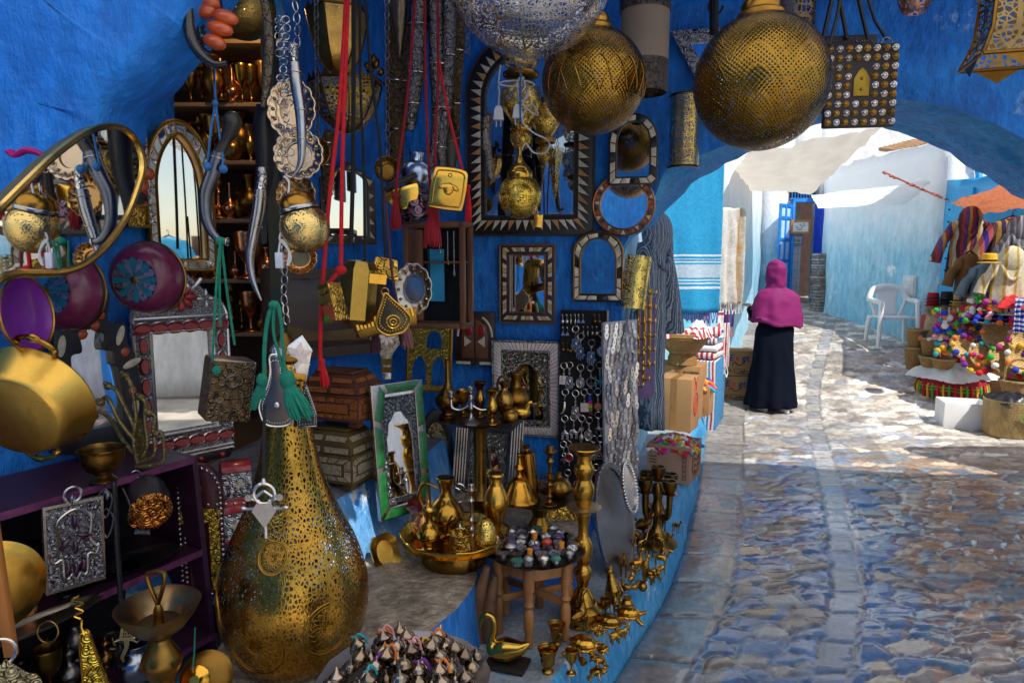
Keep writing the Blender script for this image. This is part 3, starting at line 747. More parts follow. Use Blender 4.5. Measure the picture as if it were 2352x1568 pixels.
mb=MB()
mb.box((-.235,-.02,.97),(.05,.12,1.94)).box((.235,-.02,.97),(.05,.12,1.94)).box((0,-.02,1.955),(.52,.12,.05));mb.obj('door_frame',blue_d,T,bev=.006)
mb=MB();W_=.47
def leaf(m,M,w_=.47,h_=1.86):
 for x in(-w_/2+.03,0,w_/2-.03):m.box((x,0,h_/2),(.05,.04,h_),M)
 for z in(.04,.42,.80,1.2,1.6,h_-.03):m.box((0,0,z),(w_,.036,.06),M)
 m.mi(1).box((0,.006,h_/2),(w_-.04,.016,h_-.06),M).mi(0)
pale_d=mat('pale_door_panel',(.42,.62,.85),.5,0,.15,8,.1)
leaf(mb,TR(-.45,-.22,.03)@RZ(42));mb.obj('door_leaf',[blue_d,pale_d],T,bev=.004)
mb=MB();leaf(mb,TR(.215,-.33,.03)@RZ(103));lf=mb.obj('door_leaf',[mat('deep_blue_door_paint',(.01,.05,.48),.4),mat('deep_blue_door_paint')if 0 else MT['deep_blue_door_paint']],T,bev=.004)
MB().box((.20,-.60,.95),(.03,.04,.10)).box((.2,-.62,.72),(.025,.03,.05)).obj('door_lock',iron,lf)
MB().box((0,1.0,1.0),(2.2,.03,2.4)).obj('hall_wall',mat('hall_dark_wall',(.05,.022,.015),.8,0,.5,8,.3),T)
MB().box((-.13,.30,1.5),(.36,.02,.8)).obj('hall_panel',mat('cream_plaster',(.50,.42,.28),.8),T)
def tilem(name,col,joint,w,h,sx=1):
 if name in MT:return MT[name]
 m,nt,b,tc=base(name);br=tex(nt,'Brick',tc.outputs['Object'],1.0);br.offset=0
 mp=node(nt,'ShaderNodeMapping');mp.inputs['Rotation'].default_value=(PI/2,0,0);nt.links.new(tc.outputs['Object'],mp.inputs[0]);nt.links.new(mp.outputs[0],br.inputs['Vector'])
 br.inputs['Brick Width'].default_value=w;br.inputs['Row Height'].default_value=h;br.inputs['Mortar Size'].default_value=.006
 br.inputs['Color1'].default_value=c4(col);br.inputs['Color2'].default_value=c4(col,.9);br.inputs['Mortar'].default_value=c4(joint);nt.links.new(br.outputs[0],b.inputs['Base Color']);b.inputs['Roughness'].default_value=.3;return m
MB().box((-.11,.22,.62),(.32,.02,1.22)).obj('tiled_panel',tilem('white_tiles',(.78,.78,.76),(.45,.45,.45),.16,.16),T)
MB().box((-.11,.20,.06),(.32,.03,.12)).obj('skirting',mat('navy_skirting',(.01,.03,.18),.5),T)
paper=mat('paper',(.74,.73,.70),.8,0,.03,6,.02)
f,w_,h_=hang('framed_calligraphy','gilt framed sheet of calligraphy hung just inside the blue door','picture',(1816,505,1861,537),Y=13.18)
MB().ring(outline(w_,h_),outline(w_*.8,h_*.7),-.01,.02).obj('frame',mat('gilt_wood',(.42,.17,.03),.4),f);MB().prism(outline(w_*.82,h_*.72),-.008,.004).obj('sheet',paper,f)
mb=MB()
for pts in([(-.10,.02),(-.06,-.02),(-.02,-.03),(.03,-.02),(.06,.02),(.1,.025)],[(-.02,.02),(0,.05),(.02,.01)],[(.05,.05),(.09,.055)],[(-.09,-.05),(-.04,-.06),(.04,-.055)]):mb.tube([(x*.9,y,.006)for x,y in pts],.005,5,sm=3)
mb.obj('calligraphy',black,f)
f,w_,h_=hang('poster','small blue edged poster on the tiled panel under the calligraphy','poster',(1814,540,1843,561),Y=13.46)
MB().prism(outline(w_,h_),0,.01).obj('border',blue_d,f);MB().prism(outline(w_*.84,h_*.8),.01,.013).obj('sheet',paper,f);MB().prism(circ(w_*.14),.013,.016,TR(-w_*.18,-h_*.1)).box((w_*.18,-h_*.12,.015),(w_*.25,h_*.3,.003)).obj('print',mat('poster_gold',(.45,.36,.1),.6),f)
mb=MB()
for i in range(9):mb.box((-.22+i*.055,0,.12),(.012,.02,.24))
mb.box((0,0,0),(.5,.03,.03)).box((0,0,.24),(.5,.03,.03));t=thing('window_grille','small blue barred window above the open door','window',D0+Vector((-.06,-.06,2.0)))
mb.obj('bars',blue_d,t);MB().box((0,.03,.12),(.5,.01,.24)).obj('pane',black,t)
mb=MB();z=0;stone=mat('stacked_stone',(.22,.19,.17),.9,0,.5,14,.8,40,col2=(.38,.33,.30))
while z<1.06:
 h_=rnd.uniform(.035,.075);mb.mi(rnd.randrange(3)).box((rnd.uniform(-.015,.015),0,z+h_/2),(rnd.uniform(.24,.29),.3,h_*.92),RZ(rnd.uniform(-5,5)),.95);z+=h_
t=mb.obj('stone_pillar',[stone,mat('brown_stone',(.20,.11,.08),.9,0,.5,12,.8),mat('grey_stone',(.33,.32,.33),.9,0,.4,12,.8)],bev=.012)
t.location=(5.53,12.25,zg(12.2)-.03);tag(t,'short pillar of stacked flat stones beside the open door','pillar')
t,w_,h_=hang('wall_lantern','little black carriage lantern on the white alley wall','lantern',(1692,483,1708,503),Y=10.2,yaw=60)
MB().lathe([(.03,.0),(.05,.1),(.055,.1),(.03,.13),(0,.15)],6,RX(-90)@TR(0,0,-.05)).obj('lamp',iron,t);MB().box((0,-.28,-.06),(.03,.6,.03)).obj('bracket',iron,t)
t,w_,h_=hang('meter_box','cream meter box set in the pale blue wall behind the chair','box',(2080,633,2108,682),Y=9.93,yaw=-80)
MB().box((0,0,.0),(.26,h_,.10)).obj('case',mat('cream_box',(.62,.66,.68),.6),t,bev=.008);MB().box((0,.0,.055),(.21,h_*.84,.012)).obj('cover',mat('cream_cover',(.70,.72,.72),.5),t,bev=.004)
canvas_m=mat('stained_white_canvas',(.62,.58,.52),.9,0,.12,3,.3,12,col2=(.74,.72,.68),dirt=.12)
def quad_sheet(P,n,sag,wav=.03,seed=0):
 m=MB()
 def f(a,b):
  p=P[0].lerp(P[1],a).lerp(P[3].lerp(P[2],a),b);p=p.copy();p.z-=sag*4*a*(1-a)*b*(1-b)*1.0+sag*.0
  p.z+=wav*noise.noise((a*5+seed,b*9,seed))+wav*.5*noise.noise((a*14,b*22,seed));return p
 return m.sheet(f,n,n)
translucent(canvas_m,(.74,.68,.59),.42)
o=quad_sheet([PY(1716,352,6.8),PY(2025,292,6.8),PY(1868,443,10.6),PY(1655,436,10.6)],30,.12,.05,3).obj('canvas_awning',canvas_m,ang=180);tag(o,'stained white canvas awning sagging over the alley','awning')
lace=mat('white_lace',(.8,.8,.8),.9,0,.05,30,.3,90);translucent(lace,(.95,.95,.95),.8)
o=quad_sheet([PY(1862,448,11.2),PY(2150,415,9.6),PY(2130,462,9.9),PY(1880,478,11.4)],26,.25,.03,8).obj('lace_awning',lace,ang=180);tag(o,'thin white lace sheet strung above the alley, right of the canvas','awning')
rust=mat('woven_palm_mat',(.50,.09,.04),.85,0,.6,26,.8,50,col2=(.80,.34,.20),bk='hammer',dist=.02);translucent(rust,(.80,.26,.12),.4)
o=quad_sheet([PY(2180,466,9.0),PY(2300,428,7.2),PY(2440,470,6.8),PY(2255,489,8.4)],26,.05,.05,5).obj('palm_mat_awning',rust,ang=180);tag(o,'rust coloured woven palm mat stretched over the clothes stall','awning')
mb=MB();P=[PY(2028,394,9.8),PY(2110,432,9.6),PY(2168,456,9.4),PY(2204,468,9.2)];mb.tube(P,.012,6)
for i in range(34):
 p=P[0].lerp(P[3],rnd.random()**.6);mb.ell(p+Vector((0,0,-.015)),(rnd.uniform(.02,.05),.02,rnd.uniform(.008,.02)),6,4)
tag(mb.obj('awning_cord',rust),'taut cord with rust coloured palm scraps above the alley','cord')
# ------------------------------------------------------------------ woman walking away
def figure():
 sc7=7.4/1568;o=PY(1769,958,7.4);T=thing('person','person seen from behind in a magenta headscarf and long dark skirt','person',Vector((o.x,7.4,zg(7.4)+.012)),RZ(8))
 skin=mat('skin',(.42,.22,.14),.5,0,.1,20,.1)
 b=MB()
 b.ell((0,.01,1.52),(.072,.092,.108),18,12).ell((-.004,.075,1.475),(.05,.045,.05)).ell((0,.108,1.50),(.013,.022,.020)).ell((0,.098,1.466),(.024,.012,.008))
 b.ell((-.076,0,1.51),(.012,.022,.032)).ell((.076,0,1.51),(.012,.022,.032)).ell((-.03,.092,1.535),(.013,.008,.008)).ell((.03,.092,1.535),(.013,.008,.008))
 b.tube([(0,0,1.45),(0,-.005,1.33)],[.05,.06],12)
 b.tube([(0,0,.84),(0,0,1.0),(0,-.01,1.15),(0,-.005,1.29),(0,0,1.35)],[.15,.125,.125,.10,.06],16,sm=3,M=Matrix.Diagonal((1.25,.85,1,1)))
 for sx,el,ha in((-1,(-.205,-.02,1.04),(-.20,.20,1.13)),(1,(.19,-.02,1.03),(.12,.2,1.05))):
  b.tube([(sx*.12,0,1.27),el,ha],[.045,.040,.028],10,sm=4)
  h=Vector(ha);b.ell(h+Vector((0,.05,.015)),(.036,.05,.02),10,6)
  for k in range(4):b.tube([h+Vector((-.027+.018*k,.085,.015)),h+Vector((-.03+.019*k,.12+.008*(1.5-abs(k-1.5)),.012)),h+Vector((-.03+.019*k,.142+.006*(1.5-abs(k-1.5)),-.004))],[.0095,.009,.007],6)
  b.tube([h+Vector((-sx*.03,.035,.015)),h+Vector((-sx*.056,.065,.02)),h+Vector((-sx*.058,.092,.014))],[.011,.010,.008],6)
 for sx,fy in((-1,.03),(1,-.06)):
  b.tube([(sx*.085,0,.85),(sx*.085,.01+fy*.5,.46),(sx*.095,fy,.07)],[.082,.055,.035],10,sm=3);b.ell((sx*.10,fy+.06,.035),(.036,.11,.032),10,6)
 b.obj('body',skin,T,remesh=.011)
 dk=mat('navy_cloth',(.004,.006,.014),.9,0,.25,10,.3,30,stretch=(1,1,.1),spec=.08);mg=mat('magenta_cloth',(.21,.003,.105),.8,0,.15,9,.25,200)
 def ringz(z,rx,ry,cx=0,cy=0,fold=0,n=56,ph=0,dz=None):
  return[Vector((cx+rx*cos(a)*(1+fold*(cos(a*7+ph)*.6+cos(a*11+2+ph)*.4)),cy+ry*sin(a)*(1+fold*(cos(a*7+ph)*.6+cos(a*11+2+ph)*.4)),z+(dz(a)if dz else 0)))for a in[TAU*i/n for i in range(n)]]
 def cloth_rings(rs,hemf=None,amp=.012,sc_=7,zs=2.5):
  out=[]
  for a,c in zip(rs,rs[1:]):out+=[a.__class__(lerp(p,q,k/4)for p,q in zip(a,c))for k in range(4)]
  out.append(rs[-1]);L=[]
  for z,rx,ry,cx,cy,f in out:
   L.append([p+Vector((p.x-cx,p.y-cy,0)).normalized()*amp*(noise.noise((p.x*sc_,p.y*sc_,z*zs))+.6*noise.noise((p.x*sc_*2+z*5,p.y*sc_*2,z*zs*2.4)))for p in ringz(z,rx,ry,cx,cy,f,ph=z*.7,dz=hemf if hemf and z<1.0 else None)])
  return L
 m=MB();m.loft(cloth_rings([(z,rx,ry,cx,cy,f)for z,rx,ry,cx,cy,f in((1.0,.165,.125,0,0,0),(.9,.20,.16,0,-.01,.01),(.75,.215,.175,0,-.01,.02),(.55,.225,.185,.005,-.005,.06),(.35,.245,.20,.01,0,.09),(.15,.268,.215,.012,.005,.115),(.05,.278,.22,.012,.005,.13),(.045,.262,.20,.012,.005,.13),(.3,.22,.18,.01,0,.03))],None,.022,6,1.2),caps=False)
 m.obj('skirt',dk,T,ang=180)
 m=MB();m.loft([ringz(z,rx,ry,0,cy,.01)for z,rx,ry,cy in((.93,.175,.135,0),(1.1,.18,.13,0),(1.25,.19,.12,0),(1.33,.12,.09,0))])
 m.tube([(-.13,0,1.27),(-.21,-.02,1.04),(-.205,.15,1.10)],[.06,.058,.046],12,sm=4).tube([(.13,0,1.27),(.195,-.02,1.03),(.13,.16,1.04)],[.06,.058,.046],12,sm=4)
 m.obj('blouse',black if 0 else mat('black_cloth',(.006,.006,.010),.9,0,.2,20,.2,90,spec=.08),T,ang=180)
 hem=lambda a:-.035*cos(a-.35)*(1 if 1 else 0)-.02*sin(a)*-1+.012*cos(a*5)
 m=MB();fr=[(1.648,.004,.004,.0,0),(1.643,.035,.04,.0,0),(1.615,.072,.088,.0,.01),(1.56,.096,.118,-.005,.02),(1.48,.10,.118,-.006,.02),(1.42,.095,.105,-.01,.015),(1.375,.088,.098,-.01,.03),(1.345,.105,.10,-.005,.03),(1.31,.18,.13,0,.025),(1.25,.238,.16,0,.02),(1.15,.268,.185,0,.045),(1.04,.282,.205,0,.06),(.95,.285,.212,.0,.075),(.945,.275,.20,0,.075)]
 m.loft(cloth_rings([(z,rx,ry,.012 if z<1.3 else-.006,cy,f)for z,rx,ry,cy,f in fr],hem,.018,7,7),caps=False)
 m.obj('headscarf',mg,T,ang=180)
 for sx,fy in((-.095,.0),(.11,-.09)):
  m=MB();m.ell((sx,fy+.04,.045),(.045,.12,.04),12,8);so=m.obj('shoe',mat('dark_shoe',(.03,.03,.035),.6),T)
  m=MB();m.prism([(sx+.047*cos(a),fy+.04+.125*sin(a))for a in[TAU*i/20 for i in range(20)]],-.005,.032);m.obj('sole',mat('white_sole',(.7,.68,.65),.6),so)
figure()
# ------------------------------------------------------------------ cartons
card=mat('cardboard',(.36,.19,.075),.85,0,.12,5,.15,60);card2=mat('pinkish_cardboard',(.40,.22,.14),.85,0,.12,5,.15,60);tape=mat('parcel_tape',(.30,.145,.045),.3,0,.1,6,.1)
redp=mat('red_print',(.55,.03,.02),.7);blup=mat('blue_print',(.01,.02,.20),.7);blkp=mat('dark_print',(.05,.03,.02),.8)
def carton(label,loc,yaw,w_,d,h,m=card,open_=False,group=None,tapes=True,name='cardboard_box'):
 T=thing(name,label,'box',loc,RZ(yaw),group)
 b=MB()
 if not open_:b.box((0,0,h/2),(w_,d,h));b.obj('carton',m,T,bev=.004)
 else:
  t_=.006
  b.ring(outline(w_,d),outline(w_-2*t_,d-2*t_),0,h);b.prism(outline(w_-.01,d-.01),.0,.012);b.obj('carton',m,T,bev=.002)
 if tapes and not open_:
  b=MB();b.box((0,0,h+.001),(.05,d,.003)).box((0,-d/2-.001,h*.5),(.05,.003,h*.98));b.obj('tape',tape,T);MB().box((0,0,h+.0005),(.004,d*.99,.002)).obj('flap_seam',blkp,T)
 return T
FRONT=lambda d,x,z:TR(x,-d/2-.002,z)@FACE
RIGHT=lambda w_,y,z:TR(w_/2+.002,y,z)@RZ(90)@FACE
T=carton('tall closed cardboard box with red markings on its right side, behind the open box',Vector((1.435,5.80,.252)),-28,.30,.30,.45)
txt('LOVE',.085,RIGHT(.3,0,.22)@RZ(-90),redp,T);b=MB();b.tube([(.09*cos(a)*.75,.13*sin(a)*.75,0)for a in[TAU*i/24 for i in range(24)]],.005,5,closed=True);o=b.obj('stamp',redp,T);o.matrix_local=RIGHT(.3,0,.22)
b=MB();b.tube([(-.05,.0),(-.02,.03),(-.03,.07),(.01,.05),(.05,.09)],.005,5,sm=3).tube([(0,-.02),(.02,.04)],.006,5).tube([(-.06,.11),(-.05,.08)],.005,5);o=b.obj('scribble',redp,T);o.matrix_local=RIGHT(.3,.0,.35)
T=carton('open pinkish cardboard box full of coloured yarn, standing on the ledge',Vector((1.09,4.46,.252)),-30,.285,.29,.245,card2,True)
b=MB();b.box((0,-.1465,.212),(.284,.002,.022)).box((.1435,0,.212),(.002,.288,.022));b.obj('red_band',redp,T)
b=MB()
for i in range(6):b.ring(outline(.026,.026),outline(.020,.020),0,.001,FRONT(.29,.11,.04+.031*i))
for i in range(3):b.box((-.1,-.1465,.12+.02*i),(.05,.001,.006))
b.obj('handling_marks',blkp,T)
b=MB()
for i in range(4):b.tube([(-.06+.01*i,.05-.04*i),(-.02,.07-.04*i),(.02,.045-.04*i),(.06,.065-.04*i)],.004,5,sm=4)
b.torus(.085,.004,20,5);o=b.obj('round_print',mat('brown_print',(.22,.06,.03),.8),T);o.matrix_local=RIGHT(.285,.0,.12)
ycols=[mat('yarn_'+n,c,.9,0,.2,60,.5,200)for n,c in(('yellow',(.75,.42,.03)),('white',(.75,.72,.66)),('red',(.6,.02,.03)),('blue',(.02,.06,.5)),('magenta',(.5,.03,.25)),('teal',(.02,.35,.40)),('green',(.03,.4,.05)),('orange',(.75,.18,.02)),('purple',(.16,.02,.3)),('pink',(.7,.25,.3)))]
def yarn_heap(T,name,w_,d,z,hgt,n,k=.02):
 b=MB()
 for i in range(n):
  x,y=rnd.uniform(-.5,.5)*w_,rnd.uniform(-.5,.5)*d;q=hgt*(1-(2*x/w_)**2)*(1-(2*y/d)**2);a=rnd.uniform(0,PI)
  b.mi(i%8);pts=[(x-cos(a)*k*2,y-sin(a)*k*2,z+q-k*.6),(x,y,z+q+k*.6),(x+cos(a+.4)*k*2,y+sin(a+.4)*k*2,z+q-k*.4)];b.tube(pts,k*.6,6,sm=3)
 return b.obj(name,ycols,T)
yarn_heap(T,'yarn',.28,.28,.20,.075,150)
T=carton('cardboard box with a barcode, under the round wicker basket',Vector((1.60,6.35,.23)),-25,.40,.36,.50);b=MB()
for i in range(12):b.box((-.05+i*.012,0,0),(rnd.uniform(.003,.008),.07,.001))
o=b.obj('barcode',blkp,T);o.matrix_local=FRONT(.36,.1,.42)
T=carton('small cardboard box of bright cloth on the ledge, behind the tall box',Vector((1.82,6.42,.24)),-25,.17,.26,.27,card,True);b=MB()
for i in range(7):b.box((-.04+i*.012,0,0),(.006,.05,.001))
o=b.obj('barcode',blkp,T);o.matrix_local=FRONT(.26,.0,.05);yarn_heap(T,'bright_cloth',.15,.22,.24,.08,34,.03)
def exet(label,loc,yaw):
 T=carton(label,loc,yaw,.36,.3,.29,card,group='printed cartons by the ledge',tapes=False)
 txt('E   et',.105,FRONT(.3,-.005,.205),blup,T,'brand_lettering',shear=.1);txt('x',.105,FRONT(.3,-.028,.205),redp,T,'brand_letter',shear=.1)
 b=MB();b.tube([(-.08,-.0),(-.05,.025),(-.02,-.01),(.03,.0),(.06,.035)],.006,5,sm=3).tube([(.02,.03),(.05,.028)],.004,5).ring(outline(.12,.05),outline(.108,.04),0,.001,TR(.0,-.075));o=b.obj('script_print',blkp,T);o.matrix_local=FRONT(.3,0,.135)
 b=MB();b.tube([(-.13,.01),(-.115,-.01),(-.09,.025)],.006,5).box((.05,0,0),(.10,.012,.001)).box((.04,-.03,0),(.13,.008,.001));o=b.obj('small_print',blkp,T);o.matrix_local=FRONT(.3,0,.055)
 return T
zz_=zg(7.75)
exet('lower printed carton standing on the paving beside the woman',Vector((2.60,7.86,zz_-.01)),-12);exet('upper printed carton, stacked on another beside the woman',Vector((2.62,7.87,zz_+.287)),-7)
# ------------------------------------------------------------------ cloths and garments on the left of the alley
robe_m=stripes('grey_fleck_wool',[(.10,.13,.17),(.50,.54,.58),(.14,.18,.24),(.75,.77,.80),(.10,.13,.17),(.36,.44,.54)],0,.026,.95,.035,.5,120)
def garment(name,label,cat,top,H,W_,yaw,m,sleeve=.5,flare=1.15,hood=False,group=None,neck=None,seed=0,sl_ang=.28,buttons=None):
 T=thing(name,label,cat,top,RZ(yaw),group);b=MB();n=40
 def rg(z,w_,d,f,cx=0):return[Vector((cx+w_*cos(a)*(1+f*cos(5*a+seed)),d*sin(a)*(1+f*1.6*cos(6*a+z*3+seed))-.0,z))for a in[TAU*i/n for i in range(n)]]
 hw=W_/2
 b.loft([rg(-.02,hw*.25,.05,0),rg(-.035,hw*.5,.06,0),rg(-.07,hw*.86,.07,.01),rg(-.14,hw*.93,.085,.02),rg(-H*.35,hw*.9,.09,.05),rg(-H*.65,hw*.98*flare**.6,.095,.09),rg(-H*.9,hw*flare,.10,.12),rg(-H,hw*flare*1.02,.10,.13),rg(-H*.995,hw*flare*.94,.08,.13)],caps=False)
 b.obj('gown',m,T,ang=180)
 for sx in(-1,1):
  s=MB();s.tube([(sx*hw*.72,0,-.085),(sx*hw*1.0,-.01,-.2),(sx*(hw+sl_ang*sleeve*.5),-.03,-.05-sleeve*.55),(sx*(hw+sl_ang*sleeve),-.04,-.05-sleeve)],[.075,.085,.085,.10],14,sm=4,flat=.6);s.obj('sleeve',m,T,ang=60)
 if hood:
  s=MB();s.ell((0,-.03,-.03),(.13,.08,.15),14,8).tube([(-.10,-.05,-.06),(-.05,-.095,-.20),(0,-.10,-.24),(.05,-.095,-.20),(.10,-.05,-.06)],.022,8,sm=3);s.obj('hood',m,T,ang=180)
 if neck:s=MB();s.torus(hw*.3,.012,20,6,TR(0,-.03,-.03)@RX(-25),sy=.6);s.tube([(0,-.07,-.05),(0,-.105,-.25)],.008,6);s.obj('neckline',neck,T)
 s=MB();s.tube([(-hw*.6,0,-.05),(0,0,.01),(hw*.6,0,-.05)],.012,6).tube([(0,0,.01),(0,0,.06),(.02,0,.08),(.03,0,.06)],.004,5,sm=2);s.obj('hanger',iron,T)
 return T
garment('hooded_robe','long grey flecked wool robe hanging on the pier beside the brass rails','robe',PY(1502,528,4.45),1.30,.17,40,robe_m,.62,1.0,True,sl_ang=.12)
def hung_cloth(name,label,bb,Y,yaw,m,wav=.03,nf=4,fringe=None,group=None,cat='cloth',rag=0):
 T,w_,h_=hang(name,label,cat,bb,Y=Y,yaw=yaw,group=group);b=MB()
 b.sheet(lambda a,c:Vector(((a-.5)*w_*(1-.06*c*0),(.5-c)*h_-rag*abs(noise.noise((a*9,0,1)))*(c>.98),wav*sin(a*TAU*nf+1.5*sin(c*3))*(.4+.6*c)+wav*.6*noise.noise((a*7,c*4,3)))),60,30)
 b.obj('cloth',m,T,ang=180,solid=.006)
 if fringe:
  f=MB();n=int(w_/.022)
  for i in range(n):
   x=-w_/2+w_*(i+.5)/n;f.tube([(x,-h_/2+.01,wav*.5*sin(x/w_*TAU*nf)),(x+rnd.uniform(-.01,.01),-h_/2-.05,.01),(x+.015*(-1)**i,-h_/2-.10,.012)],[.004,.004,.007],5)
  f.obj('fringe',fringe,T)
 return T
bl_m=stripes('blue_banded_blanket',[(.02,.34,.62),(.75,.78,.80),(.02,.34,.62),(.75,.78,.8),(.02,.34,.62),(.75,.78,.8),(.02,.34,.62),(.5,.62,.70),(.02,.34,.62),(.75,.78,.8),(.02,.34,.62),(.75,.78,.8),(.02,.34,.62),(.75,.78,.8),(.02,.34,.62)],1,1.6,.9,.012,.3,110,widths=[104,2.5,3,1.2,1.6,1.2,2,14,2,1.2,1.5,1.2,2.5,2,26])
T=hung_cloth('blanket','bright blue blanket with white bands and a knotted fringe, hung in the alley',(1512,330,1658,722),6.86,8,bl_m,.02,2,mat('navy_yarn',(.02,.05,.30),.9))
t2=hung_cloth('purple_cloth','narrow strip of purple cloth behind the grey wool robe',(1500,500,1528,620),6.5,20,mat('purple_cloth_m',(.10,.01,.32),.9,0,.2,9,.2,60),.02,1)
fl=stripes('shaggy_cream_ochre',[(.72,.68,.60),(.80,.76,.70),(.45,.25,.04),(.74,.70,.62),(.80,.78,.72),(.80,.78,.72)],0,.42,.95,.10,.6,60,soft=True)
hung_cloth('shaggy_throw','shaggy cream and ochre throw hanging beyond the blue blanket',(1636,478,1708,700),7.1,25,fl,.03,3,mat('cream_yarn',(.66,.62,.52),.95),rag=.05)
def wicker(name='wicker'):
 if name in MT:return MT[name]
 m,nt,b,tc=base(name);L=nt.links.new
 w1=tex(nt,'Wave',tc.outputs['Object'],34,bands_direction='Z',_Distortion=1.5);w2=tex(nt,'Wave',tc.outputs['Object'],26,wave_type='RINGS',rings_direction='Z',_Distortion=2.0);n=tex(nt,'Noise',tc.outputs['Object'],40)
 cc=mixc(nt,ramp(nt,w1.outputs[1],[(.1,0.0),(.6,1.0)]),c4((.14,.055,.012)),c4((.52,.27,.07)));cc=mixc(nt,ramp(nt,n.outputs[0],[(.3,.5),(.7,0.0)]),cc,c4((.62,.38,.13)))
 L(cc,b.inputs['Base Color']);b.inputs['Roughness'].default_value=.6;set_bump(nt,b,mth(nt,'ADD',w1.outputs[1],w2.outputs[1]),.8,.012);return m
wick=wicker();T=thing('wicker_basket','round footed wicker basket heaped with red striped cloths','basket',Vector((1.585,6.28,.735)))
MB().lathe([(.13,0),(.135,.06),(.12,.10),(.15,.13),(.22,.22),(.235,.26),(.245,.27),(.23,.285),(.21,.25),(0,.2)],40,sm=2).obj('bowl',wick,T)
b=MB()
for i in range(3):b.torus(.232+.006*(i%2),.013,40,7,TR(0,0,.25+.018*i))
b.obj('rim',wick,T)
red_st=stripes('red_white_stripe',[(.72,.70,.68),(.48,.02,.05)],0,.05,.9,.02,.2,120);blu_st=stripes('blue_white_stripe',[(.75,.75,.74),(.05,.25,.5),(.75,.75,.74),(.5,.03,.05)],0,.07,.9,.02,.2,120);white_c=mat('white_cloth',(.78,.78,.77),.9,0,.06,14,.3,60);tealc=mat('teal_cloth',(.12,.38,.45),.9,0,.2,12,.3,60)
def crumple(name,label,loc,w_,d,h,m,yaw=0,group=None,seed=0,T=None):
 b=MB();n=22
 def f(a,c):
  x,y=(a-.5)*2,(c-.5)*2;r=max(abs(x),abs(y));q=(1-r**3)
  return Vector((x*w_/2*(1+.15*noise.noise((x*2,y*2,seed))),y*d/2*(1+.15*noise.noise((x*2,y*2,seed+4))),h*q*(.7+.5*noise.noise((x*2.2,y*2.2,seed+9)))+.02*noise.noise((x*6,y*6,seed))))
 b.sheet(f,n,n);o=b.obj(name,m,T,ang=180)
 o.matrix_world=TR(*loc)@RZ(yaw)
 if T is None:tag(o,label,'cloth',group)
 return o
for i,(dx,dy,dz,w_,m,l)in enumerate([(-.10,-.10,.26,.24,red_st,'red and white striped cloth bundled at the left of the wicker basket'),(.09,-.12,.26,.26,red_st,'red and white striped cloth spilling over the front of the wicker basket'),(-.02,.04,.30,.32,tealc,'teal and white towel heaped at the back of the wicker basket'),(.14,.06,.28,.24,white_c,'plain white towel heaped at the right of the wicker basket')]):
 crumple('folded_cloth',l,Vector((1.585+dx,6.28+dy,.735+dz)),w_,w_*.8,.13,m,i*40,'cloths heaped in the wicker basket',i*3)
tb=thing('cloth_table','low table draped in striped cloth, beyond the wicker basket','table',Vector((1.98,6.95,.0)),RZ(-25));MB().box((0,0,.35),(.34,.6,.70)).obj('drape',blu_st,tb,bev=.01)
for i,(m,l)in enumerate([(red_st,'red striped towel folded at the bottom of the pile'),(white_c,'white towel folded in the middle of the pile'),(blu_st,'blue striped towel folded near the top of the pile'),(red_st,'red striped towel folded at the top of the pile')]):
 b=MB();b.box((0,0,0),(.32,.42,.07));o=b.obj('folded_towel',m,bev=.03);o.matrix_world=TR(1.97,6.93,.745+.075*i)@RZ(-25+rnd.uniform(-8,8));tag(o,l,'towel','towels piled on the low table')
hung_cloth('striped_towel','white fringed towel with coloured edge stripes, hanging by the towel pile',(1612,716,1660,800),7.0,20,stripes('edge_stripe_towel',[(.78,.77,.75),(.5,.03,.06),(.78,.77,.75),(.05,.35,.1),(.78,.77,.75),(.02,.1,.5)],1,.3,.9,.01,.2,90,widths=[10,2,2,2,2,2]),.02,2,white_c)
hung_cloth('striped_towel','red and white striped towel hanging over the ledge edge by the cartons',(1646,742,1674,845),7.05,20,red_st,.02,2,white_c)
hung_cloth('dark_rug','dark blue and red fringed rug hanging low beyond the towels',(1652,690,1684,752),7.4,30,stripes('dark_rug_m',[(.02,.03,.16),(.25,.02,.06),(.05,.15,.4),(.12,.02,.15)],0,.12,.95),.02,2,ycols[2])
# ------------------------------------------------------------------ helpers for goods
def wpart(mb,name,m,T,**kw):
 I=T.matrix_world.inverted();mb.v=[I@p for p in mb.v];return mb.obj(name,m,T,**kw)
PROF={'vase':[(.16,0),(.17,.03),(.08,.08),(.20,.25),(.26,.45),(.20,.65),(.09,.80),(.10,.88),(.17,.98),(.16,1.0)],'bottle':[(.13,0),(.14,.04),(.09,.09),(.19,.22),(.21,.34),(.12,.46),(.045,.60),(.035,.80),(.04,.97),(.05,1.0)],'goblet':[(.20,0),(.20,.04),(.06,.12),(.04,.30),(.08,.42),(.20,.60),(.24,.85),(.26,1.0),(.23,.98),(.16,.6)],'candle':[(.22,0),(.24,.03),(.20,.06),(.08,.12),(.05,.22),(.10,.28),(.05,.34),(.045,.6),(.09,.66),(.05,.72),(.06,.8),(.13,.86),(.14,.90),(.08,.9),(.08,1.0),(.06,1.0)],'ewer':[(.20,0),(.21,.04),(.12,.10),(.27,.28),(.30,.40),(.22,.56),(.11,.68),(.10,.82),(.15,.97),(.14,1.0)],'tulip':[(.17,0),(.18,.03),(.07,.09),(.05,.2),(.13,.35),(.16,.5),(.10,.68),(.09,.8),(.20,1.0),(.18,.99)],'pot':[(.20,0),(.34,.1),(.46,.35),(.44,.6),(.30,.78),(.27,.86),(.33,1.0),(.30,.98)],'bell':[(.42,0),(.43,.05),(.34,.16),(.24,.34),(.16,.46),(.07,.52),(.06,.62),(.11,.68),(.06,.76),(.04,.9),(.055,.95),(0,1.0)],}
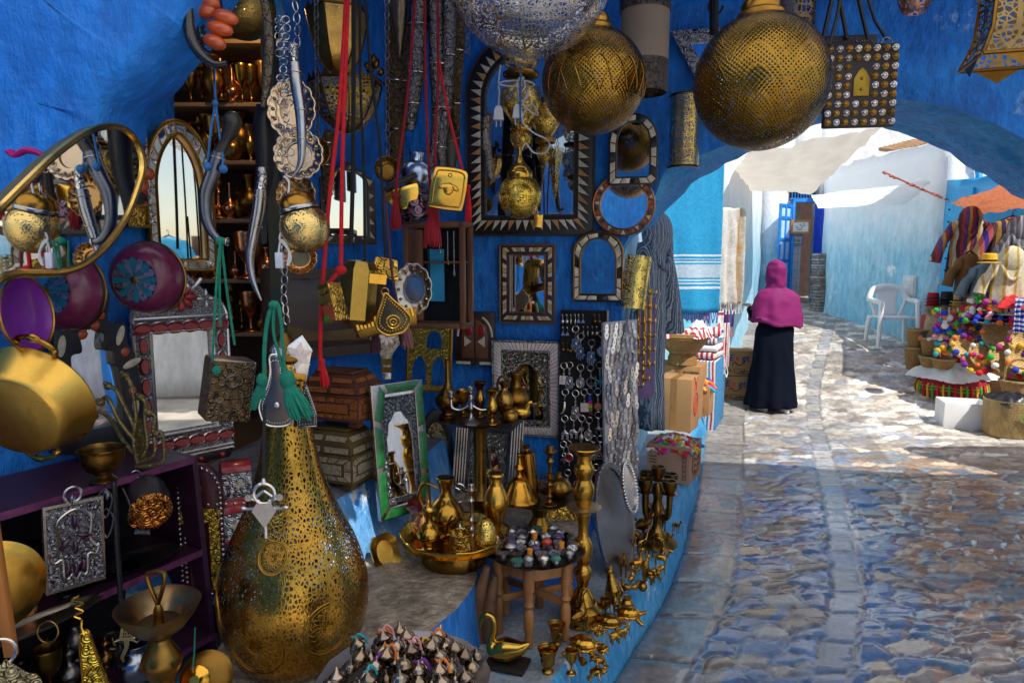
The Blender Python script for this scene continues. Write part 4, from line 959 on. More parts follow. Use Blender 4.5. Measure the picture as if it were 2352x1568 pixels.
def vessel(name,label,cat,loc,h,kind,m,group=None,rs=1.0,n=26,handle=0,spout=0,lid=0,rim=0,yaw=0,tiltM=None):
 T=thing(name,label,cat,loc,(RZ(yaw)if tiltM is None else tiltM),group);P=PROF[kind]if isinstance(kind,str)else kind
 P=[(r*h*rs,z*h)for r,z in P]
 wob=(lambda a,t:1+rim*cos(a*6)*max(0,t-.75)*4)if rim else None
 MB().lathe(P,n,sm=3,wob=wob).obj('body',m,T)
 if handle:
  r0=max(r for r,z in P);b=MB();b.tube([(-r0*.45,0,h*.82),(-r0*1.15,0,h*.9),(-r0*1.45,0,h*.68),(-r0*1.1,0,h*.42),(-r0*.85,0,h*.36)],[h*.022,h*.028,h*.03,h*.025,h*.02],7,sm=4);b.obj('handle',m,T)
 if spout:
  r0=max(r for r,z in P);b=MB();b.tube([(r0*.8,0,h*.32),(r0*1.4,0,h*.42),(r0*1.5,0,h*.66),(r0*1.9,0,h*.86)],[h*.05,h*.04,h*.028,h*.024],8,sm=4);b.obj('spout',m,T)
 if lid:
  zt=h;b=MB();b.lathe([(.16*h,zt),(.13*h,zt+.07*h),(.05*h,zt+.14*h),(.02*h,zt+.17*h),(.035*h,zt+.2*h),(0,zt+.25*h)],n,sm=2);b.obj('lid',m,T)
 return T
def mirror(name,label,bb,wall,ko,ki,fw,fm,im=None,ik='quad',n=40,yaw=None,tilt=0,roll=0,off=.03,Y=None,spo=.5,spi=.5,d=.025,a=.2,b=.8,gm=None,cat='mirror',ih=None,glass=True,lip=None,group=None):
 T,w_,h_=hang(name,label,cat,bb,wall,off,yaw,tilt,roll,Y,group);o=outline(w_,h_,ko,spo)
 wi=w_*(1-2*fw);hi=(h_-2*fw*w_)if ih is None else h_*ih;i_=outline(wi,hi,ki,spi)
 m=MB();m.ring(o,i_,-d*.5,d*.5);m.obj('frame',fm,T,bev=.002)
 if lip:
  q=MB();q.tube([(p[0]*.985,p[1]*.99,d*.5)for p in o],.006,6,closed=True).tube([(p[0]*1.02,p[1]*1.01,d*.5)for p in i_],.005,6,closed=True);q.obj('beading',lip,T)
 if im:
  q=MB();inlay(q,o,i_,n,d*.5,ik,a,b,tuple(range(len(im))));q.obj('inlay',im,T)
 if glass:MB().prism(outline(wi*1.01,hi*1.01,ki,spi),-d*.4,-d*.1).obj('glass',gm or mirrorm,T,ang=20)
 return T,w_,h_
# ------------------------------------------------------------------ dark shop behind the doorway
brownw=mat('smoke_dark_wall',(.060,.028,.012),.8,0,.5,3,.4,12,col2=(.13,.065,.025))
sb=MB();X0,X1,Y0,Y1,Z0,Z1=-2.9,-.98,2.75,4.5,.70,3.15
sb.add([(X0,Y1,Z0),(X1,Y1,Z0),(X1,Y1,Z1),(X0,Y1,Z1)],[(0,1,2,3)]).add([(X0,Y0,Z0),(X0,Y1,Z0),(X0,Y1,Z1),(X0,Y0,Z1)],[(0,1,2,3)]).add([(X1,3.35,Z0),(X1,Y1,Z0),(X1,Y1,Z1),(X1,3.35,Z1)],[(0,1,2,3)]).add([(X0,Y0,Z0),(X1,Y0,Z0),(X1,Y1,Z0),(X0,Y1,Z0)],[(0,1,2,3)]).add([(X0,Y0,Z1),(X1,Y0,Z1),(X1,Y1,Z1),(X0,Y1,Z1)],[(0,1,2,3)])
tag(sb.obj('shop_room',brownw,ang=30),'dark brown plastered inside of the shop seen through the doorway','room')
bulb=thing('hanging_bulb','warm bare bulb glowing inside the dark shop','lamp',PY(560,20,3.9));em,nt,b_,tc_=base('warm_bulb_glow');b_.inputs['Emission Color'].default_value=(1,.55,.18,1);b_.inputs['Emission Strength'].default_value=26;b_.inputs['Base Color'].default_value=(1,.7,.4,1)
MB().lathe([(0,-.05),(.025,-.035),(.03,0),(.015,.035),(.012,.05)],14,sm=2).obj('bulb',em,bulb);MB().lathe([(.014,.045),(.016,.09),(.004,.1),(.004,.5)],10).obj('socket',brass_dark,bulb)
pl_=bpy.data.lights.new('shop_bulb','POINT');pl_.energy=9;pl_.color=(1,.62,.25);pl_.shadow_soft_size=.05;po=bpy.data.objects.new('shop_bulb',pl_);COL.objects.link(po);po.location=PY(560,30,3.72)
shelfm=mat('shop_shelf_wood',(.22,.13,.06),.6,0,.3,8,.2,stretch=(.2,1,1))
kinds=['vase','bottle','goblet','candle','ewer','tulip','pot']
for v,lab in((102,'uppermost'),(244,'upper'),(374,'third'),(505,'middle'),(640,'lower'),(760,'lowest')):
 z=PY(530,v,4.2).z;b=MB();b.box((-1.80,4.28,z-.012),(1.55,.36,.024));tag(b.obj('shop_shelf',shelfm,bev=.003),lab+' wooden shelf inside the dark shop','shelf','shelves inside the shop')
 u=438+rnd.uniform(0,10)
 while u<628:
  p=PY(u,v,4.15+rnd.uniform(-.04,.06));k=rnd.choice(kinds);h_=rnd.uniform(.16,.29)if k not in('pot',)else .15
  vessel('brass_vessel','dim brass %s on the %s shelf inside the dark shop'%({'vase':'vase','bottle':'long necked bottle','goblet':'goblet','candle':'candlestick','ewer':'jug','tulip':'flared vase','pot':'round pot'}[k],lab),'vase',Vector((p.x,p.y,z)),h_,k,rnd.choice([brass,brass_old,copper,brass_dark]),'brass vessels on the shop shelves',n=14)
  u+=rnd.uniform(17,30)
b=MB();b.box((0,0,0),(.055,.05,2.35));o=b.obj('door_post',mat('green_worn_post',(.05,.10,.08),.6,0,.5,6,.4,30,col2=(.10,.07,.03)),bev=.006);o.location=PY(633,500,3.05);o.location.z=1.95;tag(o,'narrow worn greenish door post at the right of the shop doorway','post')
# ------------------------------------------------------------------ jewelled frames and mirrors on the left wall
darkred=mat('dark_jewel_frame',(.012,.010,.014),.4,0,.4,20,.4,50)
def jewels(T,name,pts,r,m,ry=None,M=None):
 copies(name[:-1]if name[-1]=='s' else name,MB().ell((0,0,0),(r,ry or r,r*.5),10,6),m,T,[TR(x,y,.014)for x,y in pts])
T,w_,h_=hang('jewelled_panel','tall dark panel set with red and amber stones, half behind the near arch','mirror',(196,95,332,520),'A',.05)
MB().box((0,0,0),(w_,h_,.03)).obj('board',darkred,T,bev=.004)
b=MB()
for x in(-.46,-.12,-.02,.46):b.box((x*w_,0,.018),(.010,h_*.98,.008))
b.obj('silver_strips',silver_emb,T)
b=MB();b.prism([(.12*w_,-.06*h_),(.36*w_,-.06*h_),(.36*w_,.36*h_),(.24*w_,.42*h_),(.12*w_,.36*h_)],.015,.022);b.obj('amber_panel',mat('amber_panel_m',(.22,.05,.015),.4,0,.3,9,.2),T)
b=MB();inlay(b,outline(w_*.34,h_*.62),outline(w_*.26,h_*.56),60,0,'quad');b.v=[p+Vector((.24*w_,.16*h_,.018))for p in b.v];b.obj('studs',silver,T)
jewels(T,'red_stones',[(x*w_,(-.45+.075*i)*h_)for i in range(13)for x in(.06,.42,-.20)],.016,redst)
b=MB();fl_=[(cos(TAU*i/6)*.05+.24*w_,sin(TAU*i/6)*.05-.20*h_)for i in range(6)];[b.ell((x,y,.02),(.024,.024,.012),10,6)for x,y in fl_];b.obj('red_flower',orange,T)
jewels(T,'silver_bosses',[(.24*w_,-.10*h_),(.24*w_,-.32*h_),(-.32*w_,-.15*h_),(-.4*w_,-.22*h_),(-.3*w_,-.25*h_),(-.35*w_,.1*h_)],.014,silver)
b=MB();t2,w2,h2=hang('chased_brass_plaque','small square chased brass plaque beside the curvy mirror','plaque',(288,470,338,522),'A',.09);MB().box((0,0,0),(w2,h2,.02)).obj('plate',brass_emb,t2,bev=.003);MB().ring(outline(w2*1.02,h2*1.02),outline(w2*.86,h2*.86),0,.016).obj('rim',brass_dark,t2)
mos=mat('mirror_mosaic',(.55,.62,.68),.12,.9,.3,25,0);T,w_,h_=mirror('arched_mirror','tall pointed arch mirror in a silver mosaic frame with red stones',(336,280,487,626),'A','round','point',.15,brass_old,[mos,MT['mirror_mosaic'],silver_emb],'quad',34,off=.06,yaw=44,spo=.62,spi=.55,d=.05,ih=.82,lip=brass_dark)
jewels(T,'red_stones',[(.16*w_*k,h_*(.452-.012*abs(k)**2))for k in(-1,0,1)],.012,redst)
T,w_,h_=hang('crested_mirror','silver embossed mirror with a shouldered crest, red flower and rows of red ovals','mirror',(310,614,530,1052),'A',.10,yaw=48)
sp_=(1052-735)/438.;top_in=-h_/2+h_*sp_-.06*h_;bot_in=-h_/2+.14*h_;ww=w_*.62
b=MB();b.ring(outline(w_,h_,'shoulder',sp_),[(p[0],p[1]+(top_in+bot_in)/2)for p in outline(ww,top_in-bot_in)],-.015,.015);b.obj('frame',emboss('fine_silver_mesh',(.86,.85,.84),.22,1,190,.8,.22),T,bev=.002)
MB().prism([(p[0],p[1]+(top_in+bot_in)/2)for p in outline(ww*1.02,(top_in-bot_in)*1.02)],-.012,-.006).obj('glass',mirrorm,T,ang=20)
b=MB()
for y in(top_in+.005,bot_in-.0):b.tube([(-ww*.55,y,.017),(ww*.55,y,.017)],.006,6)
for y in(-h_/2+h_*sp_+.012,-h_/2+.03*h_,-h_/2+.01*h_):b.tube([(-w_*.48,y,.017),(w_*.48,y,.017)],.006,6)
for x in(-ww*.52,ww*.52,-w_*.485,w_*.485):b.tube([(x,bot_in,.017),(x,top_in,.017)],.006,6)
for p,q in zip(outline(w_*.97,h_*.98,'shoulder',sp_)[2:],outline(w_*.97,h_*.98,'shoulder',sp_)[3:]):b.tube([(p[0],p[1],.017),(q[0],q[1],.017)],.0055,6)
b.obj('beading',silver,T)
ov=[(-w_*.40+w_*.80*i/5,-h_/2+h_*sp_-.032*h_)for i in range(6)]+[(-w_*.40+w_*.80*i/5,-h_/2+.088*h_)for i in range(6)]
E14=[TAU*i/14 for i in range(14)];vp=[(sx*w_*.402,lerp(bot_in+.04,top_in-.04,i/4))for sx in(-1,1)for i in range(5)]
copies('red_oval',MB().prism([(.028*cos(a),.013*sin(a)*abs(sin(a))**.3)for a in E14],-.005,.004).torus(.030,.003,16,5,sy=.62),redst,T,[TR(x,y,.02)for x,y in ov]);copies('oval_rim',MB().torus(.033,.004,16,5,sy=.62),silver,T,[TR(x,y,.018)for x,y in ov])
copies('red_drop',MB().prism([(.012*cos(a),.026*sin(a))for a in E14],-.005,.004),redst,T,[TR(x,y,.02)for x,y in vp]);copies('drop_rim',MB().torus(.030,.004,16,5,sx=.55),silver,T,[TR(x,y,.018)for x,y in vp])
cy_=-h_/2+h_*sp_+.12*h_;b=MB()
for k in range(8):a=TAU*k/8;b.ell((cos(a)*.034,cy_+sin(a)*.034,.018),(.024,.013,.008),10,6,rot=RZ(math.degrees(a)))
b.obj('red_flower',redst,T)
b=MB();b.ell((0,cy_,.022),.008)
for sx in(-1,1):
 for k in range(4):a=TAU*k/4;b.ell((sx*.26*w_+cos(a)*.022,cy_-.01+sin(a)*.022,.018),(.017,.008,.007),8,6,rot=RZ(math.degrees(a)))
 b.tube([(sx*.05*w_,cy_+.055,.016),(sx*.12*w_,cy_+.03,.018),(sx*.22*w_,cy_+.065,.016)],.009,7,sm=3)
b.ell((0,cy_+.085,.02),(.012,.024,.008));b.obj('silver_petals',silver,T)
b=MB();b.prism([(-w_*.5,0),(w_*.5,0),(w_*.44,-.035),(w_*.22,-.03),(w_*.12,-.055),(0,-.04),(-w_*.12,-.055),(-w_*.22,-.03),(-w_*.44,-.035)],-.01,.012);b.v=[p+Vector((0,-h_/2,0))for p in b.v];b.obj('apron',darkred,T,bev=.003)
jewels(T,'apron_stones',[(x*w_,-h_/2-.018)for x in(-.36,-.12,.12,.36)],.013,redst)
T,w_,h_=hang('keyhole_mirror','dark carved mirror with orange beads and bone leaves, behind the brass pan','mirror',(108,655,308,1020),'A',.07)
kp=[(-.5,-.5),(.5,-.5),(.5,.02),(.42,.10),(.40,.24),(.22,.26),(.20,.34),(.24,.44),(.08,.5),(-.08,.5),(-.24,.44),(-.20,.34),(-.22,.26),(-.40,.24),(-.42,.10),(-.5,.02)]
kp=[(p.x*w_,p.y*h_)for p in catmull([(x,y,0)for x,y in kp],3,True)];ki=[(x*.60,y*.60-.07*h_)for x,y in kp]
MB().ring(kp,ki,-.015,.02).obj('frame',darkred,T,bev=.004);MB().prism([(x*1.01,y*1.01+.0007)for x,y in ki],-.012,-.006).obj('glass',mirrorm,T,ang=20)
jewels(T,'orange_beads',[(-.10*w_,.20*h_),(.05*w_,.25*h_),(.12*w_,.31*h_),(-.36*w_,.0),(.38*w_,.06*h_),(.44*w_,-.2*h_)],.02,orange)
b=MB()
for x,y,a in((-.04,.42,50),(.10,.40,120),(-.34,.14,80),(.33,.17,70),(.45,-.02,20),(-.46,-.1,90),(.46,-.30,90)):b.ell((x*w_,y*h_,.022),(.036,.013,.006),12,6,rot=RZ(a))
b.obj('bone_leaves',bone,T);jewels(T,'pin_heads',[(p[0]*.93,p[1]*.95)for p in resample(kp,54)],.0045,silver)
# ------------------------------------------------------------------ curvy brass rimmed mirror hung on the near arch
NV=[(-30,505),(0,478),(60,418),(130,352),(200,304),(250,290),(290,300),(318,335),(328,385),(315,438),(290,500),(250,558),(200,603),(150,624),(90,628),(40,628),(0,640),(-30,660)]
T,w_,h_=hang('curvy_mirror','big wavy edged mirror with a thin brass rim at the left edge','mirror',(-30,290,328,660),Y=1.52,yaw=90)
I_=T.matrix_world.inverted();n_=(T.matrix_world.to_3x3()@Vector((0,0,1))).normalized();lp=[I_@PP(u,v,T.matrix_world.translation,n_)for u,v in NV];lp=catmull(lp,4,True)
MB().prism([(p.x,p.y)for p in lp],-.008,.0).obj('glass',mirrorm,T,ang=20);MB().tube(lp,.0085,8,closed=True).obj('rim',metalm('bright_rim_brass',(.85,.58,.16),.22,.2),T)
MB().ring([(p.x*1.015,p.y*1.015)for p in lp],[(p.x*.985,p.y*.985)for p in lp],-.028,-.006).obj('backing',mat('olive_brass_side',(.16,.14,.05),.4,.7),T)
mg2=mat('magenta_rag',(.40,.006,.16),.8,0,.3,20,.4,60);b=MB();P=[PY(u,v,1.58)for u,v in((22,348),(34,358),(58,346),(84,350),(104,360),(120,372),(112,348))];b.tube(P,[.014,.008,.013,.012,.010,.004,.011],8,sm=4,flat=.6);tag(b.obj('knotted_rag',mg2),'strip of magenta rag knotted behind the curvy mirror','cloth')
plum=mat('plum_lacquer',(.13,.012,.05),.3,0,.3,24,.15,140,coat=.3);teal_i=mat('teal_inlay',(.02,.16,.24),.3,.2,.2,30,.1);sil_i=mat('etched_tin',(.42,.40,.44),.3,.9,.4,60,.5,160);darkrim=mat('dark_bowl_inside',(.02,.015,.015),.4)
def bowl_dir(name,label,c,d,R_,dep,group=None,full=True,roll=0):
 """shallow bowl whose base disc points along d"""
 q=Vector(d).normalized().to_track_quat('Z','Y').to_matrix().to_4x4()@RZ(roll);T=thing(name,label,'bowl',c,q,group)
 MB().lathe([(R_*.60,dep*.5),(R_*.66,dep*.5),(R_*.9,dep*.18),(R_*.99,-dep*.25),(R_*1.0,-dep*.33)],44,sm=2).obj('bowl',plum,T);MB().lathe([(R_*1.0,-dep*.33),(R_*1.01,-dep*.5),(R_*.97,-dep*.55),(R_*.8,-dep*.2),(0,-dep*.1)],44).obj('rim',[darkrim],T)
 MB().torus(R_*1.0,.004,44,6,TR(0,0,-dep*.52)).obj('rim_ring',brass_old,T)
 MB().prism(circ(R_*.62,40),dep*.44,dep*.505).obj('base',darkrim,T)
 b=MB()
 for k in range(16):
  a0=TAU*k/16;b.mi(k%2);pts=[]
  for t in[-1,-.9,-.6,-.2,0,.2,.6,.9,1]:
   rr=R_*.61*(1-.10*t*t);pts.append((rr*cos(a0+t*TAU/16*.46),rr*sin(a0+t*TAU/16*.46)))
  b.prism([(R_*.10*cos(a0-.15),R_*.10*sin(a0-.15))]+pts+[(R_*.10*cos(a0+.15),R_*.10*sin(a0+.15))],dep*.50,dep*.525)
 b.obj('petals',[teal_i,sil_i],T);MB().lathe([(R_*.1,dep*.52),(R_*.1,dep*.55),(R_*.05,dep*.58),(0,dep*.58)],20).obj('boss',brass_old,T);return T
bowl_dir('plum_bowl','plum lacquered bowl with a teal and tin flower base, hung below the arched mirror',PY(328,640,2.12),(-.05,-1,-.06),.112,.085,'plum lacquered bowls on the left wall')
bowl_dir('plum_bowl','plum lacquered bowl with a flower base, half hidden behind the curvy mirror',PY(132,668,1.98),(-.1,-1,.02),.118,.085,'plum lacquered bowls on the left wall',roll=11)
T=thing('purple_dish','round purple dish with a brass rim at the left edge above the pan','dish',PY(56,722,1.72),Vector((.97,.0,.1)).to_track_quat('Z','Y').to_matrix().to_4x4());MB().lathe([(0,-.03),(.07,-.02),(.092,.0),(.096,.01),(.09,.006),(.06,-.008),(0,-.012)],40,sm=2).obj('dish',mat('purple_enamel',(.16,.01,.26),.35,0,.2,8,.1,coat=.3),T);MB().torus(.095,.004,40,6,TR(0,0,.008)).obj('rim',brass,T)
T=thing('brass_pan','big shallow brass pan with cast handles hanging at the left edge','pan',PY(58,935,1.70),Vector((-.02,-.93,-.38)).to_track_quat('Z','Y').to_matrix().to_4x4()@Matrix.Scale(.84,4))
MB().lathe([(0,.055),(.125,.055),(.133,.053),(.145,.03),(.175,-.04),(.182,-.05),(.180,-.056),(.17,-.048),(.14,.02),(.125,.045),(0,.047)],64).obj('bowl',metalm('pan_brass',(.78,.52,.12),.30,.5,14,.25,6),T,ang=50)
for s_ in(70,255):
 M=RZ(s_)@TR(.178,0,-.048);b=MB();b.tube([(0,-.055,0),(.03,-.05,.004),(.05,-.022,.01),(.052,0,.012),(.05,.022,.01),(.03,.05,.004),(0,.055,0)],[.008,.009,.008,.012,.008,.009,.008],8,M,sm=4).ell((.056,0,.012),(.012,.02,.009),10,6,M).ell((.02,.054,.004),.012,10,6,M).ell((.02,-.054,.004),.012,10,6,M);b.obj('handle',brass,T)
NF=Vector((0,0,1.035));c_=PZ(238,1100,1.04)
vessel('footed_bowl','squat footed brass bowl standing on the plum shelf','bowl',Vector((c_.x,c_.y,1.035)),.10,[(.36,0),(.38,.04),(.26,.14),(.22,.24),(.42,.36),(.58,.62),(.62,.95),(.66,1.0),(.62,.99),(.55,.6),(.3,.4),(0,.36)],brass_old,n=36,rs=1.02)
T=thing('branching_hook_rack','aged brass rack of snaking branched hooks standing before the crested mirror','hooks',PY(318,1068,2.12));b=MB();s_=2.12/1568
def PX(pts,s):return[(x*s,0+y_*s,-z*s)for x,z,y_ in pts]
for pts in([(0,0,0),(-8,-60,0),(2,-120,0),(-4,-190,0),(-18,-215,0)],[(0,-20,0),(-40,-60,10),(-62,-110,5),(-84,-130,0),(-96,-118,0)],[(-6,-60,0),(-34,-110,-8),(-50,-150,-8),(-66,-164,0),(-78,-150,0)],[(-2,-90,0),(-30,-150,5),(-42,-182,0),(-58,-190,0)],[(4,-10,0),(24,-50,0),(22,-110,0),(26,-150,0),(14,-164,0)],[(6,-10,-8),(44,-30,-8),(44,-90,-6),(50,-120,-6),(36,-128,-6)],[(6,0,-14),(64,-12,-14),(70,-60,-14),(66,-84,-14),(54,-80,-14)],[(0,20,0),(0,60,0),(-6,90,0)]):
 P=PX(pts,s_);b.tube(P,[.008]+[.0065]*(len(P)-2)+[.008],8,sm=4);e=P[-1];b.ell(e,(.014,.012,.012),8,6).ell((e[0]-.008,e[1],e[2]+.008),.008,8,6)
b.box((0,.012,.03),(.035,.012,.24)).obj('rack',mat('scaly_old_brass',(.22,.17,.07),.45,.8,.4,30,.8,130,bk='hammer'),T)
# ------------------------------------------------------------------ plum painted shelf unit
def PS(u,v,off=.354):return PP(u,v,PA+NA*off,NA)
T=thing('shelf_unit','plum painted wooden shelf unit crowded with old metalware','shelf',Vector((-1.1,2.25,.25)),RZ(62));I_=T.matrix_world.inverted();b=MB();ed=MB()
ux=Vector((.468,.884,0))
def board(z,y0,y1,dep,th=.022):
 p0,p1=(-2.29+.529*y0,y0),(-2.29+.529*y1,y1);n=(-NA.x*dep,-NA.y*dep)
 q=[Vector((p0[0],p0[1],z)),Vector((p1[0],p1[1],z)),Vector((p1[0]+n[0],p1[1]+n[1],z)),Vector((p0[0]+n[0],p0[1]+n[1],z))]
 b.add([I_@(p-Vector((0,0,th)))for p in q]+[I_@p for p in q],[(3,2,1,0),(4,5,6,7),(0,1,5,4),(1,2,6,5),(2,3,7,6),(3,0,4,7)])
 e=NA*.003;r=[q[0]+e,q[1]+e];ed.add([I_@(r[0]-Vector((0,0,th))),I_@(r[1]-Vector((0,0,th))),I_@r[1],I_@r[0]],[(0,1,2,3)])
board(1.03,1.2,2.27,.34);board(.695,1.2,2.28,.33);board(.37,1.2,2.31,.33)
q=[(2.265,1.03),(2.30,.26)];A_=[Vector((-2.29+.529*y,y,z))for y,z in q];n=NA*-.33;t_=ux*.02
vs=[]
for p in(A_[0],A_[1]):vs+=[p,p+t_,p+t_+n,p+n]
b.add([I_@p for p in vs],[(0,1,2,3),(7,6,5,4),(4,5,1,0),(5,6,2,1),(6,7,3,2),(7,4,0,3)]);b.obj('boards',wood_p,T);ed.obj('board_edges',wood_pe,T)
bk=MB();q=[Vector((-2.29+.529*y,y,z))+NA*-.335 for y,z in((1.2,.25),(2.3,.25),(2.3,1.03),(1.2,1.03))];bk.add([I_@p for p in q],[(0,1,2,3)]);bk.obj('back',mat('shelf_back',(.010,.006,.012),.8),T)
T,w_,h_=hang('hand_plaque','square silver plaque embossed with an open hand, hung on the shelf','plaque',(104,1150,236,1345),'A',.40,roll=-2,yaw=50)
MB().box((0,0,0),(w_,h_,.014)).obj('plate',emboss('scrolled_silver',(.48,.46,.50),.35,1,120,.9,.12),T,bev=.002);MB().ring(outline(w_*1.01,h_*1.01),outline(w_*.92,h_*.94),.0,.011).obj('rim',silver,T)
hd=[(-.30,.30),(-.20,.40),(0,.46),(.20,.40),(.30,.30),(.27,.05),(.36,-.08),(.42,-.05),(.36,-.18),(.22,-.16),(.20,-.38),(.13,-.42),(.08,-.38),(0,-.46),(-.08,-.38),(-.13,-.42),(-.20,-.38),(-.22,-.16),(-.36,-.18),(-.42,-.05),(-.36,-.08),(-.27,.05)]
b=MB();b.tube([(p.x*w_*.98,p.y*h_*.9,.010)for p in catmull([(x,y,0)for x,y in hd],3,True)],.004,6,closed=True);b.obj('hand_outline',silver,T)
b=MB()
for x,y,a in((0,.27,90),(.16,.09,-15),(-.16,.04,50),(0,-.03,90),(-.13,-.28,90),(0,-.30,90),(.13,-.27,90)):b.ell((x*w_,y*h_,.010),(.022,.008,.009),10,6,rot=RZ(a))
b.obj('stones',mat('dark_garnet',(.03,.006,.03),.25,0,.2,20,0,coat=.4),T);b=MB();b.torus(.022,.004,22,6,TR(0,h_/2+.02,.004)).torus(.014,.0025,18,5,TR(0,h_/2+.008,.006)@RY(60));b.obj('hanging_ring',silver,T)
T=thing('copper_based_pot','small steel pot with an embossed copper base, hung from the shelf','pot',PP(338,1160,PA+NA*.40,NA),Vector((.62,-.74,-.22)).to_track_quat('Z','Y').to_matrix().to_4x4())
MB().lathe([(0,-.075),(.068,-.075),(.072,-.07),(.072,-.02),(.062,.035)],36).obj('pan',metalm('grey_pan_metal',(.30,.30,.32),.38,.4),T);MB().lathe([(.062,.035),(.064,.042),(.05,.05),(.048,.046),(0,.045)],36).obj('base',emboss('embossed_copper',(.80,.30,.06),.25,1,60,.9,.35),T);b=MB();b.torus(.014,.002,16,5,TR(-.02,.082,-.06));b.obj('ring',silver,T)
b=MB();P=[PS(u,v,.42)for u,v in((262,1105),(266,1200),(272,1300),(280,1405))];b.tube(P,.008,8,sm=3);T=tag(b.obj('leather_strap',black),'black leather strap hanging down across the plum shelf','strap')
b=MB();c_=PS(244,1160,.42)
for s2 in(0,1):
 b.tube([c_+Vector((0,0,.05-.06*s2)),c_+Vector((-.02,-.005,.02-.06*s2)),c_+Vector((0,-.008,-.035-.06*s2)),c_+Vector((.022,-.005,.02-.06*s2))],.003,6,sm=3,closed=True)
b.ell(c_+Vector((0,0,.03)),(.012,.004,.016),10,6);tag(b.obj('silver_pendant',silver_dark),'dark silver drop pendant hung left of the black strap','pendant')
b=MB();c_=PS(288,1165,.42);b.tube([c_+Vector((-.005,0,.06)),c_+Vector((.016,0,.0)),c_+Vector((.006,0,-.04))],.003,6,sm=3).obj('hoop',silver_dark);tag(bpy.context.scene.objects['hoop'],'open silver hoop hanging right of the black strap','pendant')
def on_shelf(u,v,z):p=PZ(u,v,z);return Vector((p.x,p.y,z))
def tray(name,label,loc,rx,ry,m,yaw=0,scal=10,dep=.012,tilt=0,lift=.006,amp=.045,cat='tray',group=None):
 T=thing(name,label,cat,loc+Vector((0,0,lift)),RZ(yaw)@RX(tilt),group);w_=lambda a,t:1+amp*max(0,t-.4)*abs(sin(a*scal/2))*1.6
 MB().lathe([(0,.0),(.7,0),(.86,dep*.3/max(rx,.01)*.0+.002),(1.0,dep),(1.02,dep*1.05),(1.0,dep*.8),(.72,-.004),(0,-.004)],60,Matrix.Diagonal((rx,ry,1,1)),wob=lambda a,t:(1+amp*abs(sin(a*scal/2))if .2<t<.85 else 1)).obj('tray',m,T);return T
tray('scalloped_platter','aged silver platter with a scalloped edge on the middle shelf',on_shelf(330,1290,.695),.115,.075,metalm('tarnished_silver',(.40,.36,.28),.35,.6),62,14)
tray('dark_platter','bluish tarnished platter lying flat on the middle shelf',on_shelf(268,1312,.695),.10,.07,metalm('blued_pewter',(.16,.26,.32),.35,.4),62,12)
tray('dark_platter','small dark wavy dish behind the hand plaque on the shelf',on_shelf(196,1340,.695),.075,.05,metalm('black_pewter',(.14,.13,.13),.35,.5),62,10)
vessel('dark_jug','small dark pewter jug behind the hand plaque','jug',on_shelf(152,1372,.695),.10,'ewer',MT['black_pewter'],handle=1)
vessel('copper_cup','small dull copper cup at the left of the middle shelf','cup',on_shelf(66,1420,.695),.055,'pot',copper)
T=tray('leaf_tray','long dark leaf shaped tray on the middle shelf',on_shelf(92,1440,.695),.16,.045,MT['tarnished_silver'],62,6,amp=.1)
T=thing('brass_gong','edge of a round brass gong plate at the far left of the shelf','plate',PY(-22,1352,1.62),Vector((.72,-.69,.0)).to_track_quat('Z','Y').to_matrix().to_4x4());MB().lathe([(0,.012),(.09,.012),(.105,.006),(.12,0),(.12,-.004),(0,-.002)],50).obj('disc',brass,T);
b=MB();b.box((0,0,0),(.025,.02,.36));o=b.obj('wooden_batten',mat('orange_wood',(.42,.15,.03),.5,0,.3,14,.2,stretch=(1,1,.1)),bev=.003);o.location=PY(2,1340,1.52);o.rotation_euler=(0,R(-3),0);tag(o,'orange wooden batten in front of the brass gong','batten')
vessel('oil_pot','small dark oil pot with a spout and ring handle on the bottom shelf','pot',on_shelf(116,1500,.37)+Vector((0,0,.02)),.085,'pot',brass_dark,spout=1)
b=MB();c_=PY(110,1450,1.72);b.torus(.028,.0025,22,6,TR(*c_)@RX(80));tag(b.obj('brass_ring',brass_old),'thin brass ring above the small oil pot','ring')
tray('dark_platter','bluish flat dish under the small oil pot',on_shelf(112,1545,.37),.10,.08,MT['blued_pewter'],62,12)
T,w_,h_=hang('filigree_plate','pale brass filigree plate at the bottom left corner','plate',(-60,1515,96,1640),Y=1.42,yaw=35,tilt=-10);MB().prism(outline(w_,h_,'shoulder',.35),-.004,.004).obj('plate',emboss('pale_filigree',(.55,.45,.24),.4,1,90,.9,.2),T,bev=.002);b=MB();b.torus(.03,.004,22,6,TR(-.01,h_*.62,0));b.obj('ring',silver,T)
T,w_,h_=hang('slipper_pendant','long engraved brass slipper shape hanging on a twisted hook','pendant',(176,1442,250,1640),Y=1.60,yaw=25,roll=6);b=MB();oc=catmull([(0,.5,0),(.16,.47,0),(.22,.3,0),(.36,-.05,0),(.5,-.4,0),(.3,-.5,0),(-.3,-.5,0),(-.42,-.3,0),(-.30,.1,0),(-.2,.4,0),(-.12,.48,0)],3,True);oc=[(p.x*w_,p.y*h_)for p in oc];b.prism(oc,-.008,.006);b.obj('plate',emboss('engraved_gold',(.85,.62,.08),.25,1,80,.8,.4),T,bev=.003)
b=MB();b.tube([(p[0]*.9,p[1]*.96,.008)for p in oc],.0025,5,closed=True).tube([(0,h_*.46,.01),(-.004,h_*.54,.0),(.0,h_*.62,0)],.003,6);hk=[(0,.64),(-.014,.68),(.008,.72),(-.008,.77),(.012,.81),(-.012,.86),(.006,.90)];b.tube([(x,y*h_,.004*(-1)**i)for i,(x,y)in enumerate(hk)],.003,6,sm=4);b.obj('beaded_edge',brass_hi,T)
T=thing('brass_fork_bundle','bundle of flat brass forks at the back of the bottom shelf','forks',on_shelf(246,1525,.37));b=MB()
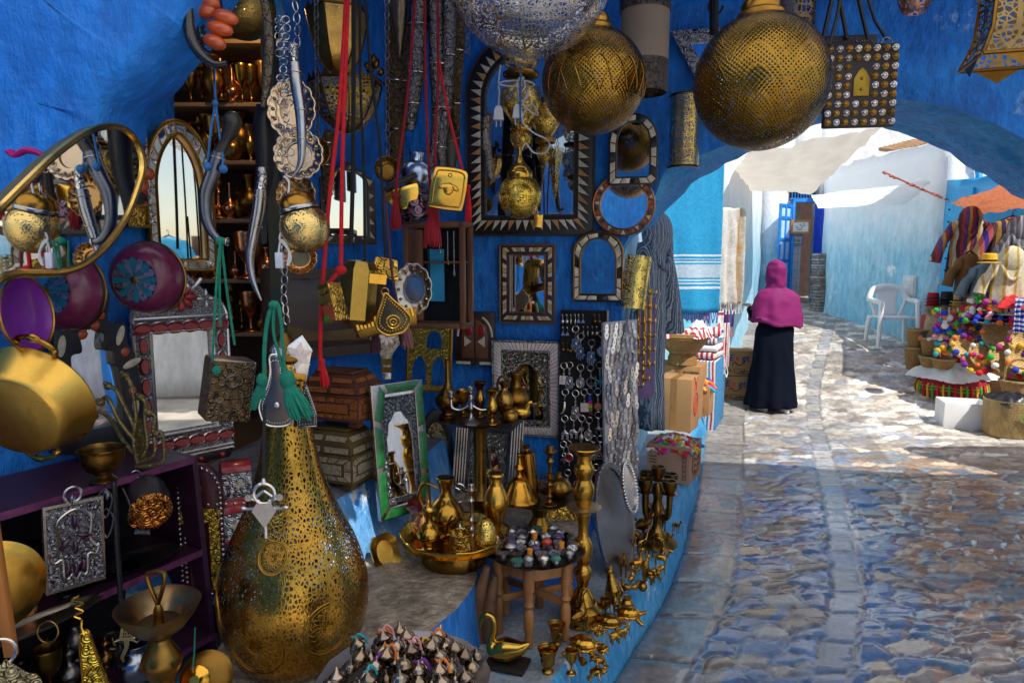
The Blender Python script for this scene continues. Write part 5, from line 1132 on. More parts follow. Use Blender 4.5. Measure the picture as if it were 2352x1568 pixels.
for k in range(5):b.tube([((k-2)*.008,.004*k,.0),((k-2)*.016,.004*k,.05),((k-2)*.013,0,.1)],[.003,.005,.003],6,flat=.5)
for k in range(4):b.box((0,0,.03+.018*k),(.06,.004,.006),RY(10*k-10))
b.obj('forks',brass_old,T)
T,w_,h_=hang('lizard_tag','flat pale brass lizard shaped tag with square holes, hung by the lamp dish','tag',(270,1375,316,1524),Y=1.72,yaw=20,roll=-12)
b=MB()
b.ring(outline(.034,.05),outline(.02,.032),-.002,.002,TR(0,0));b.box((0,0,0),(.022,.004,.003)).box((0,.01,0),(.022,.003,.003)).box((0,-.01,0),(.022,.003,.003)).box((0,0,0),(.003,.034,.003)).box((.006,0,0),(.002,.034,.003)).box((-.006,0,0),(.002,.034,.003))
b.prism([(-.008,.024),(.008,.024),(.012,.055),(0,.075),(-.012,.055)],-.002,.002).tube([(0,-.022,0),(.004,-.045,0),(-.002,-.07,0),(.004,-.085,0)],[.008,.006,.005,.002],6,sm=3,flat=.4)
for sx in(-1,1):b.tube([(sx*.012,.022,0),(sx*.03,.032,0),(sx*.032,.05,0)],.003,5).tube([(sx*.014,-.022,0),(sx*.028,-.03,0),(sx*.034,-.018,0)],.003,5)
b.obj('plate',metalm('pale_brass',(.62,.52,.32),.42,.3),T)
vessel('blued_pot','round silver pot with a bluish shine on the bottom shelf','pot',on_shelf(318,1560,.37),.125,'pot',metalm('blued_silver',(.38,.46,.60),.22,.5,vs=6),n=36)
vessel('small_jar','small dull steel jar behind the blued pot','jar',on_shelf(262,1510,.37),.08,'pot',steel)
for z,nm,off in((.695,'middle',.18),(.695,'middle',.06),(.37,'bottom',.22),(.37,'bottom',.10)):
 for i in range(8):y=1.66+.075*i+rnd.uniform(-.02,.02);p=Vector((-2.69+.529*y,y,z+.001))+NA*off;k=rnd.choice(['pot','ewer','vase','goblet','pot']);vessel('old_pot','dull old metal %s crowded at the back of the %s plum shelf'%({'pot':'pot','ewer':'jug','vase':'vase','goblet':'goblet'}[k],nm),'pot',p,rnd.uniform(.08,.16),k,rnd.choice([brass_old,brass_dark,copper,steel,silver_dark,MT['black_pewter']]),'old metalware at the back of the plum shelves',n=16,lid=rnd.random()<.3)
T=thing('oil_lamp_dish','wide spouted brass lamp dish on a turned baluster, in front of the shelf','lamp',Vector((PY(374,1560,1.62).x,1.62,.25)));z0=PY(374,1400,1.62).z-.25
def lampdish(a,t):return 1+.14*max(0,cos(a+1.1))**12+.10*max(0,cos(a-1.9))**12
MB().lathe([(.09,0),(.09,.02),(.04,.06),(.025,.2),(.03,z0-.35),(.045,z0-.31),(.03,z0-.27),(.026,z0-.2),(.036,z0-.17),(.05,z0-.135),(.036,z0-.105),(.022,z0-.075),(.04,z0-.055)],28,sm=2).obj('baluster',brass_old,T)
MB().lathe([(.03,z0-.06),(.06,z0-.045),(.085,z0-.012),(.098,z0+.012),(.10,z0+.016),(.096,z0+.014),(.062,z0-.01),(.05,z0-.03),(0,z0-.035)],56,wob=lampdish).obj('dish',metalm('bronze_dish',(.42,.29,.14),.33,.5),T)
b=MB();b.lathe([(.012,z0-.035),(.012,z0+.0),(.006,z0+.015),(0,z0+.02)],12);z2=z0+.015;b.tube([(0,0,z2),(-.014,0,z2+.04),(-.022,0,z2+.075),(-.012,0,z2+.085),(.012,0,z2+.085),(.022,0,z2+.075),(.014,0,z2+.04),(0,0,z2)],.0055,8,sm=3).tube([(0,0,z2),(-.004,0,z2+.02),(0,0,z2+.03),(.004,0,z2+.02)],.0025,6,closed=True);b.obj('loop_handle',brass_old,T)
T=thing('brass_cymbal','pair of small brass cymbals on a green string, low beside the big lantern','cymbal',PY(448,1560,1.66),Vector((.25,-.9,.35)).to_track_quat('Z','Y').to_matrix().to_4x4());MB().lathe([(0,.012),(.012,.012),(.022,.003),(.034,.001),(.036,-.001),(0,-.001)],32).obj('disc',brass_hi,T);MB().lathe([(0,-.006),(.05,-.008),(.066,-.02),(.062,-.03),(0,-.03)],36,TR(.025,0,0)).obj('rear_disc',brass_dark,T);b=MB();b.tube([PY(442,1535,1.655),PY(446,1500,1.66),PY(448,1440,1.67)],.002,5);wpart(b,'string',green_r,T)
T,w_,h_=hang('studded_leather_panel','maroon leather arched panel with studs, gilt star disc and gold openwork strips','panel',(412,1066,516,1370),Y=2.34,yaw=8);maroon=mat('maroon_leather',(.075,.010,.016),.4,0,.3,24,.3,90,coat=.2);gold_f=emboss('gold_openwork',(.85,.55,.08),.35,.8,90,.8,.03)
MB().prism(outline(w_,h_,'round',.78),-.02,.01).obj('board',maroon,T,bev=.004);MB().prism(circ(.036,24),.01,.014,TR(-w_*.18,h_*.32,0)).obj('star_disc',emboss('gilt_star',(.75,.48,.14),.35,1,50,.8,.3),T)
b=MB();b.prism([(-.035*cos(a)*(1 if i%2 else .45),.035*sin(a)*(1 if i%2 else .45))for i,a in[(i,TAU*i/10)for i in range(10)]],.014,.017,TR(-w_*.18,h_*.32,0));b.obj('star',brass,T)
b=MB();b.box((-.0,h_*.12,.013),(w_*.92,.05,.006)).box((w_*.30,-h_*.18,.013),(.035,h_*.52,.006));b.obj('gold_strips',gold_f,T);pts=[p for p in resample(outline(w_*.92,h_*.95,'round',.78),60)];jewels(T,'studs',[(p.x,p.y)for p in pts]+[(-w_*.4+.03*i,h_*.20)for i in range(8)]+[(-w_*.36,-.02-.018*i)for i in range(10)]+[(-w_*.2,-.03-.018*i)for i in range(9)],.0065,silver)
b=MB();b.prism(outline(w_*.34,h_*.36,'round',.7),.01,.02,TR(-w_*.1,-h_*.24,0));b.obj('leather_pad',mat('tan_leather',(.16,.045,.022),.4,0,.2,20,.2),T,bev=.004)
for(bb,l,Y_)in(((510,1058,578,1150),'upper of two little red chests covered in chased silver, behind the big lantern',2.55),((500,1150,578,1245),'lower of two little red chests covered in chased silver, behind the big lantern',2.38)):
 T,w_,h_=hang('silver_chest',l,'chest',bb,Y=Y_,yaw=30,group='little silver clad chests');T.matrix_world=T.matrix_world@TR(0,0,-.04)
 b=MB();b.box((0,-h_*.12,0),(w_,h_*.66,.10)).obj('box',silver_emb,T,bev=.004);b=MB();b.prism([(-.05,0),(.05,0),(.04,.022),(.015,.034),(-.015,.034),(-.04,.022)],-w_/2,w_/2,TR(0,h_*.22,0)@RY(90));b.obj('lid',mat('red_lacquer',(.36,.018,.03),.3,0,.2,10,.1,coat=.3),T,bev=.003);MB().box((0,-h_*.1,.051),(w_*.3,w_*.2,.004),RZ(30)).obj('bone_lozenge',bone,T);MB().box((0,-h_*.46,0),(w_*1.02,h_*.1,.104)).obj('plinth',MT['red_lacquer'],T,bev=.003)
garment('blue_tunic','plain blue tunic hanging on the garden wall across the lane','tunic',Vector((5.04,-.85,2.0)),1.05,.6,-75,mat('sky_blue_cotton',(.05,.42,.80),.8,0,.15,9,.2,60),.45)
b=MB();b.box((0,0,0),(.03,.5,.3));o=b.obj('brown_board',wood,bev=.004);o.location=(5.05,-.3,1.85);tag(o,'brown board fixed on the garden wall beside the blue tunic','board')
# ------------------------------------------------------------------ teardrop lantern
T=thing('teardrop_lantern','huge pierced brass teardrop floor lantern in the foreground','lantern',Vector((-.655,1.95,.49)))
tp=[(.10,0),(.155,.022),(.195,.085),(.216,.17),(.218,.24),(.207,.30),(.183,.375),(.152,.44),(.118,.52),(.092,.60),(.074,.69),(.063,.76),(.057,.84),(.052,.92)]
pm=pierced('pierced_lantern_brass',(.56,.30,.045),112,.175,.22,'leaf',.6,dirt=.7)
MB().lathe(tp,90,sm=4,caps=False).obj('body',pm,T,ang=180);fret=metalm('lantern_fret',(.50,.27,.04),.3,.5)
def on_drop(th,z):
 P=catmull([(r,q,0)for r,q in tp],4);r=interp([(p.y,p.x)for p in P],z);return Vector((r*cos(th),r*sin(th),z)),r
def rosette(th0,z0,R_,n=18):
 b=MB()
 for rr,w_ in((1,.0030),(.88,.0015)):
  pts=[]
  for i in range(36):
   a=TAU*i/36;p,r=on_drop(0,z0+R_*rr*sin(a));th=th0+R_*rr*cos(a)/max(r,.03);q,_=on_drop(th,z0+R_*rr*sin(a));pts.append(q*1.0+Vector((q.x,q.y,0)).normalized()*.0)
  b.tube(pts,w_,5,closed=True,flat=.5)
 for k in range(n):
  for sg in(1,-1):
   pts=[]
   for t in(.15,.4,.6,.8):
    a=TAU*k/n+sg*(t-.15)*1.1;z=z0+R_*t*sin(a);_,r=on_drop(0,z);q,_=on_drop(th0+R_*t*cos(a)/max(r,.03),z);pts.append(q+Vector((q.x,q.y,0)).normalized()*-.0004)
   b.tube(pts,.0012,4)
 b.obj('rosette',fret,T,ang=180)
VD=math.atan2(-1.95,.655)
for dth,z,R_ in((-.55,.16,.085),(.42,.19,.075),(-.32,.40,.04),(-1.5,.2,.075),(2.0,.17,.07)):rosette(VD+dth,z,R_)
MB().lathe([(.09,-.004),(.11,0),(.105,.015),(.10,.02)],48).obj('base_ring',brass_dark,T)
MB().lathe([(.055,.915),(.06,.925),(.052,.94),(.03,.97),(.012,1.0)],36,sm=2).obj('neck_cap',brass_dark,T)
# ------------------------------------------------------------------ ceiling lanterns
def globe(name,label,u,v,r,Y,m,sy=1.0,cap=True,drop=None,capm=None,roll=0):
 c_=PY(u,v,Y);T=thing(name,label,'lantern',c_,RX(roll));MB().lathe([(r*cos(-PI/2+PI*i/28)if i else 0,r*sy*sin(-PI/2+PI*i/28))for i in range(28)],64,caps=False).obj('globe',m,T,ang=180)
 if cap:
  cm=capm or brass_old;b=MB();h=r*sy;b.lathe([(r*.36,h*.93),(r*.37,h*.99),(r*.34,h*1.02),(r*.29,h*1.05),(r*.30,h*1.12),(r*.27,h*1.2),(r*.18,h*1.27),(r*.12,h*1.3),(r*.13,h*1.36),(r*.05,h*1.42),(.004,h*1.5),(.004,max(h*1.6,3.2-c_.z))],32);b.obj('cap',cm,T)
 return T
pd=pierced('dotted_brass',(.36,.20,.032),150,.42,.24,'lattice',1,dirt=.8);pd2=pierced('dotted_old_brass',(.34,.19,.03),170,.42,.25,'lattice',1,dirt=.85)
ps=pierced('pierced_silver',(.72,.70,.67),88,.10,.22,'leaf',1,dirt=.35)
globe('silver_globe_lantern','large pierced silver globe lantern cut off by the top of the picture',1219,-62,.232,2.05,ps,.98)
globe('brass_globe_lantern','left of the two big brass globe lanterns, with interlaced arches of fine dots',1363,187,.168,2.3,pd)
globe('brass_globe_lantern','right and larger of the two big brass globe lanterns, above the arch',1747,190,.194,2.1,pd2,1.01,roll=-6)
gT=bpy.context.scene.objects['brass_globe_lantern'];b=MB();fretR=.1695
for k in range(9):
 th=-PI/2-.9+k*.30;pts=[]
 for i in range(15):
  t=i/14;a=th+(t-.5)*.55;ph=-.38+.62*sin(PI*t);pts.append((fretR*cos(ph)*cos(a),fretR*cos(ph)*sin(a),fretR*sin(ph)))
 b.tube(pts,.0032,5,flat=.4)
b.obj('arch_bands',brass,gT,ang=180)
mid=pierced('small_pierced_brass',(.78,.52,.10),110,.11,.28,'leaf',1,dirt=.4)
def lamp_at(name,label,u,v0,v1,Y,parts,group=None):
 """parts: list of (name, profile in px (r, v), material)"""
 c_=PY(u,v1,Y);s_=Y/F;T=thing(name,label,'lantern',c_,None,group)
 for nm,P,m,n in parts:MB(s_).lathe([(r,v1-v)for r,v in P],n,sm=2,caps=False).obj(nm,m,T,ang=60)
 return T
T=lamp_at('tiered_lantern','tiered pierced brass lantern of tulip, dish and urn, tangled in white cable',1196,100,352,2.75,[('tulip',[(12,182),(36,165),(42,140),(40,110),(30,100)],mid,10),('dish',[(10,192),(36,190),(40,182),(36,178),(12,180)],brass_old,28),('urn',[(20,292),(24,280),(42,255),(46,232),(40,210),(22,196),(14,192)],mid,28),('collar',[(16,306),(24,304),(24,292),(20,290)],brass,24),('bud',[(0,350),(14,342),(23,326),(24,312),(16,304)],mid,20)])
b=MB(.001);zt=T.location.z;b=MB();b.tube([T.location+Vector((0,0,.4)),Vector((T.location.x,T.location.y,3.25))],.004,6);wpart(b,'rod',brass_dark,T)
T=lamp_at('ball_lantern','golden pierced ball lantern with a stepped cap, hung lowest in the middle',1194,350,503,2.62,[('ball',[(0,503),(20,500),(38,484),(48,458),(48,440),(38,420),(26,410)],pierced('gold_filigree',(.90,.62,.10),120,.10,.26,'leaf',1,dirt=.25),36),('cap',[(28,414),(29,398),(24,396),(22,390),(14,382),(8,372),(4,362),(4,340),(0,338)],brass,28)])
b=MB();b.chain([PY(1195,340,2.62),PY(1196,285,2.64),PY(1197,200,2.66)],.010,.0022);wpart(b,'chain',brass,T)
lamp_at('urn_lantern','shadowed pierced brass urn lantern just right of the tiered one',1252,180,385,2.9,[('urn',[(14,318),(30,296),(34,270),(30,250),(20,240)],mid,24),('collar',[(22,332),(24,322),(14,318)],brass_dark,24),('bud',[(0,386),(12,374),(20,356),(20,344),(12,336)],mid,20),('rod',[(2,240),(2,-200)],brass_dark,6)])
wc=mat('white_cable',(.62,.62,.64),.5,0,.05,10,.02)
def cable(label,pts,Y,plug):
 P=[PY(u,v,Y+.02*sin(i*2.1))for i,(u,v)in enumerate(pts)];T=thing('power_cable',label,'cable',P[0],None,'white lamp cables');b=MB();b.tube(P,.0032,6,sm=5);wpart(b,'cord',wc,T)
 if plug:
  c_=PY(plug[0],plug[1],Y-.01);s_=Y/F;q=MB();q.box(c_,(24*s_,14*s_,26*s_),taper=.7).box(c_+Vector((0,0,13*s_)),(12*s_,10*s_,8*s_));wpart(q,'plug',white_p,T,bev=.002)
  q=MB();[q.tube([c_+Vector((dx*s_,0,-12*s_)),c_+Vector((dx*s_,0,-28*s_))],1.8*s_,6)for dx in(-5,5)];wpart(q,'pins',silver,T)
cable('white cable with a plug dangling left of the tiered lantern',[(1150,150),(1146,180),(1150,195),(1200,200),(1228,196),(1205,186),(1150,190),(1147,215),(1145,245)],2.68,(1145,262))
cable('white cable knotted over the front of the urn, with a plug',[(1198,172),(1188,190),(1192,215),(1205,200),(1200,178),(1192,230),(1210,225),(1214,208),(1200,240),(1190,248)],2.64,(1189,258))
cable('loose white cable looping from the urn down to the right',[(1200,240),(1225,262),(1236,262),(1222,240),(1208,250),(1200,280),(1225,305),(1255,320),(1262,335),(1250,352),(1225,350),(1208,330),(1198,345)],2.63,None)
b=MB();b.tube([PY(u,v,2.62)for u,v in((1196,166),(1195,220),(1195,285))],.004,6);tag(b.obj('blue_tie',blue_r),'blue cord tied down the front of the tiered lantern','cord')
T=lamp_at('drum_shade','tall beige parchment drum shade with dark carved bands',1478,-40,215,2.9,[('shade',[(52,150),(54,-10)],mat('beige_parchment',(.30,.22,.15),.7,0,.12,6,.1,60),48),('lower_band',[(50,215),(52,205),(53,148)],emboss('carved_dark_band',(.12,.09,.07),.5,.3,60,.8,.3),48),('upper_band',[(55,45),(55,-60),(50,-64)],MT['carved_dark_band'],48)])
T,w_,h_=hang('cylinder_sconce','half cylinder brass wall light with a pierced pattern, left of the arch','lantern',(1537,220,1607,387),'B',.05);cyl=pierced('cylinder_fret',(.72,.48,.10),95,.12,.3,'leaf',.7,dirt=.5)
MB().sheet(lambda a,b:(w_*.5*cos(PI*(1-a)),(b-.5)*h_,w_*.55*sin(PI*a)),30,8).obj('shade',cyl,T,ang=180);b=MB()
for y in(-.49,.49):MB().tube([(w_*.505*cos(PI*i/16),y*h_,w_*.555*sin(PI*i/16))for i in range(17)],.006,6).obj('rim',brass_old,T)
T,w_,h_=hang('triangle_mirror','downward pointing triangular mirror in a chased dark frame, behind the right globe','mirror',(1535,66,1770,280),'B',.04);o_=[(-w_/2,h_/2),(0,-h_/2),(w_/2,h_/2)];i_=[(-w_*.30,h_*.36),(0,-h_*.18),(w_*.30,h_*.36)]
o_,i_=[o_[0],o_[1],o_[2]],i_;MB().ring(o_,i_,-.015,.015).obj('frame',emboss('silver_on_black',(.40,.40,.42),.4,.7,70,.8,.05),T,bev=.003);MB().prism(i_,-.01,-.005).obj('glass',mirrorm,T,ang=20)
b=MB();P=[PY(1640,v,2.8)for v in(75,30,-20)];b.tube(P,.018,8).tube([PY(u,v,2.8)for u,v in((1632,2),(1628,20),(1640,34),(1656,26),(1660,14))],.005,6,sm=3).ell(P[0],(.02,.02,.012));tag(b.obj('iron_hook',iron),'black iron hook hanging above the triangular mirror','hook')
lamp_at('column_lantern','dark pierced column lantern behind the right globe',1822,-60,105,2.55,[('column',[(20,105),(38,95),(42,60),(42,-80)],pierced('dark_fret',(.16,.11,.06),70,.12,.45,'leaf',.6),24)])
lamp_at('copper_lantern','little copper pierced lantern peeping in at the top right',2101,-50,33,2.3,[('cage',[(10,33),(26,28),(38,-6),(42,-40)],pierced('copper_fret',(.62,.30,.18),60,.13,.35,'leaf',1),8)])
T=thing('square_lantern','dark square brass lantern with a flared hood at the top right corner','lantern',PY(2330,60,2.2),RZ(28));b=MB();q=[(.155,-.10),(.115,-.02),(.105,.0),(.105,.10),(.12,.11),(.10,.2)]
b.lathe(q,4,caps=False).obj('cage',pierced('bronze_fret',(.30,.20,.08),55,.11,.38,'leaf',1),T,ang=20);b=MB()
for k in range(4):
 a=TAU*k/4;b.tube([(.155*cos(a),.155*sin(a),-.10),(.115*cos(a),.115*sin(a),-.02),(.105*cos(a),.105*sin(a),.1)],.006,6);c2=TAU*(k+1)/4;b.tube([(.155*cos(a),.155*sin(a),-.10),(.155*cos(c2),.155*sin(c2),-.10)],.006,6)
 m_=Vector((cos(a)+cos(c2),sin(a)+sin(c2),0))*.0775;e_=Vector((cos(c2)-cos(a),sin(c2)-sin(a),0))*.05;b.add([m_-e_+Vector((0,0,-.10)),m_+e_+Vector((0,0,-.10)),m_+Vector((0,0,-.145))],[(0,1,2)])
b.lathe([(.012,.2),(.004,.3),(.004,1.2)],8);b.obj('edges',brass_dark,T,ang=20);b=MB();b.tube([(-.02,-.155,.02),(-.02,-.16,-.02)],.006,6).ell((-.02,-.158,.03),.014,8,6);b.obj('latch',silver,T)
def bag(label,bb,Y,studs,group='leather bags above the arch'):
 T,w_,h_=hang('leather_bag',label,'bag',bb,Y=Y,yaw=-8,group=group);b=MB();b.box((0,0,0),(w_,h_,.03));b.obj('body',mat('brown_black_leather',(.018,.010,.012),.5,0,.3,12,.3,50),T,bev=.006)
 if studs:
  st=MB().lathe([(.0125,0),(.0115,.003),(.006,.006),(.004,.009),(0,.0095)],12);P=[(i+j,-w_*.45+w_*.9*i/7+rnd.uniform(-.002,.002),-h_*.44+h_*.88*j/8)for j in range(9)for i in range(8)];P=[p for p in P if not(abs(p[1]-.01*w_)<w_*.13 and-h_*.14<p[2]<h_*.24)]
  for q,m in((0,brass_old),(1,silver)):copies('stud',st,m,T,[TR(x,y,.015)for k,x,y in P if k%2==q])
  MB().prism([(-w_*.11,-h_*.13),(w_*.11,-h_*.13),(w_*.11,h_*.08),(w_*.05,h_*.17),(0,h_*.21),(-w_*.05,h_*.17),(-w_*.11,h_*.08)],.015,.021).obj('clasp_plate',metalm('dull_gold_plate',(.55,.38,.06),.45,.4),T,bev=.001)
  b=MB();[b.ell((0,y,.022),.006,8,6)for y in(-h_*.05,h_*.08)];b.obj('rivets',brass,T)
 else:
  b=MB();[b.ell((rnd.uniform(-.48,.48)*w_,h_*(.5-rnd.uniform(.02,.18)),.016),.0022,6,4)for _ in range(40)];b.obj('sequins',silver,T)
 return T,w_,h_
T,w_,h_=bag('black leather bag covered in brass and silver studs, hanging above the arch',(1892,104,2056,294),2.5,True);b=MB()
b.tube([PY(2037,92,2.5),PY(2010,50,2.5),PY(1985,-30,2.5)],.006,6).tube([PY(1905,104,2.49),PY(1922,40,2.49),PY(1935,-30,2.49)],.006,6);wpart(b,'strap',black,T);b=MB();b.torus(.020,.0025,20,6,TR(*PY(2037,100,2.49))@RX(85));wpart(b,'ring',silver_dark,T)
T,w_,h_=bag('plain black sequinned bag hanging behind the studded one',(1880,84,2008,260),2.6,False);b=MB()
for u0,u1 in((1890,1915),(1945,1925),(1993,1968)):b.tube([PY(u0,90,2.58),PY(u1,-20,2.58)],.008,6)
wpart(b,'straps',black,T)
# ------------------------------------------------------------------ things hung at the shop doorway
T=lamp_at('horn_cone_lantern','pointed brown pierced cone lantern hanging beside the near arch',382,-60,175,1.95,[('cone',[(0,176),(5,168),(20,90),(36,10),(40,-60)],pierced('brown_fret',(.22,.12,.07),130,.22,.4,'dots',.6),10)]);T.rotation_euler=(0,R(-14),0);T.location=PY(408,176,1.95)
b=MB();I_=T.matrix_world.inverted();
for k in range(10):a=TAU*k/10;b.tube([(.0*cos(a),0,.0),(.024*cos(a),.024*sin(a),.10),(.045*cos(a),.045*sin(a),.22)],.0016,5)
b.obj('ribs',brass,T)
b=MB();b.tube([PY(u,v,1.78)for u,v in((432,-40),(432,40),(440,90),(462,126),(492,148),(520,146))],[.014,.014,.015,.013,.010,.007],10,sm=5);T=tag(b.obj('ox_horn',mat('black_horn',(.012,.010,.009),.25,0,.4,20,.1,40,coat=.4)),'long curved black horn hanging at the top left','horn')
T=thing('amber_necklace','necklace of fat amber beads with small turquoise ones, hung at the top left','necklace',PY(490,60,1.82));b=MB()
for u,v,a,rx in((478,6,10,26),(472,26,0,24),(517,40,15,30),(505,66,14,30),(493,97,20,26)):
 c_=PY(u,v,1.82);s_=1.82/F;b.ell(c_,(rx*s_,.02,16*s_),18,10,rot=RY(a))
wpart(b,'beads',orange,T);b=MB();c2=MB()
for i in range(16):c_=PY(455+rnd.uniform(-4,14),45+i*4.2,1.85);(b if i%3 else c2).ell(c_,.006,8,6)
wpart(b,'dark_beads',black,T);wpart(c2,'turquoise_beads',turq,T);b=MB();b.tube([PY(u,v,1.83)for u,v in((500,-40),(512,40),(500,80),(486,120),(462,100),(452,40),(458,-40))],.003,6,sm=4);wpart(b,'string',black_r,T)
globe('dark_globe_lantern','dim brass globe lantern in the gloom at the top of the shop door',560,18,.105,2.45,pierced('dim_dotted_brass',(.42,.28,.08),130,.25,.35,'dots'),1,False)
def dagger(name,label,sheath,hilt,Y,sm_,hm,rings=(),flat=.55,cord=None,cordm=None,cap=None,group=None,cat='dagger'):
 T=thing(name,label,cat,PY(sheath[0][0],sheath[0][1],Y),None,group);s_=Y/F;b=MB();b.tube([PY(u,v,Y)for u,v,r in sheath],[r*s_ for _,_,r in sheath],12,sm=5,flat=1);wpart(b,'sheath',sm_,T)
 if hilt:b=MB();b.tube([PY(u,v,Y)for u,v,r in hilt],[r*s_ for _,_,r in hilt],12,sm=5);wpart(b,'hilt',hm,T)
 for u,v,r,a in rings or():wpart(MB().torus(r*s_,1.6*s_,18,6,TR(*PY(u,v,Y))@RY(a)),'band',silver,T)
 if cord:b=MB();[b.tube([PY(u,v,Y-.01)for u,v in c],.0034,6,sm=3)for c in cord];wpart(b,'cord',cordm,T)
 return T
dagger('curved_dagger','curved dagger in a black and silver sheath hung by a light blue cord',[(502,350,16),(488,400,16),(472,450,15),(476,510,12),(500,548,9),(526,556,6)],[(503,352,14),(520,320,13),(534,285,20),(528,268,19),(524,260,8)],1.92,metalm('black_silver_sheath',(.16,.17,.19),.3,.6),blackw,[(500,362,17,15),(522,556,9,100)],cord=[[(491,150),(494,235),(484,300),(477,372),(472,380),(480,390)],[(492,152),(495,235),(503,300),(512,370),(508,385),(514,395)]],cordm=blue_r)
b=MB();b.ell(PY(491,152,1.9),.009).ell(PY(494,236,1.9),.008).ell(PY(476,382,1.9),.012,8,6).ell(PY(513,388,1.9),.012,8,6);tag(b.obj('cord_knots',blue_r),'knots in the light blue dagger cord','knots')
dagger('silver_dagger','slim curved silver dagger with a chased grip, hanging right of the shop shelves',[(598,436,13),(594,480,14),(582,540,12),(574,590,10),(580,640,8),(600,690,2)],[(598,438,11),(602,410,10),(600,385,8)],2.0,metalm('sheath_silver',(.42,.42,.42),.25,.5),silver_emb,[(597,452,15,10),(588,520,14,10)])
b=MB();b.tube([PY(u,v,2.1)for u,v in((598,-30),(612,30),(618,110),(612,190),(603,246))],[.012,.013,.013,.011,.006],10,sm=4);tag(b.obj('bone_sheath',emboss('carved_bone',(.22,.17,.11),.5,.2,60,.7,.35)),'long carved bone sheath hanging at the right of the shop doorway','sheath')
b=MB();b.tube([PY(u,v,2.15)for u,v in((612,245),(606,300),(610,380),(600,470),(604,560))],[.03,.035,.03,.022,.012],10,sm=4);tag(b.obj('leather_holster',black),'limp black leather holster hanging beside the silver dagger','holster')
T=thing('ring_necklace','cascade of linked silver rings with a spiral pendant, hanging by the shop door','necklace',PY(640,30,1.98));b=MB()
for v in range(46,400,19):
 for u in((640,656)if v<130 or(v//19)%3==0 else(648,)):b.torus(.0105,.0017,16,5,TR(*PY(u+rnd.uniform(-3,3)+(v-46)*.03,v,1.98))@RX(80+rnd.uniform(-20,20))@RY(rnd.uniform(-25,25)))
b.chain([PY(676,0,1.98),PY(684,60,1.98),PY(678,140,1.98)],.011,.002);wpart(b,'rings',silver,T)
dagger('curved_dagger','curved silver dagger with a pale blue gleam, hanging over the scalloped dishes',[(676,145,13),(680,190,14),(690,260,12),(693,330,10),(690,375,7),(674,404,2)],[(676,148,10),(672,120,9),(674,100,11)],1.96,MT['sheath_silver'],silver_emb,[(678,166,15,5),(690,252,13,5),(693,318,11,5)])
def scallop(label,u,v,ru,rv,Y,m,d=(.1,-1,.1),n=14,group='scalloped metal dishes',name='scalloped_dish'):
 q=Vector(d).normalized().to_track_quat('Z','Y').to_matrix().to_4x4();r=ru*Y/F;T=thing(name,label,'dish',PY(u,v,Y),q,group);wb=lambda a,t:1+(.07*abs(sin(a*n/2))if t>.35 else 0)
 MB().lathe([(0,.0),(r*.5,.0),(r*.54,.006),(r*.62,.006),(r*.72,.010),(r*.86,.016),(r*.96,.022),(r,.021),(r*.9,.012),(r*.6,-.004),(0,-.006)],84,Matrix.Diagonal((1,rv/ru,1,1)),wob=wb).obj('dish',m,T,ang=60)
 b=MB();[b.ell((r*.8*cos(TAU*k/n),r*.8*rv/ru*sin(TAU*k/n),.012),(r*.09,r*.09,.008),8,6)for k in range(n)];b.obj('lobes',m,T);return T
amb=metalm('warm_silver',(.62,.50,.36),.2,.35)
scallop('upper silver scalloped dish behind the hanging rings',672,254,50,64,2.12,amb);scallop('second silver scalloped dish, below the curved silver dagger',688,358,52,54,2.10,amb)
scallop('amber tinted scalloped dish partly behind the small brass ball lamp',682,452,42,46,2.14,metalm('amber_dish',(.60,.34,.12),.22,.4));scallop('lowest amber scalloped dish, under the small brass ball lamp',690,594,38,34,2.14,MT['amber_dish'])
T=lamp_at('small_ball_lamp','small dotted brass ball lamp with a bell cap, hung at the shop door',715,400,580,1.97,[('ball',[(0,580),(24,576),(44,558),(54,530),(52,505),(40,484),(30,478)],pierced('dotted_bright_brass',(.78,.55,.2),150,.30,.25,'dots',1,dirt=.15),40),('collar',[(44,484),(44,476),(40,474)],silver,32),('cap',[(42,476),(40,462),(32,448),(16,436),(8,424),(0,420)],brass_old,32)])
T.rotation_euler=(0,R(-14),0)
T=thing('power_cable','coiled white cable with a plug hanging left of the small ball lamp','cable',PY(648,560,1.94),None,'white lamp cables');b=MB();b.tube([PY(u,v,1.94)for u,v in((652,405),(664,420),(658,470),(650,520),(642,548),(652,560),(664,580),(660,610),(668,590),(656,560),(645,552),(640,580))],.003,6,sm=4);wpart(b,'cord',wc,T);b=MB();b.box(PY(642,598,1.94),(.022,.016,.045));wpart(b,'plug',mat('bluish_plastic',(.52,.56,.66),.4),T,bev=.003);b=MB();b.tube([PY(645,612,1.94),PY(645,625,1.94)],.003,6);wpart(b,'pin',brass,T)
T=thing('steel_chain','steel link chain hanging down to the green corded flask','chain',PY(656,560,1.95));b=MB();b.chain([PY(653,420,1.95),PY(652,520,1.95),PY(654,600,1.95),PY(652,680,1.95),PY(660,745,1.95)],.011,.0022);wpart(b,'links',silver,T)
T=thing('box_canteen','dark wooden box with chased silver sides and red stones, swinging on green cords','box',PY(520,892,1.86),RZ(36)@RY(9)@RX(2));s_=1.86/F;W1,W2,H_=.112,.100,.165
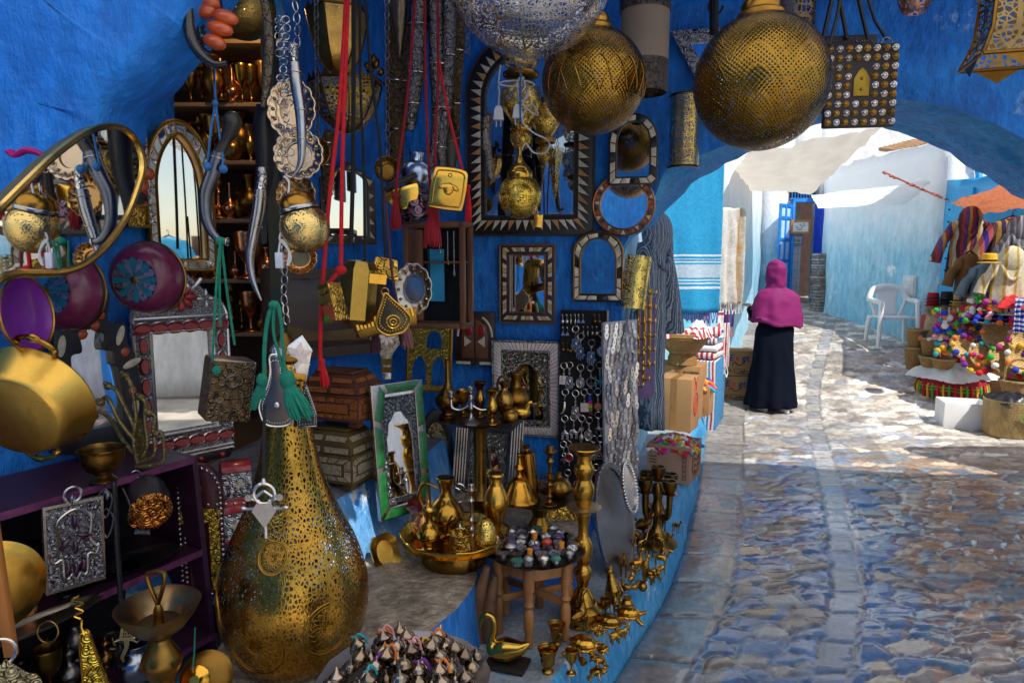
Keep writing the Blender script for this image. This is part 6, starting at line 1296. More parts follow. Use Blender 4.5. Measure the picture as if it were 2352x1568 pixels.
b=MB();b.box((0,0,0),(W1,W2,H_));b.obj('box',emboss('carved_dark_wood',(.16,.10,.045),.4,.5,90,.9,.12),T,bev=.004);b=MB();b.box((W1/2,0,-.015),(.006,W2*.96,H_*.78));b.obj('silver_side',emboss('pinkish_silver',(.52,.44,.46),.3,1,110,.9,.15),T,bev=.002);b=MB();b.box((W1/2,0,H_*.42),(.007,W2*.97,.03)).box((0,0,H_*.5),(W1*.96,W2*.96,.006));b.obj('lid',metalm('ribbed_silver',(.26,.26,.30),.35,.3),T,bev=.002)
jr=mat('ruby_stone',(.30,.02,.06),.3,0,.2,20,0,coat=.3);b=MB()
for y,z,a in((-.028,.028,30),(.03,.040,-20),(-.028,-.06,20),(.034,-.035,0)):b.box((W1/2+.004,y,z),(.006,.012,.022),RX(0))
b.obj('red_stones',jr,T,bev=.002);b=MB();b.ell((W1/2+.004,0,-.01),(.006,.012,.016));b.obj('amber_stone',orange,T);b=MB();b.torus(.016,.0022,16,5,TR(-.0,-W2/2-.004,.03)@RX(90));b.obj('ring_pull',silver_dark,T)
b=MB();b.tube([PY(u,v,1.80)for u,v in((506,552),(498,640),(492,740),(488,838))],.0036,6,sm=3).tube([PY(u,v,1.84)for u,v in((508,552),(520,660),(530,730),(539,792))],.0036,6,sm=3).tube([PY(u,v,1.81)for u,v in((505,555),(504,650),(506,750))],.0036,6,sm=3).ell(PY(496,850,1.80),(.014,.010,.014),10,6).ell(PY(506,554,1.82),.012);wpart(b,'cords',green_r,T)
T,w_,h_=hang('powder_flask','pewter teardrop powder flask with a stitched face, green cord and tassels','flask',(596,798,680,978),Y=1.84,yaw=6);fo=catmull([(-.15,.40,0),(.15,.40,0),(.16,.20,0),(.28,.0,0),(.48,-.18,0),(.5,-.30,0),(.36,-.46,0),(0,-.5,0),(-.36,-.46,0),(-.5,-.30,0),(-.48,-.18,0),(-.28,.0,0),(-.16,.20,0)],4,True);fo=[(p.x*w_,p.y*h_)for p in fo];pew=metalm('pewter',(.20,.19,.20),.38,.4)
b=MB();b.prism(fo,-.016,.016);b.obj('body',pew,T,bev=.007);b=MB();b.tube([(p[0]*.98,p[1]*.99,.014)for p in fo],.003,6,closed=True);[b.ell((p.x,p.y,.016),.0022,6,4)for p in resample([(p[0]*.78,p[1]*.86-.004)for p in fo],60)];b.ell((0,-h_*.22,.016),(.010,.010,.006));b.obj('stitching',silver,T);b=MB();b.lathe([(.016,h_*.38),(.016,h_*.49),(.010,h_*.52),(.003,h_*.54),(0,h_*.55)],18,RX(-90)).obj('stopper',silver,T)
b=MB();P=lambda*q:[PY(u,v,1.82)for u,v in q];b.tube(P((606,880),(606,800),(614,730),(628,700),(638,706),(648,760),(652,830),(658,875)),.0042,7,sm=4).tube(P((630,700),(628,760),(640,810),(655,870)),.0042,7,sm=4).tube(P((606,884),(612,760),(630,694),(644,720),(648,800)),.0042,7,sm=4).ell(P((628,700))[0],(.014,.012,.012),10,6);wpart(b,'cord',green_r,T)
b=MB();b.tassel(P((660,872))[0],.11,.07,46,lean=(.035,0));wpart(b,'tassel',green_r,T);b=MB();b.tassel(P((602,872))[0],.085,.05,40,lean=(-.02,.02));wpart(b,'tassel',green_r,T)
T,w_,h_=hang('silver_star_flask','flat silver flask with a white inlaid star and a brass foot, behind the green tassel','flask',(655,768,712,872),Y=1.93,yaw=25,roll=-12);b=MB();b.prism(outline(w_,h_,'gable',.72),-.015,.012);b.obj('body',silver,T,bev=.003);b=MB();[b.prism([(0,0),(.011,.02),(0,.042),(-.011,.02)],.012,.016,TR(0,.005,0)@RZ(60*k))for k in range(6)];b.obj('star',bone_w,T);MB().box((0,-h_*.42,.002),(w_*.92,h_*.16,.032)).obj('foot',brass,T,bev=.003)
T,w_,h_=hang('studded_flask','black and silver studded flask hanging behind the pewter one','flask',(682,880,724,978),Y=1.90,yaw=20);b=MB();b.prism(outline(w_,h_,'gable',.3),-.012,.012);b.obj('body',black,T,bev=.004);b=MB();[b.ell((p.x,p.y,.013),.003,6,4)for p in resample([(q[0]*.8,q[1]*.86)for q in outline(w_,h_,'gable',.3)],34)];b.tube([(q[0],q[1],.01)for q in outline(w_,h_,'gable',.3)],.003,6,closed=True);b.obj('studs',silver,T)
T,w_,h_=hang('silver_pendant','silver cross shaped clasp pendant hanging in front of the big lantern','pendant',(556,1092,660,1240),Y=1.66,yaw=4);b=MB()
b.torus(.026,.005,22,6,TR(0,h_*.22,0)).tube([(0,h_*.38,0),(0,h_*.5,0)],[.007,.002],8).prism([(-.030,0),(0,-.045),(.030,0),(.018,.02),(-.018,.02)],-.006,.008,TR(0,-.006,0)).tube([(0,-.045,0),(0,-.062,0),(0,-.078,0)],[.004,.006,.006],8)
for sx in(-1,1):b.tube([(sx*.024,0,0),(sx*.04,-.002,0),(sx*.052,0,0)],[.006,.004,.006],8).ell((sx*.052,0,0),(.009,.006,.006)).tube([(sx*.012,.018,0),(sx*.036,.026,0)],.004,6).prism(circ(.009,12),-.003,.004,TR(sx*.038,.028,0)).tube([(sx*.02,.03,0),(0,.045,0)],.004,6)
b.obj('clasp',silver,T);b=MB();b.tube([PY(606,1098,1.66),PY(606,1010,1.68),PY(608,930,1.72)],.0045,6);wpart(b,'cord',black_r,T)
# ------------------------------------------------------------------ cords, sconces and flasks along the wall to the corner
def cord(label,pts,Y,m,r=.006,tassel=None,group=None,name='cord'):
 T=thing(name,label,'cord',PY(pts[0][0],pts[0][1],Y),None,group);b=MB();b.tube([PY(u,v,Y)for u,v in pts],r,8,sm=4);wpart(b,'cord',m,T)
 if tassel:b=MB();b.tassel(PY(tassel[0],tassel[1],Y),tassel[2]*Y/F,tassel[3]*Y/F,40,lean=tassel[4]if len(tassel)>4 else(0,0));wpart(b,'tassel',m,T)
 return T
T=cord('long bright red cord with a tassel, hanging nearly the full height of the picture',[(796,-30),(780,240),(758,440),(742,640),(736,760),(736,850)],2.06,red_r,.0062,(740,830,62,22,(.006,0)))
b=MB();b.tube([PY(u,v,2.06)for u,v in((800,-30),(790,250),(785,440),(783,620))],.0062,8,sm=4).tube([PY(u,v,2.05)for u,v in((783,618),(760,645),(740,672))],.0062,8,sm=3).ell(PY(783,620,2.05),(.018,.014,.014),10,6);wpart(b,'loop',red_r,T)
for k,(pts,l,ta)in enumerate([([(812,-30),(812,200),(810,420),(806,560)],'thick black cord just right of the red one',None),([(826,-30),(828,200),(836,400),(838,600),(842,680)],'black cord ending in a fat black tassel over the brass box',(843,672,105,40,(-.012,0))),([(838,-30),(850,150),(872,330),(880,500),(886,600)],'thin black cord slanting to the teardrop purse',None)]):
 cord(l,pts,2.2+k*.03,black_r,.007 if k==0 else .0045,ta,'black cords')
cord('plum braided cord with two drooping tassels',[(884,440),(892,540),(902,640),(918,720)],2.2,plum_r,.0045,(918,712,90,34,(.02,0)));
T=cord('shorter plum tassel hanging left of the flower topped hand mirror',[(872,640),(866,720),(862,760)],2.24,plum_r,.0045,(862,752,62,26))
for pts,l,ta in[([(955,-30),(938,200),(915,380),(908,470)],'leftmost deep red cord, with a long soft tassel',(908,452,76,26)),([(975,-30),(978,200),(985,380),(992,500)],'deep red cord with a thick bunch of tassels between the brass flasks',(992,486,82,44)),([(1005,-30),(1006,180),(1000,320),(1000,420)],'deep red cord running straight down behind the brass flasks',(1002,470,60,20)),([(1008,140),(1030,260),(1062,390),(1074,440)],'red cord slanting right to the embossed brass flask, with a tassel',(1076,430,80,16))]:
 cord(l,pts,2.45,red_d if 'deep' in l else red_r,.005,ta,'red cords in the middle')
def sconce(label,bb,Y,prof,facets=8,crown=True,m=None,group='pierced wall sconces'):
 u0,v0,u1,v1=bb;T=thing('wall_sconce',label,'lantern',PY((u0+u1)/2,v1,Y),RZ(20),group);s_=(u1-u0)/2*Y/F;H_=(v1-v0)*Y/F;b=MB();b.lathe([(r*s_,z*H_)for r,z in prof],facets,sm=2,caps=False);b.obj('shade',m,T,ang=25)
 q=MB();rr=prof[-1][0]*s_;zt=prof[-1][1]*H_
 for k in range(facets):
  a0,a1=TAU*k/facets,TAU*(k+1)/facets;P0,P1=Vector((rr*cos(a0),rr*sin(a0),zt)),Vector((rr*cos(a1),rr*sin(a1),zt));q.tube([P0,P1],.005,6)
  q.tube([(r*s_*cos(a0)*1.01,r*s_*sin(a0)*1.01,z*H_)for r,z in prof],.003,5,sm=2)
  if crown:
   for j in range(3):A,B=P0.lerp(P1,j/3),P0.lerp(P1,(j+1)/3);m_=(A+B)/2*1.03;q.add([A,B,Vector((m_.x,m_.y,zt+.03))],[(0,1,2)])
 q.obj('edges',brass_old,T,ang=20);return T
sconce('upper wall sconce, a dim faceted brass basket with a spiked crown',(712,40,846,172),2.75,[(0,0),(.35,.05),(.68,.3),(.86,.65),(1.0,1.0)],6,m=pierced('amber_fret',(.60,.36,.10),150,.2,.32,'dots',1,dirt=.7))
sconce('lower wall sconce, a bright brass half dome with cut star rosettes',(716,200,876,306),2.7,[(0,0),(.35,.08),(.70,.36),(.90,.7),(1.0,1.0)],8,m=pierced('star_fret',(.78,.52,.10),80,.12,.28,'leaf',1,dirt=.4))
T=thing('cast_ornament','cast brass crest of leaves rising behind the lower sconce','ornament',PY(862,190,2.72));b=MB()
for u,v,r in((838,185,8),(850,160,9),(862,145,10),(850,180,10),(868,190,9),(874,165,8),(858,132,6),(884,192,5),(842,150,6)):b.ell(PY(u,v,2.72),(r*2.7/F,.012,r*2.7/F*1.2),8,6)
wpart(b,'leaves',brass_old,T)
mirror('gabled_mirror','gabled dark mirror with bone triangles round the edge, behind the red cords',(736,372,862,562),'A','gable','round',.15,wood_d,[bone,blackw],'tri',34,off=.05,yaw=40,spo=.78,spi=.8)
T,w_,h_=hang('wall_cabinet','dark glazed wall cabinet low in the gloom behind the brass boxes','cabinet',(620,620,890,815),'A',.03,yaw=40);MB().box((0,0,-.03),(w_,h_,.06)).obj('case',wood_d,T,bev=.004);MB().ring(outline(w_*1.02,h_*1.04),outline(w_*.88,h_*.8),0,.014).obj('frame',mat('carved_dark_frame',(.05,.025,.014),.4,0,.4,20,.8,60),T);b=MB();b.add([(-w_*.4,-h_*.3,.004),(w_*.42,-h_*.36,.004),(w_*.42,-h_*.2,.004),(-w_*.1,-h_*.22,.004),(-w_*.4,-h_*.1,.004)],[(0,1,2,3,4)]).obj('goods',mat('tan_goods',(.16,.09,.03),.7,0,.5,12,.3),T)
T=thing('brass_trinket_box','small tall brass box with red and green enamel, hung on the red cord','box',PY(765,695,2.04),RZ(-30)@RY(-14));b=MB();b.box((0,0,0),(.05,.055,.115),taper=.9);b.obj('box',brass_emb,T,bev=.002);b=MB();b.box((.0,-.028,.012),(.044,.006,.022)).box((.0,-.028,.05),(.04,.004,.012));b.obj('gold_band',brass_hi,T);b=MB();b.mi(0).box((.004,-.028,-.03),(.04,.005,.045)).mi(1).box((-.01,-.0285,-.046),(.016,.006,.016));b.obj('enamel',[mat('rust_enamel',(.32,.08,.02),.4,.3,.3,30,.2),mat('green_enamel',(.02,.25,.03),.4,.3)],T)
T=thing('brass_canteen','large plain faceted brass canteen behind the enamelled trinket box','canteen',PY(822,672,2.2),RZ(18)@RY(6));b=MB();b.lathe([(.0,-.105),(.045,-.10),(.062,-.085),(.062,.075),(.045,.10),(0,.105)],8,RZ(22));b.obj('body',metalm('dark_gold_brass',(.55,.36,.08),.26,.45),T,ang=25);b=MB();b.box((0.05,-.05,.05),(.06,.008,.03));b.obj('strip',brass_hi,T)
T,w_,h_=hang('teardrop_purse','black and brass teardrop purse with beaded rings','purse',(858,672,938,768),Y=2.12,yaw=10,roll=14);fo2=[(p[0]/w_,p[1])for p in fo];pt=catmull([(0,.5,0),(.16,.30,0),(.44,-.05,0),(.48,-.28,0),(.25,-.48,0),(0,-.5,0),(-.25,-.48,0),(-.48,-.28,0),(-.44,-.05,0),(-.16,.30,0)],4,True);pt=[(p.x*w_,p.y*h_)for p in pt]
b=MB();b.prism(pt,-.02,.01);b.obj('body',mat('black_brass',(.05,.04,.02),.4,.5),T,bev=.004);b=MB();b.tube([(p[0],p[1],.01)for p in pt],.004,6,closed=True);[b.ell((p.x,p.y,.012),.004,6,4)for p in resample([(q[0]*.78,q[1]*.8)for q in pt],34)];b.torus(.020,.003,20,6,TR(0,-h_*.2,.012)).torus(.010,.003,16,6,TR(0,-h_*.2,.014)).ell((0,-h_*.2,.014),.005,8,6);b.torus(.011,.002,14,5,TR(0,h_*.54,0));b.obj('beading',brass_hi,T)
T=thing('brass_scroll_box','folded brass plate with embossed scroll peeping above the teardrop purse','box',PY(884,615,2.26),RZ(12)@RY(12));b=MB();b.box((0,0,0),(.10,.06,.065),taper=.7);b.obj('box',brass_emb,T,bev=.003)
T=thing('brass_trough','long brass trough with a ribbed lip under the teardrop purse','trough',PY(888,742,2.24),RZ(10)@RY(-14));b=MB();b.box((0,0,.0),(.19,.07,.055),taper=1.15);b.obj('body',MT['dark_gold_brass'],T,bev=.006);b=MB();[b.box((-.09+.012*i,-.042,.02),(.007,.006,.03))for i in range(16)];b.obj('ribs',brass_hi,T)
scallop('clear silver scalloped dish hanging left of the glazed wooden case',951,664,42,56,2.3,metalm('pale_silver_dish',(.52,.48,.42),.24,.5),(-.05,-1,.05),12)
T,w_,h_=hang('bone_hand_mirror','long handled hand mirror back inlaid with a bone flower','hand mirror',(853,732,922,868),Y=2.45,yaw=4);hp=catmull([(0,.5,0),(.12,.44,0),(.48,.27,0),(.5,.12,0),(.2,-.1,0),(.14,-.3,0),(.13,-.5,0),(-.13,-.5,0),(-.14,-.3,0),(-.2,-.1,0),(-.5,.12,0),(-.48,.27,0),(-.12,.44,0)],3,True);MB().prism([(p.x*w_,p.y*h_)for p in hp],-.01,.008).obj('body',emboss('bone_scrolls',(.52,.44,.32),.45,0,130,.5,.08),T,bev=.003);b=MB();[b.ell((.018*cos(TAU*k/8),.018*sin(TAU*k/8)+h_*.2,.009),(.016,.0075,.004),10,6,rot=RZ(45*k))for k in range(8)];b.obj('bone_flower',bone_w,T);b=MB();[b.box((0,-h_*y,0),(w_*.34,h_*.10,.024))for y in(.22,.36)];b.obj('grip_bands',brass_old,T);MB().box((0,-h_*.46,0),(w_*.28,h_*.12,.026)).obj('silver_tip',silver,T,bev=.002)
for path,l in(([(942,300,8),(948,240,16),(955,170,20),(960,60,22),(965,-30,22)],'left of the long silver sheaths hanging behind the deep red cords'),([(984,400,6),(1000,330,12),(1006,250,15),(1004,150,18),(1000,-30,18)],'middle long dark chased sheath with metal bands'),([(1020,400,6),(1012,340,12),(1022,250,14),(1030,130,16),(1034,-30,16)],'right long silver sheath with a shining edge')):
 dagger('long_sheath',l,path,None,2.62,emboss('sheath_chasing',(.22,.20,.19),.3,1,90,.6,.2),None,[(p[0],p[1],p[2]+2,0)for p in path[1:4]],group='long sheaths hung in the middle',cat='sheath')
lamp_at('cone_lantern','dull pointed cone lantern hanging at the top, left of the sheaths',942-24,-60,138,2.6,[('cone',[(0,138),(4,122),(16,60),(28,-60)],pierced('grey_brown_fret',(.24,.18,.11),110,.2,.42,'dots',.7),6)])
T=thing('leather_gourd','big flat black leather gourd hanging in the shadow of the wall','gourd',PY(1028,312,2.8));b=MB();b.ell((0,0,0),(.052,.025,.16),20,12);b.obj('body',mat('greenish_black_leather',(.014,.016,.014),.35,0,.3,9,.2),T);b=MB();b.tube([(-.05,-.024,-.02),(0,-.034,-.03),(.05,-.024,-.01)],.002,5,sm=3);b.obj('seam',brass_old,T)
T=thing('half_moon_flask','half moon brass flask with a black band, hung on a red cord','flask',PY(925,442,2.5),RY(-14));b=MB();b.prism([(-.062,.02)]+[(.062*cos(PI+PI*i/16),.062*sin(PI+PI*i/16))for i in range(17)]+[(.062,.02)],-.02,.02,FACE);b.obj('body',brass_hi,T,bev=.006);b=MB();b.tube([(-.064,-.022,.02),(0,-.03,.035),(.066,-.022,.045)],.010,8,sm=3);b.obj('band',black,T);b=MB();b.lathe([(0,-.05),(.075,-.045),(.082,.02),(.05,.06),(.03,.07),(.03,.085)],30,TR(.03,.06,-.06),sm=2);b.obj('bowl',emboss('plum_and_silver_bowl',(.20,.12,.16),.25,.8,40,.3,.1),T)
T=thing('blue_silver_flask','round dark flask with blue silver gleam between the two brass flasks','flask',PY(958,400,2.56));b=MB();b.ell((0,0,0),(.06,.035,.055),20,12).lathe([(.03,.045),(.026,.065),(.03,.075),(0,.075)],18);b.obj('body',MT['blued_silver'],T)
T,w_,h_=hang('embossed_brass_flask','square rounded brass flask embossed with an eagle like relief, under the red cord','flask',(988,388,1070,482),Y=2.4,yaw=10,roll=-8);b=MB();o_=[(p.x,p.y)for p in catmull([(-.42*w_,-.5*h_,0),(.30*w_,-.5*h_,0),(.46*w_,-.42*h_,0),(.5*w_,.2*h_,0),(.40*w_,.5*h_,0),(-.30*w_,.5*h_,0),(-.46*w_,.36*h_,0),(-.5*w_,-.36*h_,0)],4,True)]
b.prism(o_,-.02,.02);b.obj('body',brass_hi,T,bev=.009);b=MB();b.tube([(p[0]*.82,p[1]*.84,.02)for p in o_],.003,6,closed=True);b.ell((0,.0,.02),(.018,.022,.006)).ell((-.02,.006,.02),(.018,.009,.005),8,6,rot=RZ(30)).ell((.02,.006,.02),(.018,.009,.005),8,6,rot=RZ(-30));[b.box((0,-.034-.006*i,.02),(.06-.008*i,.003,.004))for i in range(3)];b.torus(.006,.0018,12,5,TR(0,.046,.02));b.obj('relief',brass,T)
b=MB();P=[PY(u,v,2.72)for u,v in((1118,270),(1116,320),(1122,370),(1130,410),(1148,402))];b.tube(P,[.022,.02,.016,.012,.006],10,sm=4);tag(b.obj('silver_horn',emboss('horn_silver',(.36,.32,.28),.32,1,90,.6,.25)),'chased silver powder horn hanging left of the tiered lantern','horn')
lamp_at('cone_sconce','bright narrow brass cone with a pierced front, right of the ball lantern',1274,340,462,2.75,[('cone',[(0,462),(5,440),(14,380),(20,345)],cyl,4)])
b=MB();b.box((0,0,0),(.036,.016,.055));T=b.obj('brass_tag',brass_hi,bev=.002);T.matrix_world=TR(*PY(1236,507,2.9))@RY(8);tag(T,'tiny brass tag on a red thread by the ball lantern','tag')
for path,l in(([(914,392,10),(910,300,22),(912,190,24),(914,-30,22)],'broad dark wooden sheath at the left of the sheath bunch'),([(1052,300,6),(1046,240,12),(1050,120,16),(1056,-30,16)],'dark sheath at the far right of the sheath bunch'),([(752,470,6),(748,380,12),(752,330,14),(758,300,12)],'short dark sheath in front of the gabled mirror')):dagger('long_sheath',l,path,None,2.72,MT['carved_dark_wood'],None,[(p[0],p[1],p[2]+2,0)for p in path[1:3]],group='long sheaths hung in the middle',cat='sheath')
for u,v0,v1,l in((726,-20,330,'thin dark chain hanging left of the red cord'),(888,-20,360,'thin dark chain hanging right of the wall sconces'),(1072,-20,130,'thin dark chain left of the silver globe')):T=thing('dark_chain',l,'chain',PY(u,v0,2.55));wpart(MB().chain([PY(u,v0,2.55),PY(u+3,v1,2.55)],.009,.0022),'links',silver_dark,T)
scallop('dark brass dish hanging on the chain left of the red cord',728,352,30,32,2.54,brass_dark);scallop('dark brass dish hanging on the chain right of the wall sconces',890,392,26,28,2.54,brass_old)
# ------------------------------------------------------------------ mirrors and boards on the arch wall
mirror('arched_mirror','very large arched mirror with a black and bone triangle frame, behind the hanging lamps',(1068,72,1364,546),'B','round','round',.16,blackw,[bone,mat('amber_bone',(.50,.25,.07),.4),bone],'tri1',64,off=.03,spo=.7,spi=.72,lip=emboss('carved_black_rope',(.10,.08,.05),.4,0,160,.9,.2),a=.25,b=.75)
mirror('bone_mirror','small arched bone framed mirror hung just left of the cylinder light',(1398,262,1511,425),'B','round','round',.17,blackw,[bone,bone,blackw],'quad',20,spo=.62,spi=.6,off=.07,tilt=4)
n_=24;T,w_,h_=hang('round_mirror','round mirror in a brown frame inlaid with orange and cream triangles','mirror',(1362,400,1503,542),'B',.04);o_,i_=circ(w_/2,48),circ(w_*.39,48)
MB().ring(o_,i_,-.014,.012).obj('frame',wood,T,bev=.002);b=MB();inlay(b,o_,i_,34,.012,'tri',.15,.85,(0,1,2));b.obj('inlay',[mat('rust_inlay',(.45,.08,.02),.4),bone,wood_d],T);MB().prism(circ(w_*.395,48),-.01,-.004).obj('glass',mirrorm,T,ang=20);b=MB();b.tube([(x,y,.012)for x,y in o_],.004,6,closed=True).tube([(x,y,.012)for x,y in i_],.003,6,closed=True);b.obj('beading',copper,T)
mirror('mosaic_mirror','upright brown wooden mirror edged with small bone squares',(1148,562,1275,742),'B','rect','rect',.19,wood_d,[bone,mat('yellow_bone',(.48,.34,.12),.4),bone,wood_d],'quad',52,off=.03,a=.30,b=.66,lip=wood)
mirror('bone_mirror','arched bone framed mirror hung above the board of key rings',(1317,532,1430,692),'B','round','round',.14,blackw,[bone,bone,blackw,bone],'quad',18,off=.04,spo=.70,spi=.62,tilt=3,lip=brass_dark)
T,w_,h_=hang('wooden_door_mirror','dark wooden mirror with closed arched shutters and bone corners','mirror',(1048,716,1137,838),'B',.03);MB().box((0,0,0),(w_,h_,.03)).obj('case',wood_d,T,bev=.003);[MB().prism(q,.015,.02).obj('bone_strip',bone,T)for q in([(-.48*w_,-.48*h_),(-.12*w_,-.48*h_),(-.12*w_,-.43*h_),(-.48*w_,-.43*h_)],[(.12*w_,-.48*h_),(.48*w_,-.48*h_),(.48*w_,-.43*h_),(.12*w_,-.43*h_)])];a_=[(w_*.44*cos(PI*i/14),h_*(.04+.40*sin(PI*i/14)))for i in range(15)];[MB().tube([(x,y,.016)for x,y in q],.006,5).obj('bone_arc',bone,T)for q in(a_[:6],a_[9:])]
b=MB();[b.prism([(s*.02*w_,-.36*h_),(s*.34*w_,-.36*h_),(s*.34*w_,.06*h_),(s*.28*w_,.24*h_),(s*.02*w_,.38*h_)],.015,.022)for s in(-1,1)];b.obj('shutters',wood,T,bev=.002);b=MB();[b.prism([(s*.08*w_,-.05*h_),(s*.26*w_,.05*h_),(s*.26*w_,-.15*h_)],.022,.025)for s in(-1,1)];b.obj('bone_triangles',bone,T);b=MB();[b.ell((s*.16*w_,.16*h_,.022),(.022,.03,.003),10,6)for s in(-1,1)];b.obj('red_panels',redst,T)
T,w_,h_=mirror('pink_bone_mirror','rectangular mirror with a pale pink bone border and silver arched inner panel',(1132,782,1285,1002),'B','rect','rect',.16,wood_d,[bone_w,bone_w,bone_w],'quad',74,off=.04,a=.16,b=.86,tilt=4,lip=MT['silver_on_black'])
MB().ring(outline(w_*.70,h_*.79),[(p[0],p[1]-h_*.03)for p in outline(w_*.50,h_*.62,'lobe',.62)],-.008,.004).obj('inner_panel',emboss('antique_silver_scroll',(.42,.37,.30),.3,1,80,.9,.15),T)
T,w_,h_=mirror('ridged_silver_mirror','ridged silver framed mirror leaning behind the tall brass stand',(1042,962,1196,1205),'B','rect','rect',.22,MT['ribbed_silver'],off=.22,yaw=-10,tilt=-10,roll=-2)
b=MB();[b.tube([(p[0]*k,p[1]*(1-(1-k)*.62),.016-.012*(1-k)*2)for p in outline(w_*.98,h_*.98,'rect',.5,8)],.007,6,closed=True)for k in(1,.92,.84,.76,.68)];b.obj('ridges',silver,T);MB().ring(outline(w_*.58,h_*.72),outline(w_*.36,h_*.52,'lobe',.6),-.008,.0).obj('inner_panel',MT['antique_silver_scroll'],T)
T,w_,h_=hang('dark_oval_frame','dark leather oval frame with a tarnished plate, leaning by the green mirror','frame',(962,940,1042,1160),'B',.22,yaw=15);MB().ring(circ(w_/2,40,h_/2),circ(w_*.36,40,h_*.37),-.02,.015).obj('frame',black,T,bev=.004);MB().prism(circ(w_*.37,40,h_*.38),-.014,-.006).obj('plate',emboss('worn_gilt_plate',(.40,.34,.20),.3,.9,40,.3,.3),T)
T,w_,h_=mirror('green_mirror','green enamelled glass mirror with silver joints, leaning on the plinth',(862,880,978,1178),'B','rect','rect',.17,silver,[mat('green_enamel_glass',(.01,.13,.03),.15,0,.4,30,.3,80,coat=.5)],'quad',8,yaw=42,tilt=-6,Y=2.78,a=.08,b=.92)
MB().ring(outline(w_*.66,h_*.80),[(p[0],p[1]-h_*.03)for p in outline(w_*.50,h_*.66,'lobe',.68)],-.008,.003).obj('inner_panel',emboss('grey_silver_scroll',(.30,.32,.34),.35,1,100,.9,.2),T)
T,w_,h_=hang('brass_window_plate','upright embossed brass plate with three cut out arched windows','plate',(936,744,1036,896),'B',.16,yaw=12,roll=-3);b=MB();hw,hh=w_/2,h_/2
A=lambda cx,cy,w2,h2:[(p[0]+cx,p[1]+cy)for p in outline(w2,h2,'lobe',.55,12)]
b.ring([(p[0]*1.0-w_*.25,p[1]-h_*.2)for p in outline(w_*.5,h_*.6,'rect',.5,12)],A(-w_*.22,-h_*.2,w_*.32,h_*.46),-.006,.006).ring([(p[0]+w_*.25,p[1]-h_*.2)for p in outline(w_*.5,h_*.6,'rect',.5,12)],A(w_*.22,-h_*.2,w_*.30,h_*.46),-.006,.006).ring([(p[0],p[1]+h_*.3)for p in outline(w_,h_*.4,'rect',.5,12)],A(w_*.1,h_*.27,w_*.34,h_*.28),-.006,.0055);b.obj('plate',MT['embossed_gold']if 'embossed_gold' in MT else emboss('embossed_gold',(.50,.36,.08),.35,1,90,.8,.3),T)
MB().ring(outline(w_*1.05,h_*1.04),outline(w_*.93,h_*.95),-.01,.012).obj('rim',brass_dark,T,bev=.002)
T=thing('display_case','wooden display case with glass sides and a blue postcard inside, hung in the corner','cabinet',PY(1008,632,3.2),RZ(-16));W_,D_,H_=.30,.13,.46;b=MB()
for x in(-1,1):
 for y in(-1,1):b.box((x*(W_/2-.012),y*(D_/2-.012),0),(.024,.024,H_))
 b.box((x*(W_/2-.012),0,H_/2),(.024,D_,.026)).box((x*(W_/2-.012),0,-H_/2),(.024,D_,.026))
for y in(-1,1):b.box((0,y*(D_/2-.012),H_/2+.001),(W_-.05,.024,.026)).box((0,y*(D_/2-.012),-H_/2-.001),(W_-.05,.024,.026))
b.box((-W_*.32,-D_/2+.012,0),(W_*.26,.02,H_*.9)).box((0,0,.06),(W_*.9,D_*.8,.01));b.obj('case',wood,T,bev=.003);MB().box((0,D_/2-.01,0),(W_-.03,.006,H_-.02)).obj('back',velvet,T)
gl,nt,b_,tc_=base('case_glass');b_.inputs['Transmission Weight'].default_value=1;b_.inputs['Roughness'].default_value=.03;b_.inputs['Base Color'].default_value=(.9,.95,.97,1);b_.inputs['IOR'].default_value=1.1
MB().box((W_*.17,-D_/2+.016,0),(W_*.55,.003,H_-.06)).obj('glass',gl,T);MB().box((-.0,-.02,.0),(.07,.002,.24)).obj('postcard',mat('sky_postcard',(.05,.42,.68),.4,0,.3,6,0),T);b=MB();[b.tube([(x,-.035,.2),(x,-.035,.12-.05*k)],.0018,5).ell((x,-.035,.11-.05*k),(.006,.003,.014),8,6)for k,x in enumerate((.02,.06,.09,.12))];b.obj('trinkets',silver,T)
